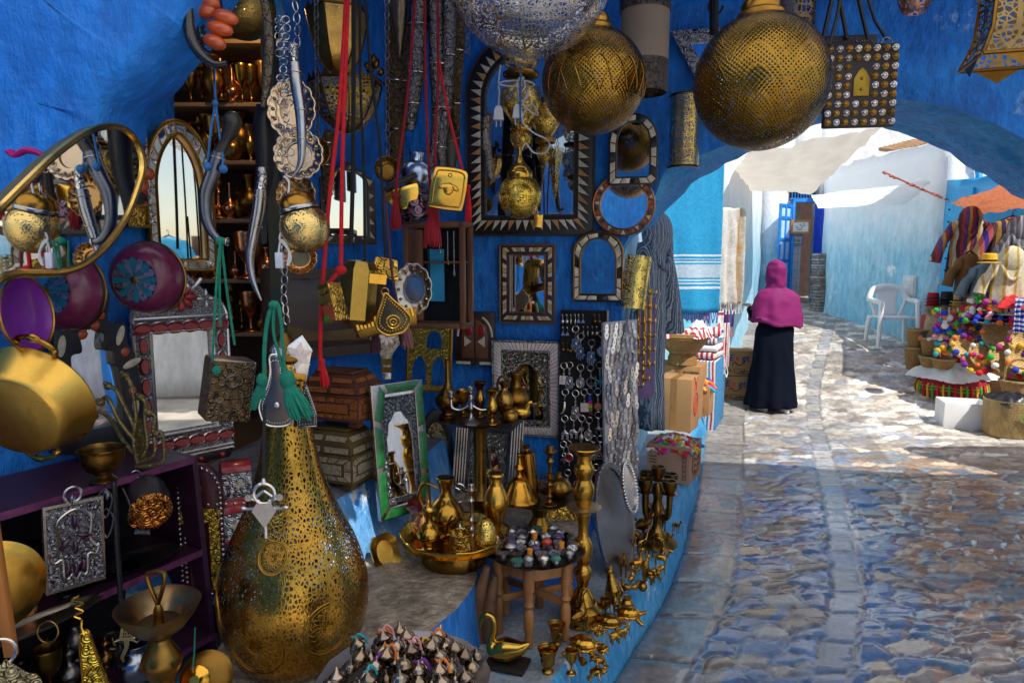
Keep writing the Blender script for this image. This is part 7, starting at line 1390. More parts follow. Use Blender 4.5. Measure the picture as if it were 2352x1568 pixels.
# ------------------------------------------------------------------ inlaid chests on the plinth
def inlaid_chest(label,loc,W_,D_,H_,yaw,wm,pm):
 T=thing('inlaid_chest',label,'chest',loc,RZ(yaw),'inlaid chests on the plinth');b=MB();[b.box((x*(W_/2-.03),y*(D_/2-.025),.012),(.05,.04,.024),taper=.8)for x in(-1,1)for y in(-1,1)];b.obj('feet',wm,T,bev=.002)
 b=MB();b.box((0,0,.024+H_*.25),(W_,D_,H_*.5));b.box((0,0,.03),(W_*1.03,D_*1.03,.014)).box((0,0,.024+H_*.5),(W_*1.03,D_*1.03,.012));b.obj('body',wm,T,bev=.002);b=MB();z=.024+H_*.5+.007;b.box((0,0,z+H_*.08),(W_*1.0,D_*1.0,H_*.15),taper=.96).box((0,0,z+H_*.27),(W_*.96,D_*.96,H_*.22),taper=.72).box((0,0,z+H_*.41),(W_*.66,D_*.66,H_*.05));b.obj('lid',wm,T,bev=.002)
 b=MB()
 for f in(0,1):
  w2,d2=(W_,D_)if f==0 else(D_,W_);M=RZ(90*f)@TR(0,-d2/2,.024+H_*.25)@FACE;inlay(q:=MB(),outline(w2*.97,H_*.46,'rect',.5,16),outline(w2*.70,H_*.22,'rect',.5,16),14,.0,'quad',.1,.9,(0,));b.add([M@p for p in q.v],q.f);b.box((0,0,.002),(w2*.62,H_*.17,.004),M)
  for z2,k in((.024+H_*.5+.007+H_*.08,.99),(.024+H_*.5+.007+H_*.27,.84)):[b.box((x*w2*k,0,.001),(w2*.40*k,H_*.10,.004),RZ(90*f)@TR(0,-d2/2*(k+.006),z2)@FACE@RX(-6 if k>.9 else-42))for x in(-.24,.24)]
 b.obj('inlay',pm,T);return T
chb=inlaid_chest('lower chest inlaid with pale engraved bone, on the plinth',Vector((-.735,2.80,.772)),.285,.20,.225,-22,mat('chest_dark_brass',(.16,.10,.03),.4,.5,.3,20,.2),emboss('engraved_bone',(.46,.38,.24),.4,0,110,.6,.35))
inlaid_chest('upper orange brown inlaid wooden chest, stacked on the bone one',Vector((-.715,2.83,1.02)),.275,.19,.205,-20,mat('chest_wood',(.10,.03,.008),.4,0,.3,20,.2,coat=.2),emboss('orange_wood_inlay',(.40,.12,.02),.35,0,110,.5,.4))
# ------------------------------------------------------------------ board of key rings
T,w_,h_=hang('key_ring_board','tall black velvet board hung with silver key rings and earrings','board',(1284,716,1390,1124),'B',.10,tilt=-2);MB().box((0,0,-.01),(w_,h_,.02)).obj('board',velvet,T,bev=.003);MB().box((w_/2+.004,0,-.008),(.008,h_*.998,.024)).obj('edge_strip',mat('beige_strip',(.5,.4,.28),.6),T)
KB=T;KI=T.matrix_world.inverted();Kn=(T.matrix_world.to_3x3()@Vector((0,0,1))).normalized();Kp=T.matrix_world.translation+Kn*.014;kpx=w_/106
def hand_poly():return[(-.32,.5),(.32,.5),(.36,.0),(.5,-.02),(.52,-.16),(.36,-.18),(.30,-.42),(.20,-.42),(.18,-.12),(.12,-.12),(.11,-.5),(.02,-.5),(.0,-.12),(-.05,-.12),(-.08,-.47),(-.17,-.47),(-.17,-.12),(-.22,-.12),(-.25,-.36),(-.34,-.36),(-.40,0)]
def charm(kind):
 b=MB(kpx);m=[silver]
 if kind=='hand':b.prism([(x*24,y*30)for x,y in hand_poly()],-1,1.2).ell((0,4,1.4),(4,5,1.5)).torus(7,1,14,5,TR(0,4,1.5))
 elif kind=='oval':b.torus(9,1.6,22,6,sy=1.3).prism(circ(7.5,20,10),-.8,.8).ell((0,0,1.2),(3,6,1.4)).tube([(-4,-3,1.4),(0,4,1.6),(4,-3,1.4)],1,5)
 elif kind=='camel':
  b.ell((0,0,0),(9,5,2)).ell((0,5,0),(4,4,1.8)).tube([(8,0,0),(12,2,0),(13,8,0),(17,8,0)],[3,2.4,2,1.4],7,sm=2);[b.tube([(x,-2,0),(x+.6,-8,0),(x,-14,0)],[2,1.4,1.2],6)for x in(-7,-4,4,7)]
 elif kind=='spoon':b.tube([(0,12,0),(0,0,0),(0,-6,0)],[2,1.4,2],6).ell((0,-13,0),(5.5,9,2)).prism(circ(6,8),-1,1,TR(0,8)).ell((0,-23,0),(1.5,4,1.2))
 elif kind=='peace':b.torus(10,1.6,24,6);[b.tube([(0,0,0),(10*cos(R(a)),10*sin(R(a)),0)],1.3,5)for a in(90,270,225,315)]
 elif kind=='knot':
  m=[turq];b.tube([(0,14,0),(0,-14,0)],1.8,6).tube([(-11,13,0),(-9,5,0),(0,1,0),(9,5,0),(11,13,0)],2,6,sm=3).tube([(-11,-13,0),(-9,-5,0),(0,-1,0),(9,-5,0),(11,-13,0)],2,6,sm=3)
 elif kind=='square':b.box((0,0,0),(18,20,2)).ell((0,0,1.5),(5,7,1.5));m=[bone_w]
 elif kind=='dagger':b.tube([(0,12,0),(1,0,0),(-1,-12,0),(-7,-18,0)],[2.5,3,2.4,.8],7,sm=3).box((0,4,0),(8,2,2))
 elif kind=='strip':m=[ycols[3],ycols[4],ycols[0],ycols[6],redst];[b.mi(i).box((0,16-i*8,0),(8,7.6,2))for i in range(5)]
 elif kind=='coin':b.prism(circ(9.5,22),-1,1).torus(8.5,.9,20,5,TR(0,0,1));m=[copper]
 elif kind=='cross':b.prism([(-2.5,-2.5),(-8,-3),(-8,3),(-2.5,2.5),(-3,8),(3,8),(2.5,2.5),(8,3),(8,-3),(2.5,-2.5),(3,-8),(-3,-8)],-1.2,1.2).torus(4,1,12,5,TR(0,12,0))
 elif kind=='disc':b.tube([(0,8,0),(0,-20,0)],[1.4,1],6).torus(9,1.4,20,6);b.mi(1).prism(circ(8,20),-1,1.6);m=[silver,redst]
 elif kind=='tri':b.ring([(-12,-9),(12,-9),(0,12)],[(-7.5,-6.5),(7.5,-6.5),(0,6.5)],-1.2,1.2).ell((0,-2,0),2.5)
 elif kind=='heart':b.tube([(0,8,0),(0,-14,0)],1.6,6).ell((0,-20,0),(5,8,2));b.mi(1).prism([(0,-2),(6,5),(4,9),(0,7),(-4,9),(-6,5)],-1,2);m=[silver,redst]
 o=b.obj('charm',m);me=o.data;bpy.data.objects.remove(o);return me
CH={}
ringme=None
def keyring(x,y,kind,L,label):
 global ringme
 u,v=1010.6+.27543*x,735+.27543*y;c_=PP(u,v,Kp,Kn);T=thing('key_ring',label,'key ring',c_,KB.matrix_world.to_3x3().to_4x4()@RZ(rnd.uniform(-4,4)),'key rings on the velvet board')
 if kind not in CH:CH[kind]=charm(kind)
 if ringme is None:o=MB(kpx).torus(7.4,1.15,26,7).obj('ring',silver);ringme=o.data;bpy.data.objects.remove(o)
 o=bpy.data.objects.new('ring',ringme);COL.objects.link(o);o.parent=T
 MB(kpx).chain([(0,-7.5,0),(0,-7.5-L,0)],1.7,.6).obj('chain',silver,T);o=bpy.data.objects.new('charm',CH[kind]);COL.objects.link(o);o.parent=T;dy={'hand':15,'oval':13,'camel':9,'spoon':14,'square':11,'dagger':14,'strip':18,'coin':10,'knot':14,'peace':11,'cross':16,'disc':10,'tri':12,'heart':10}[kind];o.location=(0,(-8-L-dy)*kpx,.001)
for x,y,k,L,l in[(1130,75,'hand',14,'ornate silver hand key ring at the top of the board'),(1175,135,'hand',16,'plain silver open hand key ring, second row from the top'),(1265,190,'hand',12,'bluish silver hand key ring at the right of the second row'),(1350,115,'oval',18,'oval medallion key ring at the top right edge of the board'),(1035,380,'square',14,'key ring with a square bone tile at the left edge'),(1080,375,'hand',18,'little openwork hand key ring beside the square tile'),(1172,395,'oval',14,'oval medallion key ring in the centre, right of the openwork hand'),(1255,395,'peace',14,'peace sign key ring in the third row'),(1330,375,'knot',16,'turquoise letter shaped key ring at the right edge'),(1045,600,'dagger',12,'little curved dagger key ring at the left edge'),(1130,610,'hand',22,'eyed hand key ring right of the little dagger'),(1203,600,'square',16,'key ring with a square camel picture plate'),(1250,590,'strip',8,'key ring with a strip of rainbow letters'),(1315,595,'coin',16,'coin key ring at the right edge under the turquoise one'),(1040,820,'camel',18,'camel key ring at the left edge of the board'),(1115,810,'camel',18,'second camel key ring, right of the one at the edge'),(1183,820,'spoon',10,'spoon like drop key ring in the centre of the fifth row'),(1245,835,'oval',14,'oval medallion key ring low in the fifth row'),(1320,790,'camel',16,'camel key ring at the right edge of the board'),(1030,1035,'cross',12,'silver cross key ring at the lower left'),(1070,1030,'disc',14,'key ring with a round red drop'),(1280,990,'hand',12,'large hand key ring at the lower right'),(1338,990,'tri',18,'triangle key ring at the lower right edge'),(1065,1270,'spoon',14,'drop key ring at the bottom left of the board'),(1145,1250,'oval',14,'oval key ring behind the top of the tall candlestick'),(1240,1245,'oval',18,'oval key ring at the bottom right of the tall candlestick'),(1300,1225,'heart',4,'key ring with a red heart and a spoon')]:keyring(x,y,k,L,l)
em_={}
for x,y,k,l in[(1040,-10,0,'heart drop earrings at the top left of the board'),(1110,-10,1,'coral and silver earrings in the top row'),(1175,-10,2,'little bell earrings in the top row'),(1310,-10,3,'big round drop earrings at the top right'),(1045,95,2,'triangular bell earrings in the second earring row'),(1215,90,1,'thin leaf earrings in the middle of the second earring row'),(1290,90,0,'turquoise dot earrings in the second earring row'),(1045,225,3,'round filigree earrings at the left edge'),(1105,235,3,'round filigree earrings right of the others at the left')]:
 c_=PP(1010.6+.27543*x,735+.27543*y,Kp,Kn);T=thing('earrings',l,'earrings',c_,KB.matrix_world.to_3x3().to_4x4(),'earrings on the velvet board');
 for s in(-1,1):
  b=MB(kpx);b.tube([(s*5,8,0),(s*5-1.5,11,0),(s*5-2.5,7,0)],.6,5,sm=2).tube([(s*5,8,0),(s*5,-2,0)],.6,5);b.ell((s*5,-6,0),((4,5,2),(2,7,2),(3.4,4.5,2.5),(4.4,4.6,3))[k],10,6)if k!=2 else b.prism([(s*5-1,-1),(s*5-4.5,-9),(s*5+4.5,-9),(s*5+1,-1)],-1.2,1.2);b.obj('drop',brass_old if k==3 else silver,T)
# ------------------------------------------------------------------ leaf pendants and hook rails on the pier corner
T,w_,h_=hang('pendant_board','grey board crowded with silver leaf pendants, beside the key ring board','board',(1390,740,1466,1114),Y=3.34,yaw=28,roll=2);MB().box((0,0,-.012),(w_,h_,.02)).obj('board',mat('mauve_felt',(.40,.37,.41),.9,0,.2,30,.2),T,bev=.003);PBm=T.matrix_world.copy()
b=MB();b.prism([(0,.034),(.006,.026),(.007,.008),(.004,.002),(.009,-.010),(.006,-.026),(0,-.036),(-.006,-.026),(-.009,-.010),(-.004,.002),(-.007,.008),(-.006,.026)],-.0015,.002).ell((0,.017,.002),(.003,.004,.002),8,5).ell((0,-.012,.002),(.004,.008,.002),8,5);o=b.obj('leaf_pendant',metalm('leaf_silver',(.75,.75,.75),.3,.4,bump=.2));me_=o.data;bpy.data.objects.remove(o)
for j in range(11):
 for i in range(7):
  o=bpy.data.objects.new('leaf_pendant',me_);COL.objects.link(o);o.matrix_world=PBm@TR(-w_*.44+w_*.86*(i+.5*(j%2))/6.4,h_*.45-h_*.90*j/10.2+rnd.uniform(-.012,.012),.003+.004*rnd.random())@RZ(rnd.uniform(-14,14))@RY(rnd.uniform(-25,25))@Matrix.Diagonal((1.25,rnd.uniform(1.05,1.4),1.5,1));tag(o,'silver leaf shaped pendant in the rows on the grey board','pendant','silver leaf pendants on the grey board')
T,w_,h_=hang('pierced_brass_tube','upright pierced brass tube light leaning at the pier corner','lantern',(1434,588,1484,708),Y=3.5,yaw=25,roll=-8);MB().lathe([(w_/2,-h_/2),(w_/2,h_/2)],30,RX(-90),caps=False).obj('tube',pierced('bright_cylinder_fret',(.82,.58,.14),90,.12,.25,'leaf',.7,dirt=.2),T,ang=180)
for k,(u,l)in enumerate([(1452,'leftmost of four strips of brass coat hooks on the pier corner'),(1466,'second from the left of four brass hook strips'),(1480,'third from the left of four brass hook strips'),(1492,'rightmost of four strips of brass hooks, sticking out by the robe')]):
 v0,v1=((735,920),(690,900),(690,885),(660,850))[k];p=PY(u,(v0+v1)/2,3.5+.05*k);T=thing('hook_rail',l,'hooks',p,RZ(42)@FACE,'brass hook rails on the pier');hh=(v1-v0)*3.55/F;b=MB();b.box((0,0,0),(.022,hh,.006));n=6
 b.obj('strip',brass,T,bev=.002);b=MB();y=0;b.tube([(0,y,.003),(.002,y-.006,.022),(.004,y+.004,.034),(.004,y+.016,.032)],[.004,.0035,.0035,.005],6,sm=3).ell((.004,y+.018,.032),.006,8,5).torus(.011,.003,12,5,TR(0,y+.012,.003));copies('hook',b,brass_hi,T,[TR(0,hh*(.44-.88*i/(n-1)),0)for i in range(n)])
b=MB();b.box((0,0,0),(.16,.56,.008));o=b.obj('mauve_backing',mat('mauve_cloth',(.16,.10,.22),.9,0,.3,9,.2));o.matrix_world=TR(*PY(1482,800,3.74))@RZ(42)@FACE;tag(o,'mauve cloth panel behind the brass hook strips','cloth')
# ------------------------------------------------------------------ brassware on stands
def at(u,v,z):p=PZ(u,v,z);return Vector((p.x,p.y,z))
def rtray(name,label,loc,r,m,feet=None,rim=.012,wav=0,n=60):
 T=thing(name,label,'tray',loc);MB().lathe([(0,-.004),(r*.86,-.004),(r*.97,rim*.7),(r*1.02,rim),(r,rim*.7),(r*.88,0),(0,0)],n,wob=(lambda a,t:1+wav*sin(a*16)*(.2<t<.8))if wav else None).obj('tray',m,T)
 if feet:MB().lathe(feet,30,sm=2).obj('stand',brass_old,T)
 return T
def put(kind,label,u,dz,hpx,m,Y,z,**kw):
 p=PY(u,800,Y);return vessel(kw.pop('name','brass_vessel'),label,kw.pop('cat','vase'),Vector((p.x,Y+dz,z)),hpx*Y/F,kind,m,**kw)
Yt=2.98;zt=PY(1090,962,Yt).z;p=PY(1102,962,Yt);rtray('tiered_stand','upper brass tray stand crowded with vases, in front of the ridged mirror',Vector((p.x,Yt,zt)),.185,brass_old,[(.09,.5-zt),(.08,.52-zt),(.03,.56-zt),(.045,.63-zt),(.030,.68-zt),(.030,-.06),(.05,-.004)])
for a in[('bottle','long thin necked brass sprinkler bottle at the left of the upper tray',1026,.02,140,brass_old),('goblet','small brass goblet behind the silver candelabra',1060,.06,62,brass_old),('tulip','plain flared brass vase behind the right arm of the candelabra',1100,.05,82,brass),('tulip','slim brass bud vase at the front of the upper tray',1131,-.10,80,brass),('vase','brass vase with a frilled mouth, at the right of the upper tray',1158,.02,86,brass_old),('ewer','big dark brass jug at the right back of the upper tray',1186,.08,104,brass_dark),('pot','little round brass pot at the front right of the upper tray',1172,-.09,38,brass_old)]:put(*a,Yt,zt+.001,group='brass on the upper tray',handle=a[0]=='ewer',rim=.02 if a[0]=='vase' else 0,n=18)
def candelabra(name,label,loc,H_,m,arms=3,W_=.10,yaw=0):
 T=thing(name,label,'candelabra',loc,RZ(yaw));b=MB();b.lathe([(H_*.26,0),(H_*.24,H_*.03),(H_*.08,H_*.16),(H_*.05,H_*.3),(H_*.09,H_*.4),(H_*.05,H_*.55),(H_*.08,H_*.66),(H_*.05,H_*.76)],18,sm=2).obj('stem',m,T);b=MB()
 cup=lambda x,y,z:b.lathe([(H_*.02,z-.01),(H_*.09,z),(H_*.10,z+H_*.01),(H_*.05,z+H_*.02),(H_*.085,z+H_*.08),(H_*.09,z+H_*.16),(H_*.07,z+H_*.16),(H_*.06,z+H_*.1)],14,TR(x,y,0));cup(0,0,H_*.80)
 for k in range(arms-1):a=TAU*k/(arms-1);c,s=cos(a)*W_,sin(a)*W_;b.tube([(0,0,H_*.5),(c*.5,s*.5,H_*.36),(c*.95,s*.95,H_*.42),(c,s,H_*.68)],H_*.035,8,sm=4);cup(c,s,H_*.68)
 b.obj('arms',m,T);return T
p=PY(1084,960,Yt);candelabra('silver_candelabra','three branched silver candelabra in front on the upper tray',Vector((p.x,Yt-.08,zt)),88*Yt/F,silver,3,.085)
p=PY(1206,930,Yt);T=thing('brass_duck','little brass duck with its head up, on the right of the upper tray','ornament',Vector((p.x-.02,Yt-.02,zt+.004)));b=MB();b.ell((0,0,.03),(.045,.025,.028)).tube([(.02,0,.03),(.035,0,.07),(.05,0,.075)],[.016,.011,.012],8,sm=3).tube([(-.03,0,.035),(-.06,0,.055)],[.014,.004],6).ell((.062,0,.072),(.012,.006,.005),8,5);b.obj('figure',brass,T)
Yl=2.84;zl=PY(1240,1142,Yl).z;p=PY(1240,1142,Yl);rtray('turned_stand','lower brown brass tray on a turned wooden post, in front of the key ring board',Vector((p.x,Yl,zl)),.165,MT['bronze_dish'],[(.085,.5-zl),(.07,.53-zl),(.03,.60-zl),(.045,.64-zl),(.03,-.01)])
put('bell','brass bell shaped incense burner at the left of the lower tray',1193,-.04,116,brass,Yl,zl,group='brass on the lower tray',name='brass_burner',cat='burner')
T=put([(.09,0),(.14,.04),(.145,.8),(.12,.88),(.05,.92),(.05,.97),(.09,1.0),(.05,1.0)],'tall polished brass tube leaning on the lower tray',1222,-.02,128,brass,Yl,zl+.003,group='brass on the lower tray',name='brass_tube',cat='tube',tiltM=RY(-6))
b=MB();b.tube([PY(u,v,Yl-.02)for u,v in((1207,1090),(1200,1040),(1197,1010))],[.006,.004,.006],8);tag(b.obj('pestle_rod',brass_old),'thin brass rod leaning behind the brass tube','rod')
put('candle','short brass candlestick at the front of the lower tray',1262,-.09,74,brass,Yl,zl,group='brass on the lower tray',name='candlestick',cat='candlestick');put([(.22,0),(.3,.05),(.5,.3),(.5,.5),(.3,.75),(.12,.82),(.1,1.0)],'squat brass teapot with a hooped handle on the lower tray',1286,.0,62,brass_old,Yl,zl,group='brass on the lower tray',handle=1,spout=1,name='teapot',cat='teapot');put('candle','tall brass candle holder at the back of the lower tray',1268,.09,112,brass_old,Yl,zl,group='brass on the lower tray',name='candlestick',cat='candlestick')
Yp=2.62;zp=PY(1045,1238,Yp).z;p=PY(1045,1238,Yp);T=rtray('pedestal_tray','wide brass tray with a pierced wavy gallery on a low round foot',Vector((p.x,Yp,zp)),.205,brass,[(.125,.5-zp),(.135,.51-zp),(.12,-.01)],.004);gal=MB();gal.lathe([(.196,.0),(.214,.034)],90,caps=False,wob=lambda a,t:1+.012*sin(a*12)*t);gal.obj('gallery',pierced('gallery_fret',(.85,.6,.16),75,.2,.25,'dots',.6,dirt=.15),T,ang=180);b=MB();b.tube([(.215*(1+.012*sin(a*12))*cos(a),.215*(1+.012*sin(a*12))*sin(a),.035+.003*sin(a*12))for a in[TAU*i/90 for i in range(90)]],.004,6,closed=True);b.obj('rim',brass_hi,T)
G='brass on the pedestal tray'
put([(.3,0),(.36,.05),(.48,.3),(.5,.5),(.42,.58),(.36,.68),(.2,.9),(.05,1.0),(0,1.03)],'copper lidded round bowl at the left of the pedestal tray',964,.05,62,copper,Yp,zp,group=G,name='copper_bowl',cat='bowl');T=put('ewer','gold ewer with a pointed lid at the front left of the pedestal tray',986,-.10,96,brass_hi,Yp,zp,group=G,lid=1,handle=1,spout=1,name='ewer',cat='jug')
put('ewer','taller gold jug with a flared lip, behind the pointed ewer',1018,.03,148,brass,Yp,zp,group=G,handle=1,name='ewer',cat='jug');put('candle','silver candlestick in the middle of the pedestal tray',1078,.06,126,silver,Yp,zp,group=G,name='candlestick',cat='candlestick',rs=.8);put([(.42,0),(.44,.1),(.48,.16),(.46,.85),(.5,1.0),(.46,.98),(.42,.3),(0,.25)],'embossed brass cup without a lid at the front of the pedestal tray',1060,-.13,48,MT['chased_brass'],Yp,zp,group=G,name='brass_cup',cat='cup',rs=1.15)
put([(.26,0),(.2,.06),(.22,.10),(.33,.28),(.34,.5),(.26,.78),(.12,.96),(0,1.0)],'pierced brass egg on a ring foot at the front right of the pedestal tray',1115,-.10,78,pierced('egg_fret',(.85,.6,.14),120,.16,.25,'leaf',1,dirt=.2),Yp,zp,group=G,name='brass_egg',cat='egg');put([(.16,0),(.15,.02),(.05,.09),(.06,.2),(.12,.34),(.17,.5),(.18,.62),(.12,.78),(.09,.84),(.09,.93),(.12,.97),(.10,1.0)],'tall footed brass vase at the right of the pedestal tray',1138,-.02,168,brass,Yp,zp,group=G)
for u,l,dy in((1050,'silver hand mirror with an oval loop standing on the pedestal tray',.08),(1040,'plainer silver hand mirror handle behind the loop one',.10)):
 p=PY(u,1100,Yp);T=thing('silver_hand_mirror',l,'hand mirror',Vector((p.x,Yp+dy,zp)));h=.21 if dy<.09 else .17;b=MB();b.lathe([(.028,0),(.02,.03),(.007,.05),(.009,.09),(.006,h*.6)],14,sm=2);b.obj('handle',silver,T);b=MB();b.torus(.030,.0035,26,6,TR(0,0,h*.6+.038)@FACE,sy=1.3);b.obj('loop',silver,T)
T=thing('glass_rosette','dark red glass dish leaning behind the copper bowl','dish',PY(958,1158,Yp+.08),FACE);MB().lathe([(0,0),(.03,.004),(.042,.012),(.04,.005),(0,-.004)],30,wob=lambda a,t:1+.1*sin(a*8)).obj('dish',mat('ruby_glass',(.12,.01,.02),.15,0,.3,20,0,coat=.5),T)
T,w_,h_=hang('ashtray','oblong brass ashtray leaning on edge against the blue plinth','ashtray',(856,1228,916,1310),Y=2.58,yaw=30,tilt=-16,roll=10);q=[(-.5,-.3),(-.3,-.5),(.3,-.5),(.5,-.3),(.5,.3),(.3,.5),(-.3,.5),(-.5,.3)];MB().ring([(x*w_,y*h_)for x,y in resample(q,32)],[(.3*w_*cos(a),.34*h_*sin(a))for a in[PI*1.25+TAU*i/32 for i in range(32)]],-.014,.004,zi=-.006).prism(circ(w_*.3,24,h_*.34),-.012,-.008).obj('tray',brass,T)
s_=2.75/F;c_=at(1337,1424,.252);T=thing('floor_candlestick','tall baluster brass candlestick standing on the ledge','candlestick',c_);MB(s_).lathe([(46,0),(46,34),(30,46),(26,60),(12,84),(20,110),(20,124),(13,134),(13,140),(21,152),(21,186),(12,204),(12,232),(17,256),(9,266)],30,sm=2).lathe([(17,276),(23,300),(24,318),(16,336),(22,352),(22,366),(17,372),(17,392),(34,404),(36,410),(20,408)],30,sm=2).obj('stem',brass,T);MB(s_).lathe([(10,262),(36,268),(40,272),(36,274),(14,276)],36,wob=lambda a,t:1+.03*sin(a*14)).obj('drip_plate',MT['pale_brass'],T)
for bb,l,yw,m in(((1374,1066,1452,1330),'large silver oval tray with a beaded rim, leaning at the pier corner',46,metalm('silver_tray',(.80,.82,.84),.4,.35,40,.2)),((1432,1062,1458,1175),'narrow view of a smaller silver tray behind the large one',55,silver),((1238,1150,1334,1300),'engraved round brass plate leaning under the lower tray',10,MT['chased_brass']),((1240,1270,1336,1390),'lower round brass plate leaning behind the folding stool',10,brass_emb)):
 T,w_,h_=hang('leaning_tray',l,'tray',bb,Y=3.05,yaw=yw,tilt=-12);MB().prism(circ(w_/2,40,h_/2),-.006,.0).ring(circ(w_/2,40,h_/2),circ(w_*.43,40,h_*.45),0,.008).obj('tray',m,T);b=MB();[b.ell((x,y,.008),.006,6,4)for x,y in circ(w_*.49,46,h_*.495)];b.obj('beaded_rim',m,T)
for pts,l in(([(1120,1300),(1098,1380),(1096,1450),(1120,1514)],'left of two long dark seed pods leaning on the step'),([(1138,1320),(1124,1390),(1118,1450),(1132,1505)],'right of two long dark seed pods, half behind the stool')):b=MB();b.tube([PY(u,v,2.46)for u,v in pts],[.012,.03,.034,.012],12,sm=5);tag(b.obj('seed_pod',mat('pod_wood',(.12,.055,.02),.5,0,.4,20,.4,60)),l,'pod','long seed pods')
zs=PY(1228,1262,2.56).z;c_=PY(1228,1262,2.56);c_.z=zs;T=thing('folding_stool','octagonal folding wooden stand with turned legs under the tray of jars','stool',Vector((c_.x,c_.y,.255)));H_=zs-.262
for k in range(6):
 a=TAU*k/6+.35;x,y=.150*cos(a),.150*sin(a);b=MB();b.lathe([(.016,0),(.018,.03),(.015,.05),(.020,.07),(.020,.13),(.013,.15),(.021,.165),(.014,.18),(.018,.2),(.014,.23),(.021,H_*.72),(.021,H_)],10,TR(x,y,0),sm=1);b.obj('leg',wood_l,T)
b=MB()
for k in range(6):a=TAU*k/6+.35;a2=a+TAU/6;A_,B_=Vector((.15*cos(a),.15*sin(a),H_-.03)),Vector((.15*cos(a2),.15*sin(a2),H_-.03));d=B_-A_;b.box((0,0,0),(d.length-.03,.012,.045),TR(*((A_+B_)/2))@RZ(math.degrees(math.atan2(d.y,d.x))))
for k in range(3):b.box((0,0,H_*.46+.002*k),(.30,.012,.028),RZ(60*k+20))
b.obj('rails',wood_l,T,bev=.002);rtray('jar_tray','dark scalloped tray of little jars on the folding stand',Vector((c_.x,c_.y,zs)),.196,MT['black_pewter'],None,.012,.012)
jm=[emboss('filigree_jar',(.42,.40,.44),.3,.9,170,.8,.15),pew,metalm('jar_steel',(.40,.40,.38),.3,.4)];lm=[silver_dark,MT['filigree_jar'],steel,silver_dark,MT['filigree_jar'],steel,silver,silver_emb,mat('violet_glass',(.10,.06,.14),.2,.2,.4,40,.2),mat('green_glass',(.04,.18,.12),.2,0,.3,30,.1)];orc=mat('orange_cap',(.85,.30,.02),.5,0,.1,20,0);k=0
for j,(yy_,n)in enumerate([(-.145,4),(-.095,6),(-.045,7),(.005,7),(.055,7),(.105,5),(.148,4)]):
 for i in range(n):
  x=(i-(n-1)/2)*.049+rnd.uniform(-.006,.006);k+=1;kind='cap' if k in(7,16,28,35)else 'red' if k==22 else rnd.choice(['dome','flat','dome']);row=['front row','second row','third row','middle row','fifth row','sixth row','back row'][j];hj=rnd.uniform(.018,.030);r=rnd.uniform(.015,.019)
  T=thing('trinket_jar',{'cap':'tiny glass jar with an orange cap in the %s of the tray','red':'trinket jar with a big red stone lid in the %s of the tray','dome':'tiny silver jar with a domed lid in the %s of the tray','flat':'tiny flat lidded silver jar in the %s of the tray'}[kind]%row,'jar',Vector((c_.x+x,c_.y+yy_,zs+.001)),None,'little jars on the dark tray');MB().lathe([(r*.8,0),(r,.004),(r*1.05,hj*.6),(r*.8,hj)],12).obj('jar',rnd.choice(jm),T)
  if kind=='cap':MB().lathe([(.010,hj-.002),(.011,hj+.022),(0,hj+.024)],12).obj('lid',orc,T)
  else:MB().lathe([(r*1.08,hj-.002),(r*1.1,hj+.004),(r*.7,hj+(.014 if kind!='flat' else .007)),(0,hj+(.019 if kind!='flat' else .009))],12,Matrix.Diagonal((1.25,1,1,1)),sm=1).obj('lid',mat('red_enamel',(.55,.04,.015),.2,0,.2,20,0,coat=.4)if kind=='red' else rnd.choice(lm),T)
zb=.70;cb=Vector((PY(930,1600,1.52).x,1.52,zb));T=thing('bell_stand','round low stand under the tray of bells','stand',Vector((cb.x,cb.y,.24)));MB().lathe([(.12,0),(.10,.2),(.12,zb-.25)],24).obj('drum',wood_d,T);rtray('bell_tray','dark metal tray heaped with little bells at the bottom of the picture',cb,.20,MT['dull_steel'],None,.014,.01)
bm_=metalm('bell_metal',(.36,.28,.20),.2,.35);PB_=[(.0005,.046),(.003,.043),(.004,.037),(.010,.031),(.019,.023),(.0195,.019),(.015,.014),(.011,.004),(.010,0)];b=MB();b.lathe(PB_[::-1],16);o=b.obj('bell',bm_,ang=75);bme=o.data;bpy.data.objects.remove(o);cn={0:'yellow',2:'red',4:'magenta',6:'green',7:'orange',8:'purple',9:'pink',5:'teal'};pts=[]
for lay,(n,r)in enumerate([(30,.19),(26,.17),(17,.13),(7,.075)]):
 for i in range(n):a=i*2.39996+lay;q=r*sqrt((i+.5)/n);pts.append((q*cos(a),q*sin(a)*.9,.004+lay*.022+rnd.uniform(-.003,.003)))
for i,(x,y,z)in enumerate(pts):
 T=thing('small_bell','small pewter coloured bell in the heap on the dark tray','bell',cb+Vector((x,y,z)),RX(rnd.uniform(-14,14))@RY(rnd.uniform(-14,14))@RZ(rnd.uniform(0,90)),'little bells heaped on the tray');o=bpy.data.objects.new('bell',bme);COL.objects.link(o);o.parent=T
 if z>.03 and i%2==0:k=rnd.choice(list(cn));T['label']='small bell tied with a %s yarn loop in the heap on the tray'%cn[k];b=MB();b.tube([(0,0,.036),(.010,-.004,.048),(.020,-.01,.036),(.022,-.012,.018)],.0028,6,sm=3).tube([(0,0,.036),(-.008,.002,.046),(0,0,.04)],.0026,6,sm=2);b.obj('yarn_loop',ycols[k],T)
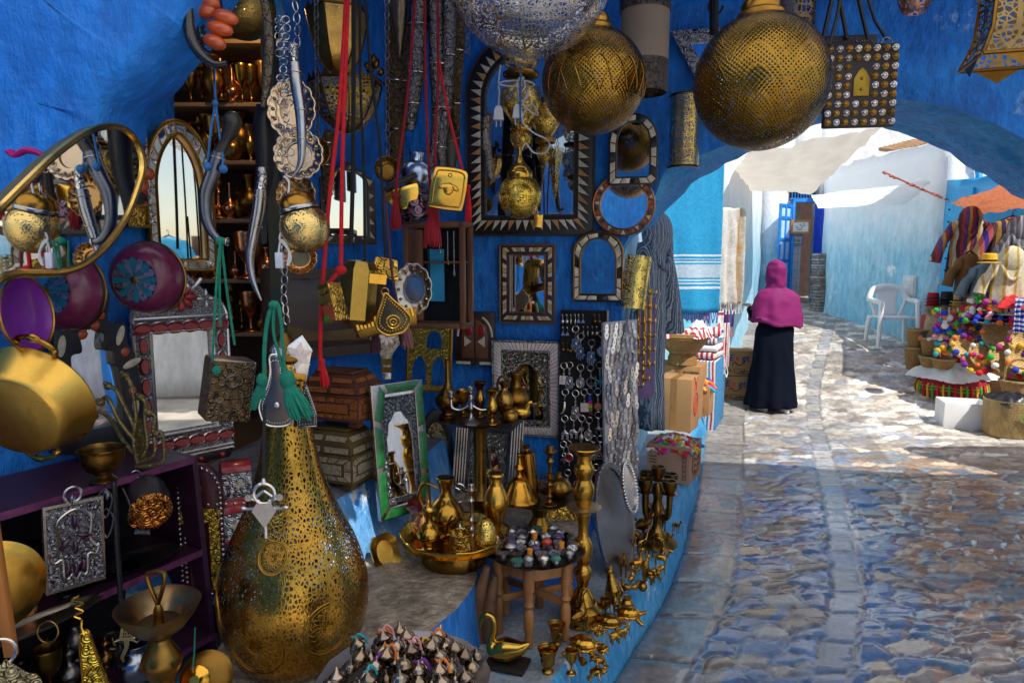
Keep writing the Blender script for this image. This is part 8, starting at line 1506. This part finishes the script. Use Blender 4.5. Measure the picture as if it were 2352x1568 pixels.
# ------------------------------------------------------------------ cast brass animals on the ledge
def quad(b,L,H_,body,neck,head,legr,tail=None,hump=0,ears=0):
 b.ell((0,0,H_),body);[b.tube([(x,y,H_*.95),(x+.01*sg,y,H_*.5),(x,y,0)],[legr*1.6,legr,legr*.9],8,sm=2)for x,sg in((L*.8,1),(-L*.8,-1))for y in(-body[1]*.6,body[1]*.6)];b.tube(neck,[legr*2,legr*1.5,legr*1.3][:len(neck)],8,sm=3);e=neck[-1];b.ell((e[0]+head[0]*.4,0,e[2]),head,8,6,rot=RY(25));[b.ell((e[0]-head[0]*.2,s*head[1]*.8,e[2]+head[2]),(.02,.015,.05),6,4)for s in(-1,1)]if ears else 0
 if hump:b.ell((0,0,H_+body[2]*.9),(body[0]*.5,body[1]*.7,body[2]*.9))
 if tail:b.tube(tail,[.03,.015],6)
def critter(k):
 b=MB()
 if k=='giraffe':quad(b,.14,.42,(.20,.08,.10),[(.14,0,.46),(.22,0,.72),(.26,0,.94)],(.09,.04,.045),.026,[(-.19,0,.44),(-.24,0,.28)],0,1)
 elif k=='camel':quad(b,.22,.52,(.30,.13,.14),[(.26,0,.5),(.42,0,.55),(.44,0,.86)],(.12,.06,.06),.035,[(-.28,0,.55),(-.36,0,.35)],1,1)
 elif k=='horse':quad(b,.26,.55,(.34,.14,.16),[(.28,0,.6),(.40,0,.78),(.44,0,.92)],(.15,.06,.07),.04,[(-.32,0,.6),(-.46,0,.3)],0,1)
 elif k=='elephant':
  quad(b,.26,.5,(.38,.22,.25),[(.30,0,.6),(.42,0,.68)],(.17,.15,.17),.075,[(-.36,0,.55),(-.44,0,.35)]);b.tube([(.55,0,.66),(.66,0,.5),(.66,0,.28),(.74,0,.22)],[.08,.06,.045,.035],8,sm=3);[b.ell((.36,s*.17,.68),(.11,.03,.15),10,6)for s in(-1,1)]
 elif k=='bird':b.tube([(-.30,0,.32),(-.1,0,.34),(.1,0,.4),(.14,0,.62),(.12,0,.80),(.20,0,.92),(.34,0,.86)],[.05,.18,.17,.07,.05,.07,.012],10,sm=4);b.ell((0,0,.03),(.16,.12,.03)).tube([(0,0,.3),(0,0,.02)],.045,8)
 elif k=='duck':b.ell((0,0,.26),(.36,.2,.22)).tube([(.2,0,.3),(.3,0,.6),(.36,0,.74)],[.14,.09,.10],9,sm=3).tube([(.42,0,.74),(.58,0,.7)],[.05,.02],7).tube([(-.28,0,.3),(-.5,0,.46)],[.1,.02],7).ell((0,0,.03),(.2,.14,.03))
 elif k=='cat':b.tube([(-.02,0,.08),(0,0,.3),(.06,0,.55),(.10,0,.74)],[.2,.22,.14,.09],10,sm=3);b.ell((.14,0,.82),(.13,.11,.10));[b.ell((.10,s*.07,.93),(.03,.03,.06),6,4)for s in(-1,1)];[b.tube([(.12,s*.07,.5),(.18,s*.07,.2),(.2,s*.07,.02)],[.06,.045,.05],7,sm=2)for s in(-1,1)];b.tube([(-.18,0,.1),(-.3,.05,.3),(-.22,.05,.5)],[.05,.04,.025],7,sm=3)
 elif k=='turtle':b.ell((0,0,.26),(.42,.34,.24),12,8);b.ell((0,0,.16),(.46,.38,.10));b.tube([(.36,0,.2),(.55,0,.28),(.66,0,.3)],[.09,.07,.09],8,sm=2);[b.tube([(x*.3,y*.26,.16),(x*.46,y*.42,.06),(x*.56,y*.46,.03)],[.1,.08,.06],7)for x in(-1,1)for y in(-1,1)];[b.ell((.22*cos(a),.18*sin(a),.40),(.11,.10,.07),6,4)for a in[TAU*i/6 for i in range(6)]]
 elif k=='frog':b.ell((0,0,.24),(.4,.26,.2),rot=RY(-18)).ell((.34,0,.40),(.2,.2,.13));[b.ell((.36,s*.12,.52),.06,8,6)for s in(-1,1)];[b.tube([(-.2,s*.2,.2),(-.05,s*.42,.26),(-.3,s*.44,.05),(-.02,s*.5,.03)],[.11,.1,.07,.04],7,sm=3)for s in(-1,1)];[b.tube([(.2,s*.18,.25),(.3,s*.3,.1),(.42,s*.32,.03)],[.07,.055,.04],7)for s in(-1,1)]
 elif k=='spider':b.ell((0,0,.5),(.2,.16,.13)).ell((.22,0,.5),.09);[b.tube([(0,0,.5),(.32*cos(a),.32*sin(a),.68),(.58*cos(a),.58*sin(a),.02)],[.045,.035,.015],6,sm=3)for a in[TAU*(i+.5)/8 for i in range(8)]]
 return b
CM={}
def animal(k,label,u,v,h,yaw,z=.262,m=brass):
 c_=at(u,v,z);H_=h*c_.y/F
 if k not in CM:o=critter(k).obj('figure',brass,remesh=.021);CM[k]=o.data;bpy.data.objects.remove(o)
 me=CM[k].copy()if m is not brass else CM[k]
 if m is not brass:me.materials[0]=m
 o=bpy.data.objects.new('brass_'+k,me);COL.objects.link(o);s=H_/{'giraffe':.98,'camel':.92,'horse':1,'elephant':.85,'bird':.97,'duck':.84,'cat':.98,'turtle':.5,'frog':.6,'spider':.7}[k];o.matrix_world=TR(*c_)@RZ(yaw)@Matrix.Scale(s,4);tag(o,label,'figurine','brass animals on the ledge')
for a in[('turtle','biggest brass turtle, behind the goblet at the front of the ledge',1340,1494,40,-20),('turtle','middle brass turtle on the ledge, behind the spider',1400,1440,34,160),('turtle','farther brass turtle near the ledge edge, behind the goat',1444,1420,32,-10),('frog','brass frog in front of the other at the ledge edge',1370,1552,30,-30),('frog','brass frog behind the nearest one',1376,1524,28,200),('frog','flat brass frog beyond the two nearer frogs',1384,1500,20,10),('spider','brass spider on long legs on the ledge',1374,1478,40,20),('elephant','tiny brass elephant right of the spider',1412,1476,34,20),('horse','small brass goat striding along the ledge edge',1438,1462,40,50),('duck','brass duckling beside the goblet',1338,1526,36,120,.262,brass_old),('cat','small brass cat beside the foot of the tall candlestick',1362,1406,36,-60),('horse','brass pony at the foot of the tall candlestick',1340,1444,46,-70,.262,brass_old),('cat','large seated brass cat with a long tail, right of the tall candlestick',1408,1376,84,150),('camel','brass camel standing before the large cat',1410,1410,56,-70),('bird','tall brass flamingo left of the tall candlestick',1328,1440,92,40),('duck','brass duck left of the round bowl',1438,1356,30,160),('duck','second brass duck right behind the first one',1458,1354,28,30,.262,brass_old),('bird','small brass bird between the ducks and the elephants',1450,1340,44,60),('camel','slim brass camel beside the big silver tray',1432,1320,66,-100),('giraffe','tall brass giraffe nearest the big silver tray',1444,1288,84,-60),('giraffe','brass giraffe second from the silver tray',1462,1262,86,-110,.262,brass_old),('bird','brass goose with a curved neck amid the herd',1462,1312,60,0),('bird','dark brass peacock standing tall at the back of the herd',1478,1228,78,20,.262,brass_dark),('giraffe','brass giraffe at the right back of the herd',1518,1222,76,-60),('horse','large brass horse at the street side of the herd',1516,1304,50,-20),('elephant','brass elephant at the front of the herd',1490,1338,40,-40),('elephant','smaller brass elephant right of the other',1504,1330,34,20),('horse','slim dark brass horse in the middle of the herd',1490,1276,52,-80,.262,brass_dark),('giraffe','short brass giraffe in the middle of the herd',1476,1268,64,30),('camel','brass camel at the right of the herd',1510,1262,50,-30),('horse','little brass horse at the far street side of the herd',1534,1248,32,-50),('horse','farthest brass horse, at the right end of the herd',1552,1222,34,-60),('cat','brass dog like figure behind the elephants',1482,1310,44,10),('bird','little brass bird on the right among the camels',1522,1280,38,70)]:animal(*a)
c_=at(1165,1526,.256);T=thing('brass_swan','large polished brass swan on a black base under the stool','swan',c_,RZ(160));MB().box((0,0,.006),(.15,.10,.014)).obj('base',blackw,T,bev=.003);b=MB();b.tube([(-.085,0,.10),(-.05,0,.075),(0,0,.06),(.045,0,.05),(.06,0,.08),(.05,0,.13),(.055,0,.165),(.08,0,.175),(.098,0,.155),(.104,0,.115)],[.004,.026,.044,.036,.016,.012,.012,.014,.012,.003],14,sm=4);b.obj('body',brass_hi,T,remesh=.004)
GB=[(.22,0),(.24,.05),(.17,.14),(.17,.24),(.27,.36),(.32,.8),(.42,1.0),(.38,.97),(.28,.6),(0,.4)]
for u,v,h,k,l,m in((1258,1542,62,GB,'brass mortar at the front of the ledge',brass),(1278,1478,52,GB,'darker brass mortar behind the stool leg',brass_old),(1312,1546,62,'goblet','brass goblet standing beside the mortar',brass),(1390,1418,50,'goblet','brass goblet beside the tall candlestick',brass_old),(1476,1356,24,'pot','round brass bowl at the middle of the ledge',brass),(1440,1400,34,'pot','small brass lidded pot beyond the turtles',brass_old)):c_=at(u,v,.256);vessel('brass_vessel',l,'mortar' if k is GB else 'goblet' if k=='goblet' else 'bowl',c_,h*c_.y/F,k,m,'brass vessels on the ledge')
b=MB();b.tube([PY(u,v,PZ(1262,1520,.262).y)for u,v in((1252,1514),(1278,1470),(1288,1456))],[.008,.005,.008],8);tag(b.obj('pestle',brass),'brass pestle leaning in the front mortar','pestle');candelabra('brass_candelabra','five branched brass candelabra behind the herd of animals',at(1508,1246,.256),.42,brass_old,5,.085,30)
# ------------------------------------------------------------------ white chair
def seat():
 p=PY(2047,780,9.7);T=thing('plastic_chair','white plastic armchair standing in the alley before the pale blue wall','chair',Vector((p.x,9.7,zg(9.7)+.01)),RZ(-8));pw=mat('chair_plastic',(.9,.9,.89),.35,0,.03,8,.02)
 MB().prism([(p.x,p.y)for p in catmull([(-.21,-.22,0),(.21,-.22,0),(.23,.0,0),(.19,.20,0),(-.19,.20,0),(-.23,0,0)],4,True)],.395,.42).obj('seat',pw,T,bev=.008)
 for x in(-1,1):
  for y,l in((-.21,.62),(.20,.40)):MB().tube([(x*.235,y,l),(x*.25,y*1.08,.3),(x*.265,y*1.2,0)],[.050,.044,.034],8,sm=2,flat=.7).obj('leg',pw,T)
  MB().tube([(x*.23,-.22,.60),(x*.27,-.1,.635),(x*.27,.1,.64),(x*.25,.2,.66)],[.034,.038,.036,.03],8,sm=3).obj('armrest',pw,T)
 b=MB();b.tube([(-.25,.2,.62),(-.24,.22,.70),(-.17,.25,.80),(0,.265,.83),(.17,.25,.80),(.24,.22,.70),(.25,.2,.62)],.036,8,sm=4);b.sheet(lambda a,c:Vector(((a-.5)*lerp(.26,.34,c)*(1-.2*sin(PI*c)),.19+.075*c,.41+.40*c)),10,10);b.tube([(-.24,.2,.64),(-.16,.19,.42)],.02,7).tube([(.24,.2,.64),(.16,.19,.42)],.02,7);b.obj('backrest',pw,T,ang=60,solid=.016)
seat()
# ------------------------------------------------------------------ stall at the right
straw=mat('straw',(.55,.36,.14),.8,0,.35,30,.8,70,col2=(.70,.52,.26),bk='weave');straw_p=mat('pale_straw',(.70,.55,.32),.8,0,.25,30,.8,70,bk='weave')
po1=stripes('poncho_stripes',[(.25,.03,.04),(.05,.03,.12),(.55,.30,.05),(.62,.55,.42),(.10,.03,.03),(.35,.04,.05),(.12,.06,.20),(.50,.26,.06)],0,.26,.95,.05,.4,100);po2=stripes('poncho_stripes_two',[(.04,.03,.30),(.55,.10,.12),(.10,.05,.04),(.50,.28,.04),(.05,.02,.10),(.45,.30,.10),(.55,.12,.10)],0,.30,.95,.02,.4,100)
garment('striped_jacket','striped red and mustard wool jacket hanging at the left of the clothes stall','jacket',PY(2228,496,8.35),.74,.42,-18,po1,.5,1.05,True,'garments on the clothes stall',seed=1);garment('striped_jacket','striped jacket with a pink neckline, hanging right of the other','jacket',PY(2326,498,7.95),.66,.46,-14,po2,.5,1.05,False,'garments on the clothes stall',mat('pink_neck',(.6,.16,.18),.9))
for l,u,v,Y,H,W,m in(('brown hooded coat hanging behind the grey one',2228,578,7.9,.48,.24,mat('brown_suede',(.16,.07,.015),.9,0,.3,9,.3)),('grey blue hooded coat under the yellow hat',2262,600,7.75,.48,.26,mat('grey_blue_felt',(.14,.20,.24),.9,0,.2,9,.3)),('grey striped hooded poncho at the far right edge',2345,520,7.5,.55,.28,stripes('grey_poncho',[(.18,.18,.20),(.36,.36,.38),(.12,.12,.14)],0,.05)),('cream and mustard striped hooded poncho at the right',2322,590,7.35,.62,.36,stripes('cream_poncho',[(.72,.62,.40),(.55,.36,.06),(.74,.66,.48),(.70,.62,.42)],0,.10))):garment('hooded_coat',l,'coat',PY(u,v,Y),H,W,-20,m,.34,1.1,'poncho' in l,'garments on the clothes stall')
zt_=lambda u,v,Y:PY(u,v,Y)
def hat(label,c,r,cr,ch,m,band=None,brim_only=False,group=None,tilt=None):
 T=thing('straw_hat',label,'hat',c,tilt,group);b=MB();b.lathe([(0,.0),(cr,.002),(r,.0),(r*1.01,.006),(cr*1.02,.012),(cr,ch*.6),(cr*.94,ch*.92),(cr*.8,ch),(0,ch*.97)]if not brim_only else[(cr*.8,.0),(r,.0),(r*1.01,.007),(cr,.013)],30,sm=1);b.obj('hat',m,T)
 if band:MB().lathe([(cr*1.03,.013),(cr*1.02,ch*.35)],30,caps=False).obj('band',band,T)
 return T
cols3=[('red',(.42,.015,.02)),('black',(.02,.02,.025)),('tan',(.50,.30,.09))]
for(u,v),(nm,c),Y in zip(((2140,722),(2172,720),(2200,728)),cols3,(8.9,8.8,8.6)):
 p=PY(u,v,Y);hm=mat(nm+'_felt',c,.85,0,.2,20,.3,90);n=6
 for i in range(n):top=i==n-1;hat('%s %s hat, %s in the %s topped stack'%(nm if i>2 else 'natural','felt' if i>2 else 'straw','top one' if top else 'number %d from the bottom'%(i+1)if 0 else('lowest','second from below','third from below','third from the top','second from the top','top')[i],nm),Vector((p.x+rnd.uniform(-.006,.006),Y+rnd.uniform(-.006,.006),p.z+.038*i)),.105,.07,.095 if top else .045,hm if i>2 else straw_p,black if top else None,False,'stacks of hats')
hat('bright yellow hat with a black band, perched above the grey coat',PY(2272,604,7.1),.105,.068,.10,mat('yellow_felt',(.80,.42,.01),.8,0,.15,20,.3),black)
PMM={}
def pomat(T,pts,r,M=None):
 for p in pts:
  k=rnd.randrange(10)
  if k not in PMM:o=MB().ell((0,0,0),1.0,9,7).obj('pompom',ycols[k]);PMM[k]=o.data;bpy.data.objects.remove(o)
  o=bpy.data.objects.new('pompom',PMM[k]);COL.objects.link(o);o.parent=T;o.matrix_local=TR(*(M@Vector(p)if M is not None else p))@Matrix.Scale(r*rnd.uniform(.8,1.2),4)
def pom(T,pts,r):pomat(T,pts,r,T.matrix_world.inverted())
for k,(u,l)in enumerate([(2160,'leftmost string of coloured pompoms on the stall'),(2180,'second string of coloured pompoms on the stall'),(2200,'third string of coloured pompoms on the stall'),(2218,'rightmost string of coloured pompoms on the stall')]):T=thing('pompom_string',l,'garland',PY(u,712,7.7),None,'strings of pompoms');pom(T,[PY(u+rnd.uniform(-13,13),712+k*4+i*3.6,7.7+rnd.uniform(-.06,.06))for i in range(30-2*k)],.034);b=MB();b.tube([PY(u,706,7.7),PY(u,820,7.72)],.006,5);wpart(b,'string',white_c,T)
def basket(label,u,v,Y,r,h,m=wick,tilt=None,poms=0,bowl=False,grp='straw baskets on the stall'):
 p=PY(u,v,Y);T=thing('straw_basket',label,'basket',p,tilt,grp);P=[(0,0),(r*.72,0),(r*.9,h*.5),(r,h*.97),(r*.97,h),(r*.85,h*.5),(0,h*.12)]if not bowl else[(0,-h),(r*.5,-h*.95),(r*.9,-h*.3),(r,0),(r*.96,.01),(r*.8,-h*.25),(r*.45,-h*.7),(0,-h*.75)]
 MB().lathe(P,32,sm=1).obj('body',m,T);b=MB();b.torus(r,.012,32,6,TR(0,0,h if not bowl else 0));b.obj('rim',straw,T)
 pomat(T,[(r*cos(a),r*sin(a),.015 if bowl else h)for a in[TAU*(i+rnd.random()*.5)/max(1,poms)for i in range(poms)]],.03)
 return T
for l,u,v,Y,r,h in[('tall straw basket, lower one at the left of the stall',2100,848,8.35,.125,.27),('straw basket stacked on the tall one at the left of the stall',2104,798,8.35,.12,.22),('shallow straw basket at the foot of the stall',2136,842,8.0,.12,.12),('round straw basket right of the one at the foot',2166,846,7.75,.12,.11),('straw basket with pompoms in the middle row',2140,815,8.1,.13,.20)]:basket(l,u,v,Y,r,h,poms=7 if 'pompoms' in l else 0)
T=basket('pale cone shaped straw basket leaning at the top left of the baskets',2134,775,8.3,.10,.26,straw_p,RY(14));sp=mat('spiral_straw',(.58,.38,.14),.8,0,.3,30,.3)
nt=sp.node_tree;w_=tex(nt,'Wave',nt.nodes['Texture Coordinate'].outputs['Object'],14,wave_type='RINGS',rings_direction='Z',_Distortion=1.0);b_=nt.nodes['Principled BSDF'];src=b_.inputs['Base Color'].links[0].from_socket;nt.links.new(mixc(nt,ramp(nt,w_.outputs[1],[(.2,.55),(.6,1.1)]),(0,0,0,1),src),b_.inputs['Base Color'])
for l,u,v,Y,r,h,q in[('shallow spiral straw bowl at the left of the bowls',2228,752,7.6,.15,.06,-50),('spiral straw bowl with pompoms, lower left',2216,800,7.35,.15,.07,-55),('big spiral straw bowl in the middle of the heap',2262,822,7.2,.17,.08,-52),('largest spiral straw bowl, tilted up at the back',2302,772,7.3,.20,.08,-62),('spiral straw bowl with red pompoms at the lower right',2310,832,7.05,.18,.08,-50),('spiral straw bowl cut by the right edge of the picture',2350,786,7.1,.15,.07,-55)]:basket(l,u,v,Y,r,h,sp,RX(-q)@RY(rnd.uniform(-10,10)),9,True,'spiral straw bowls on the stall')
for i in range(6):c_=PY(2280+rnd.uniform(-8,8),738-i*9,7.5);T=hat(['lowest','second','third','fourth','fifth','topmost'][i]+' of the colourful braided hats stacked at the right',c_,.30-.02*i,.12,.05,[blu_st,ycols[8],ycols[3],ycols[0],ycols[2],straw_p][i],None,False,'braided hats in a stack');pomat(T,[((.29-.02*i)*cos(a),(.29-.02*i)*sin(a),.01)for a in[TAU*k/16 for k in range(16)]],.03)
T=hat('pointed pale straw hat with red pompoms on top of the braided hats',PY(2268,684,7.55),.17,.08,.16,straw_p,None);pom(T,[PY(2268+rnd.uniform(-26,26),680+rnd.uniform(-22,4),7.42)for _ in range(14)],.022)
hat('white floppy hat heaped with white pompoms, at the right',PY(2325,722,7.3),.16,.09,.10,white_c);hung_cloth('blue_net','blue and white knotted cloth at the right edge of the stall',(2328,684,2362,764),7.05,-10,stripes('blue_white_knots',[(.78,.78,.78),(.02,.05,.5)],1,.05,.9,.05),.02,3)
T=thing('stall_table','stepped stall table draped in red cloth under the hats and baskets','table',Vector((5.72,8.55,.12)),RZ(-20));MB().box((.03,.30,.42),(.85,.6,.84)).box((.05,-.2,.22),(.8,.45,.44)).obj('drape',mat('red_drape',(.40,.02,.02),.9,0,.2,6,.3),T,bev=.02)
teal_c=mat('teal_print',(.02,.38,.42),.6);T=carton('brown cardboard box with a teal side, under the straw bowls',at(2292,925,.02)+Vector((.1,.3,.02)),-28,.62,.5,.40,card);b=MB();b.box((-.312,0,.2),(.004,.5,.40)).box((-.05,-.08,.402),(.5,.34,.003),RZ(12));b.obj('teal_panel',teal_c,T);b=MB();[b.box((.1,-.252,.28-.03*i),(.22,.002,.008))for i in range(2)];b.obj('print_lines',blkp,T)
p=at(2182,925,.015);T=thing('pouf','round red embroidered pouf heaped with white cloth, at the foot of the stall','pouf',p);pm_=stripes('pouf_embroidery',[(.45,.015,.02),(.50,.02,.03),(.60,.38,.03),(.04,.20,.05),(.60,.38,.03),(.42,.01,.03)],2,.30,.9,.06,.6,60,widths=[4,4,.5,1,.5,3]);MB().lathe([(.28,0),(.33,.03),(.35,.10),(.36,.20),(.34,.30),(.28,.33),(0,.34)],48,sm=2,wob=lambda a,t:1+.015*cos(a*14)).obj('cover',pm_,T);b=MB();[b.mi(i%3).tube([(.355*cos(a),.355*sin(a),.26),(.37*cos(a),.37*sin(a),.2),(.365*cos(a+.03),.365*sin(a+.03),.08)],[.010,.012,.016],6)for i,a in[(i,TAU*i/40)for i in range(40)]];b.obj('fringe',[ycols[2],ycols[0],ycols[6]],T)
crumple('white_cloth','bright white cloth heaped on the red pouf',p+Vector((0,0,.31)),.74,.66,.24,white_c,20,None,5)
T=carton('open white foam box standing on the paving in front of the pouf',at(2240,990,.012)+Vector((.0,.22,0)),-18,.40,.34,.26,mat('white_foam',(.80,.80,.79),.8,0,.04,8,.1),True,tapes=False,name='foam_box')
p=at(2345,1014,.012);T=thing('bamboo_bin','woven bamboo bin with a green leaf motif, holding a black bag, at the right edge','bin',p+Vector((.05,.22,0)));bb_=mat('bamboo_weave',(.48,.32,.12),.7,0,.3,20,.8,40,bk='weave',stretch=(1,1,.5));MB().lathe([(.20,0),(.22,.03),(.235,.36),(.225,.36),(.2,.05),(0,.04)],36).obj('bin',bb_,T);b=MB();[b.tube([(.0,-.24,.06+.0*i),(-.03+.03*i,-.245,.16),(-.08+.08*i,-.243,.26)],[.008,.016,.004],6,sm=3)for i in range(3)];b.obj('leaf_motif',mat('leaf_green',(.15,.42,.03),.7),T)
o=crumple('black_bag','',p+Vector((.05,.22,.33)),.40,.40,.12,mat('black_plastic',(.012,.012,.014),.35,0,.3,10,.4),0,None,3);tag(o,'crumpled black plastic bag in the bamboo bin','bag')
basket('handled wicker basket behind the bamboo bin',2335,905,6.9,.16,.14);b=MB();c_=PY(2335,905,6.9);b.tube([c_+Vector((-.15,0,.13)),c_+Vector((-.12,0,.30)),c_+Vector((0,0,.36)),c_+Vector((.12,0,.30)),c_+Vector((.15,0,.13))],.013,8,sm=4);bk_=[o for o in sc.objects if o.get('label','').startswith('handled wicker')][0];wpart(b,'handle',wick,bk_)
b=MB();[b.ell((5.80+.0*i,9.2-.30*j,.75+.16*i),.014,6,4)for i in range(11)for j in(0,1)];T=thing('studded_door','cyan door edge with rows of dark studs, left of the striped jackets','door',Vector((5.82,9.05,.4)));wpart(b,'studs',iron,T);b=MB();b.box((5.86,9.05,1.5),(.06,.5,2.2));wpart(b,'panel',cyan_d,T)
for i,(u,v,Y,m,l)in enumerate([(2236,742,7.85,red_st,'red striped cloth heaped at the left behind the pompoms'),(2264,728,7.8,blu_st,'blue and red striped cloth heaped behind the pompoms'),(2300,716,7.75,po1,'mustard and red striped cloth heaped behind the white hat'),(2336,744,7.4,po2,'pink and navy striped cloth heaped at the right edge'),(2252,690,8.0,po2,'rolled striped cloth under the coats'),(2316,668,7.8,red_st,'red striped cloth under the cream poncho')]):crumple('stall_cloth',l,PY(u,v,Y),.42,.36,.16,m,i*37,'striped cloths heaped on the stall',i*5+2)
yl=mat('yellow_cotton',(.80,.48,.03),.9,0,.2,12,.3,60);rc=mat('red_cotton',(.55,.02,.025),.9,0,.2,12,.3,60)
for i,(u,v,Y,m,l)in enumerate([(2288,700,7.5,yl,'bright yellow cloth folded under the pointed straw hat'),(2332,706,7.2,rc,'bright red cloth folded beside the blue and white knotted cloth'),(2250,716,7.75,rc,'red cotton cloth folded behind the pompom strings'),(2340,660,7.5,white_c,'white cloth folded under the grey poncho')]):crumple('stall_cloth',l,PY(u,v,Y),.34,.30,.15,m,i*50,'striped cloths heaped on the stall',i*7+3)
for l,u,v,Y,r,q in[('small spiral bowl wedged at the top left of the bowls',2250,776,7.55,.12,-58),('small spiral bowl at the bottom left above the pouf',2238,836,7.15,.12,-48),('spiral bowl standing nearly upright at the far right',2345,826,6.95,.15,-64)]:basket(l,u,v,Y,r,.06,sp,RX(-q),10,True,'spiral straw bowls on the stall')
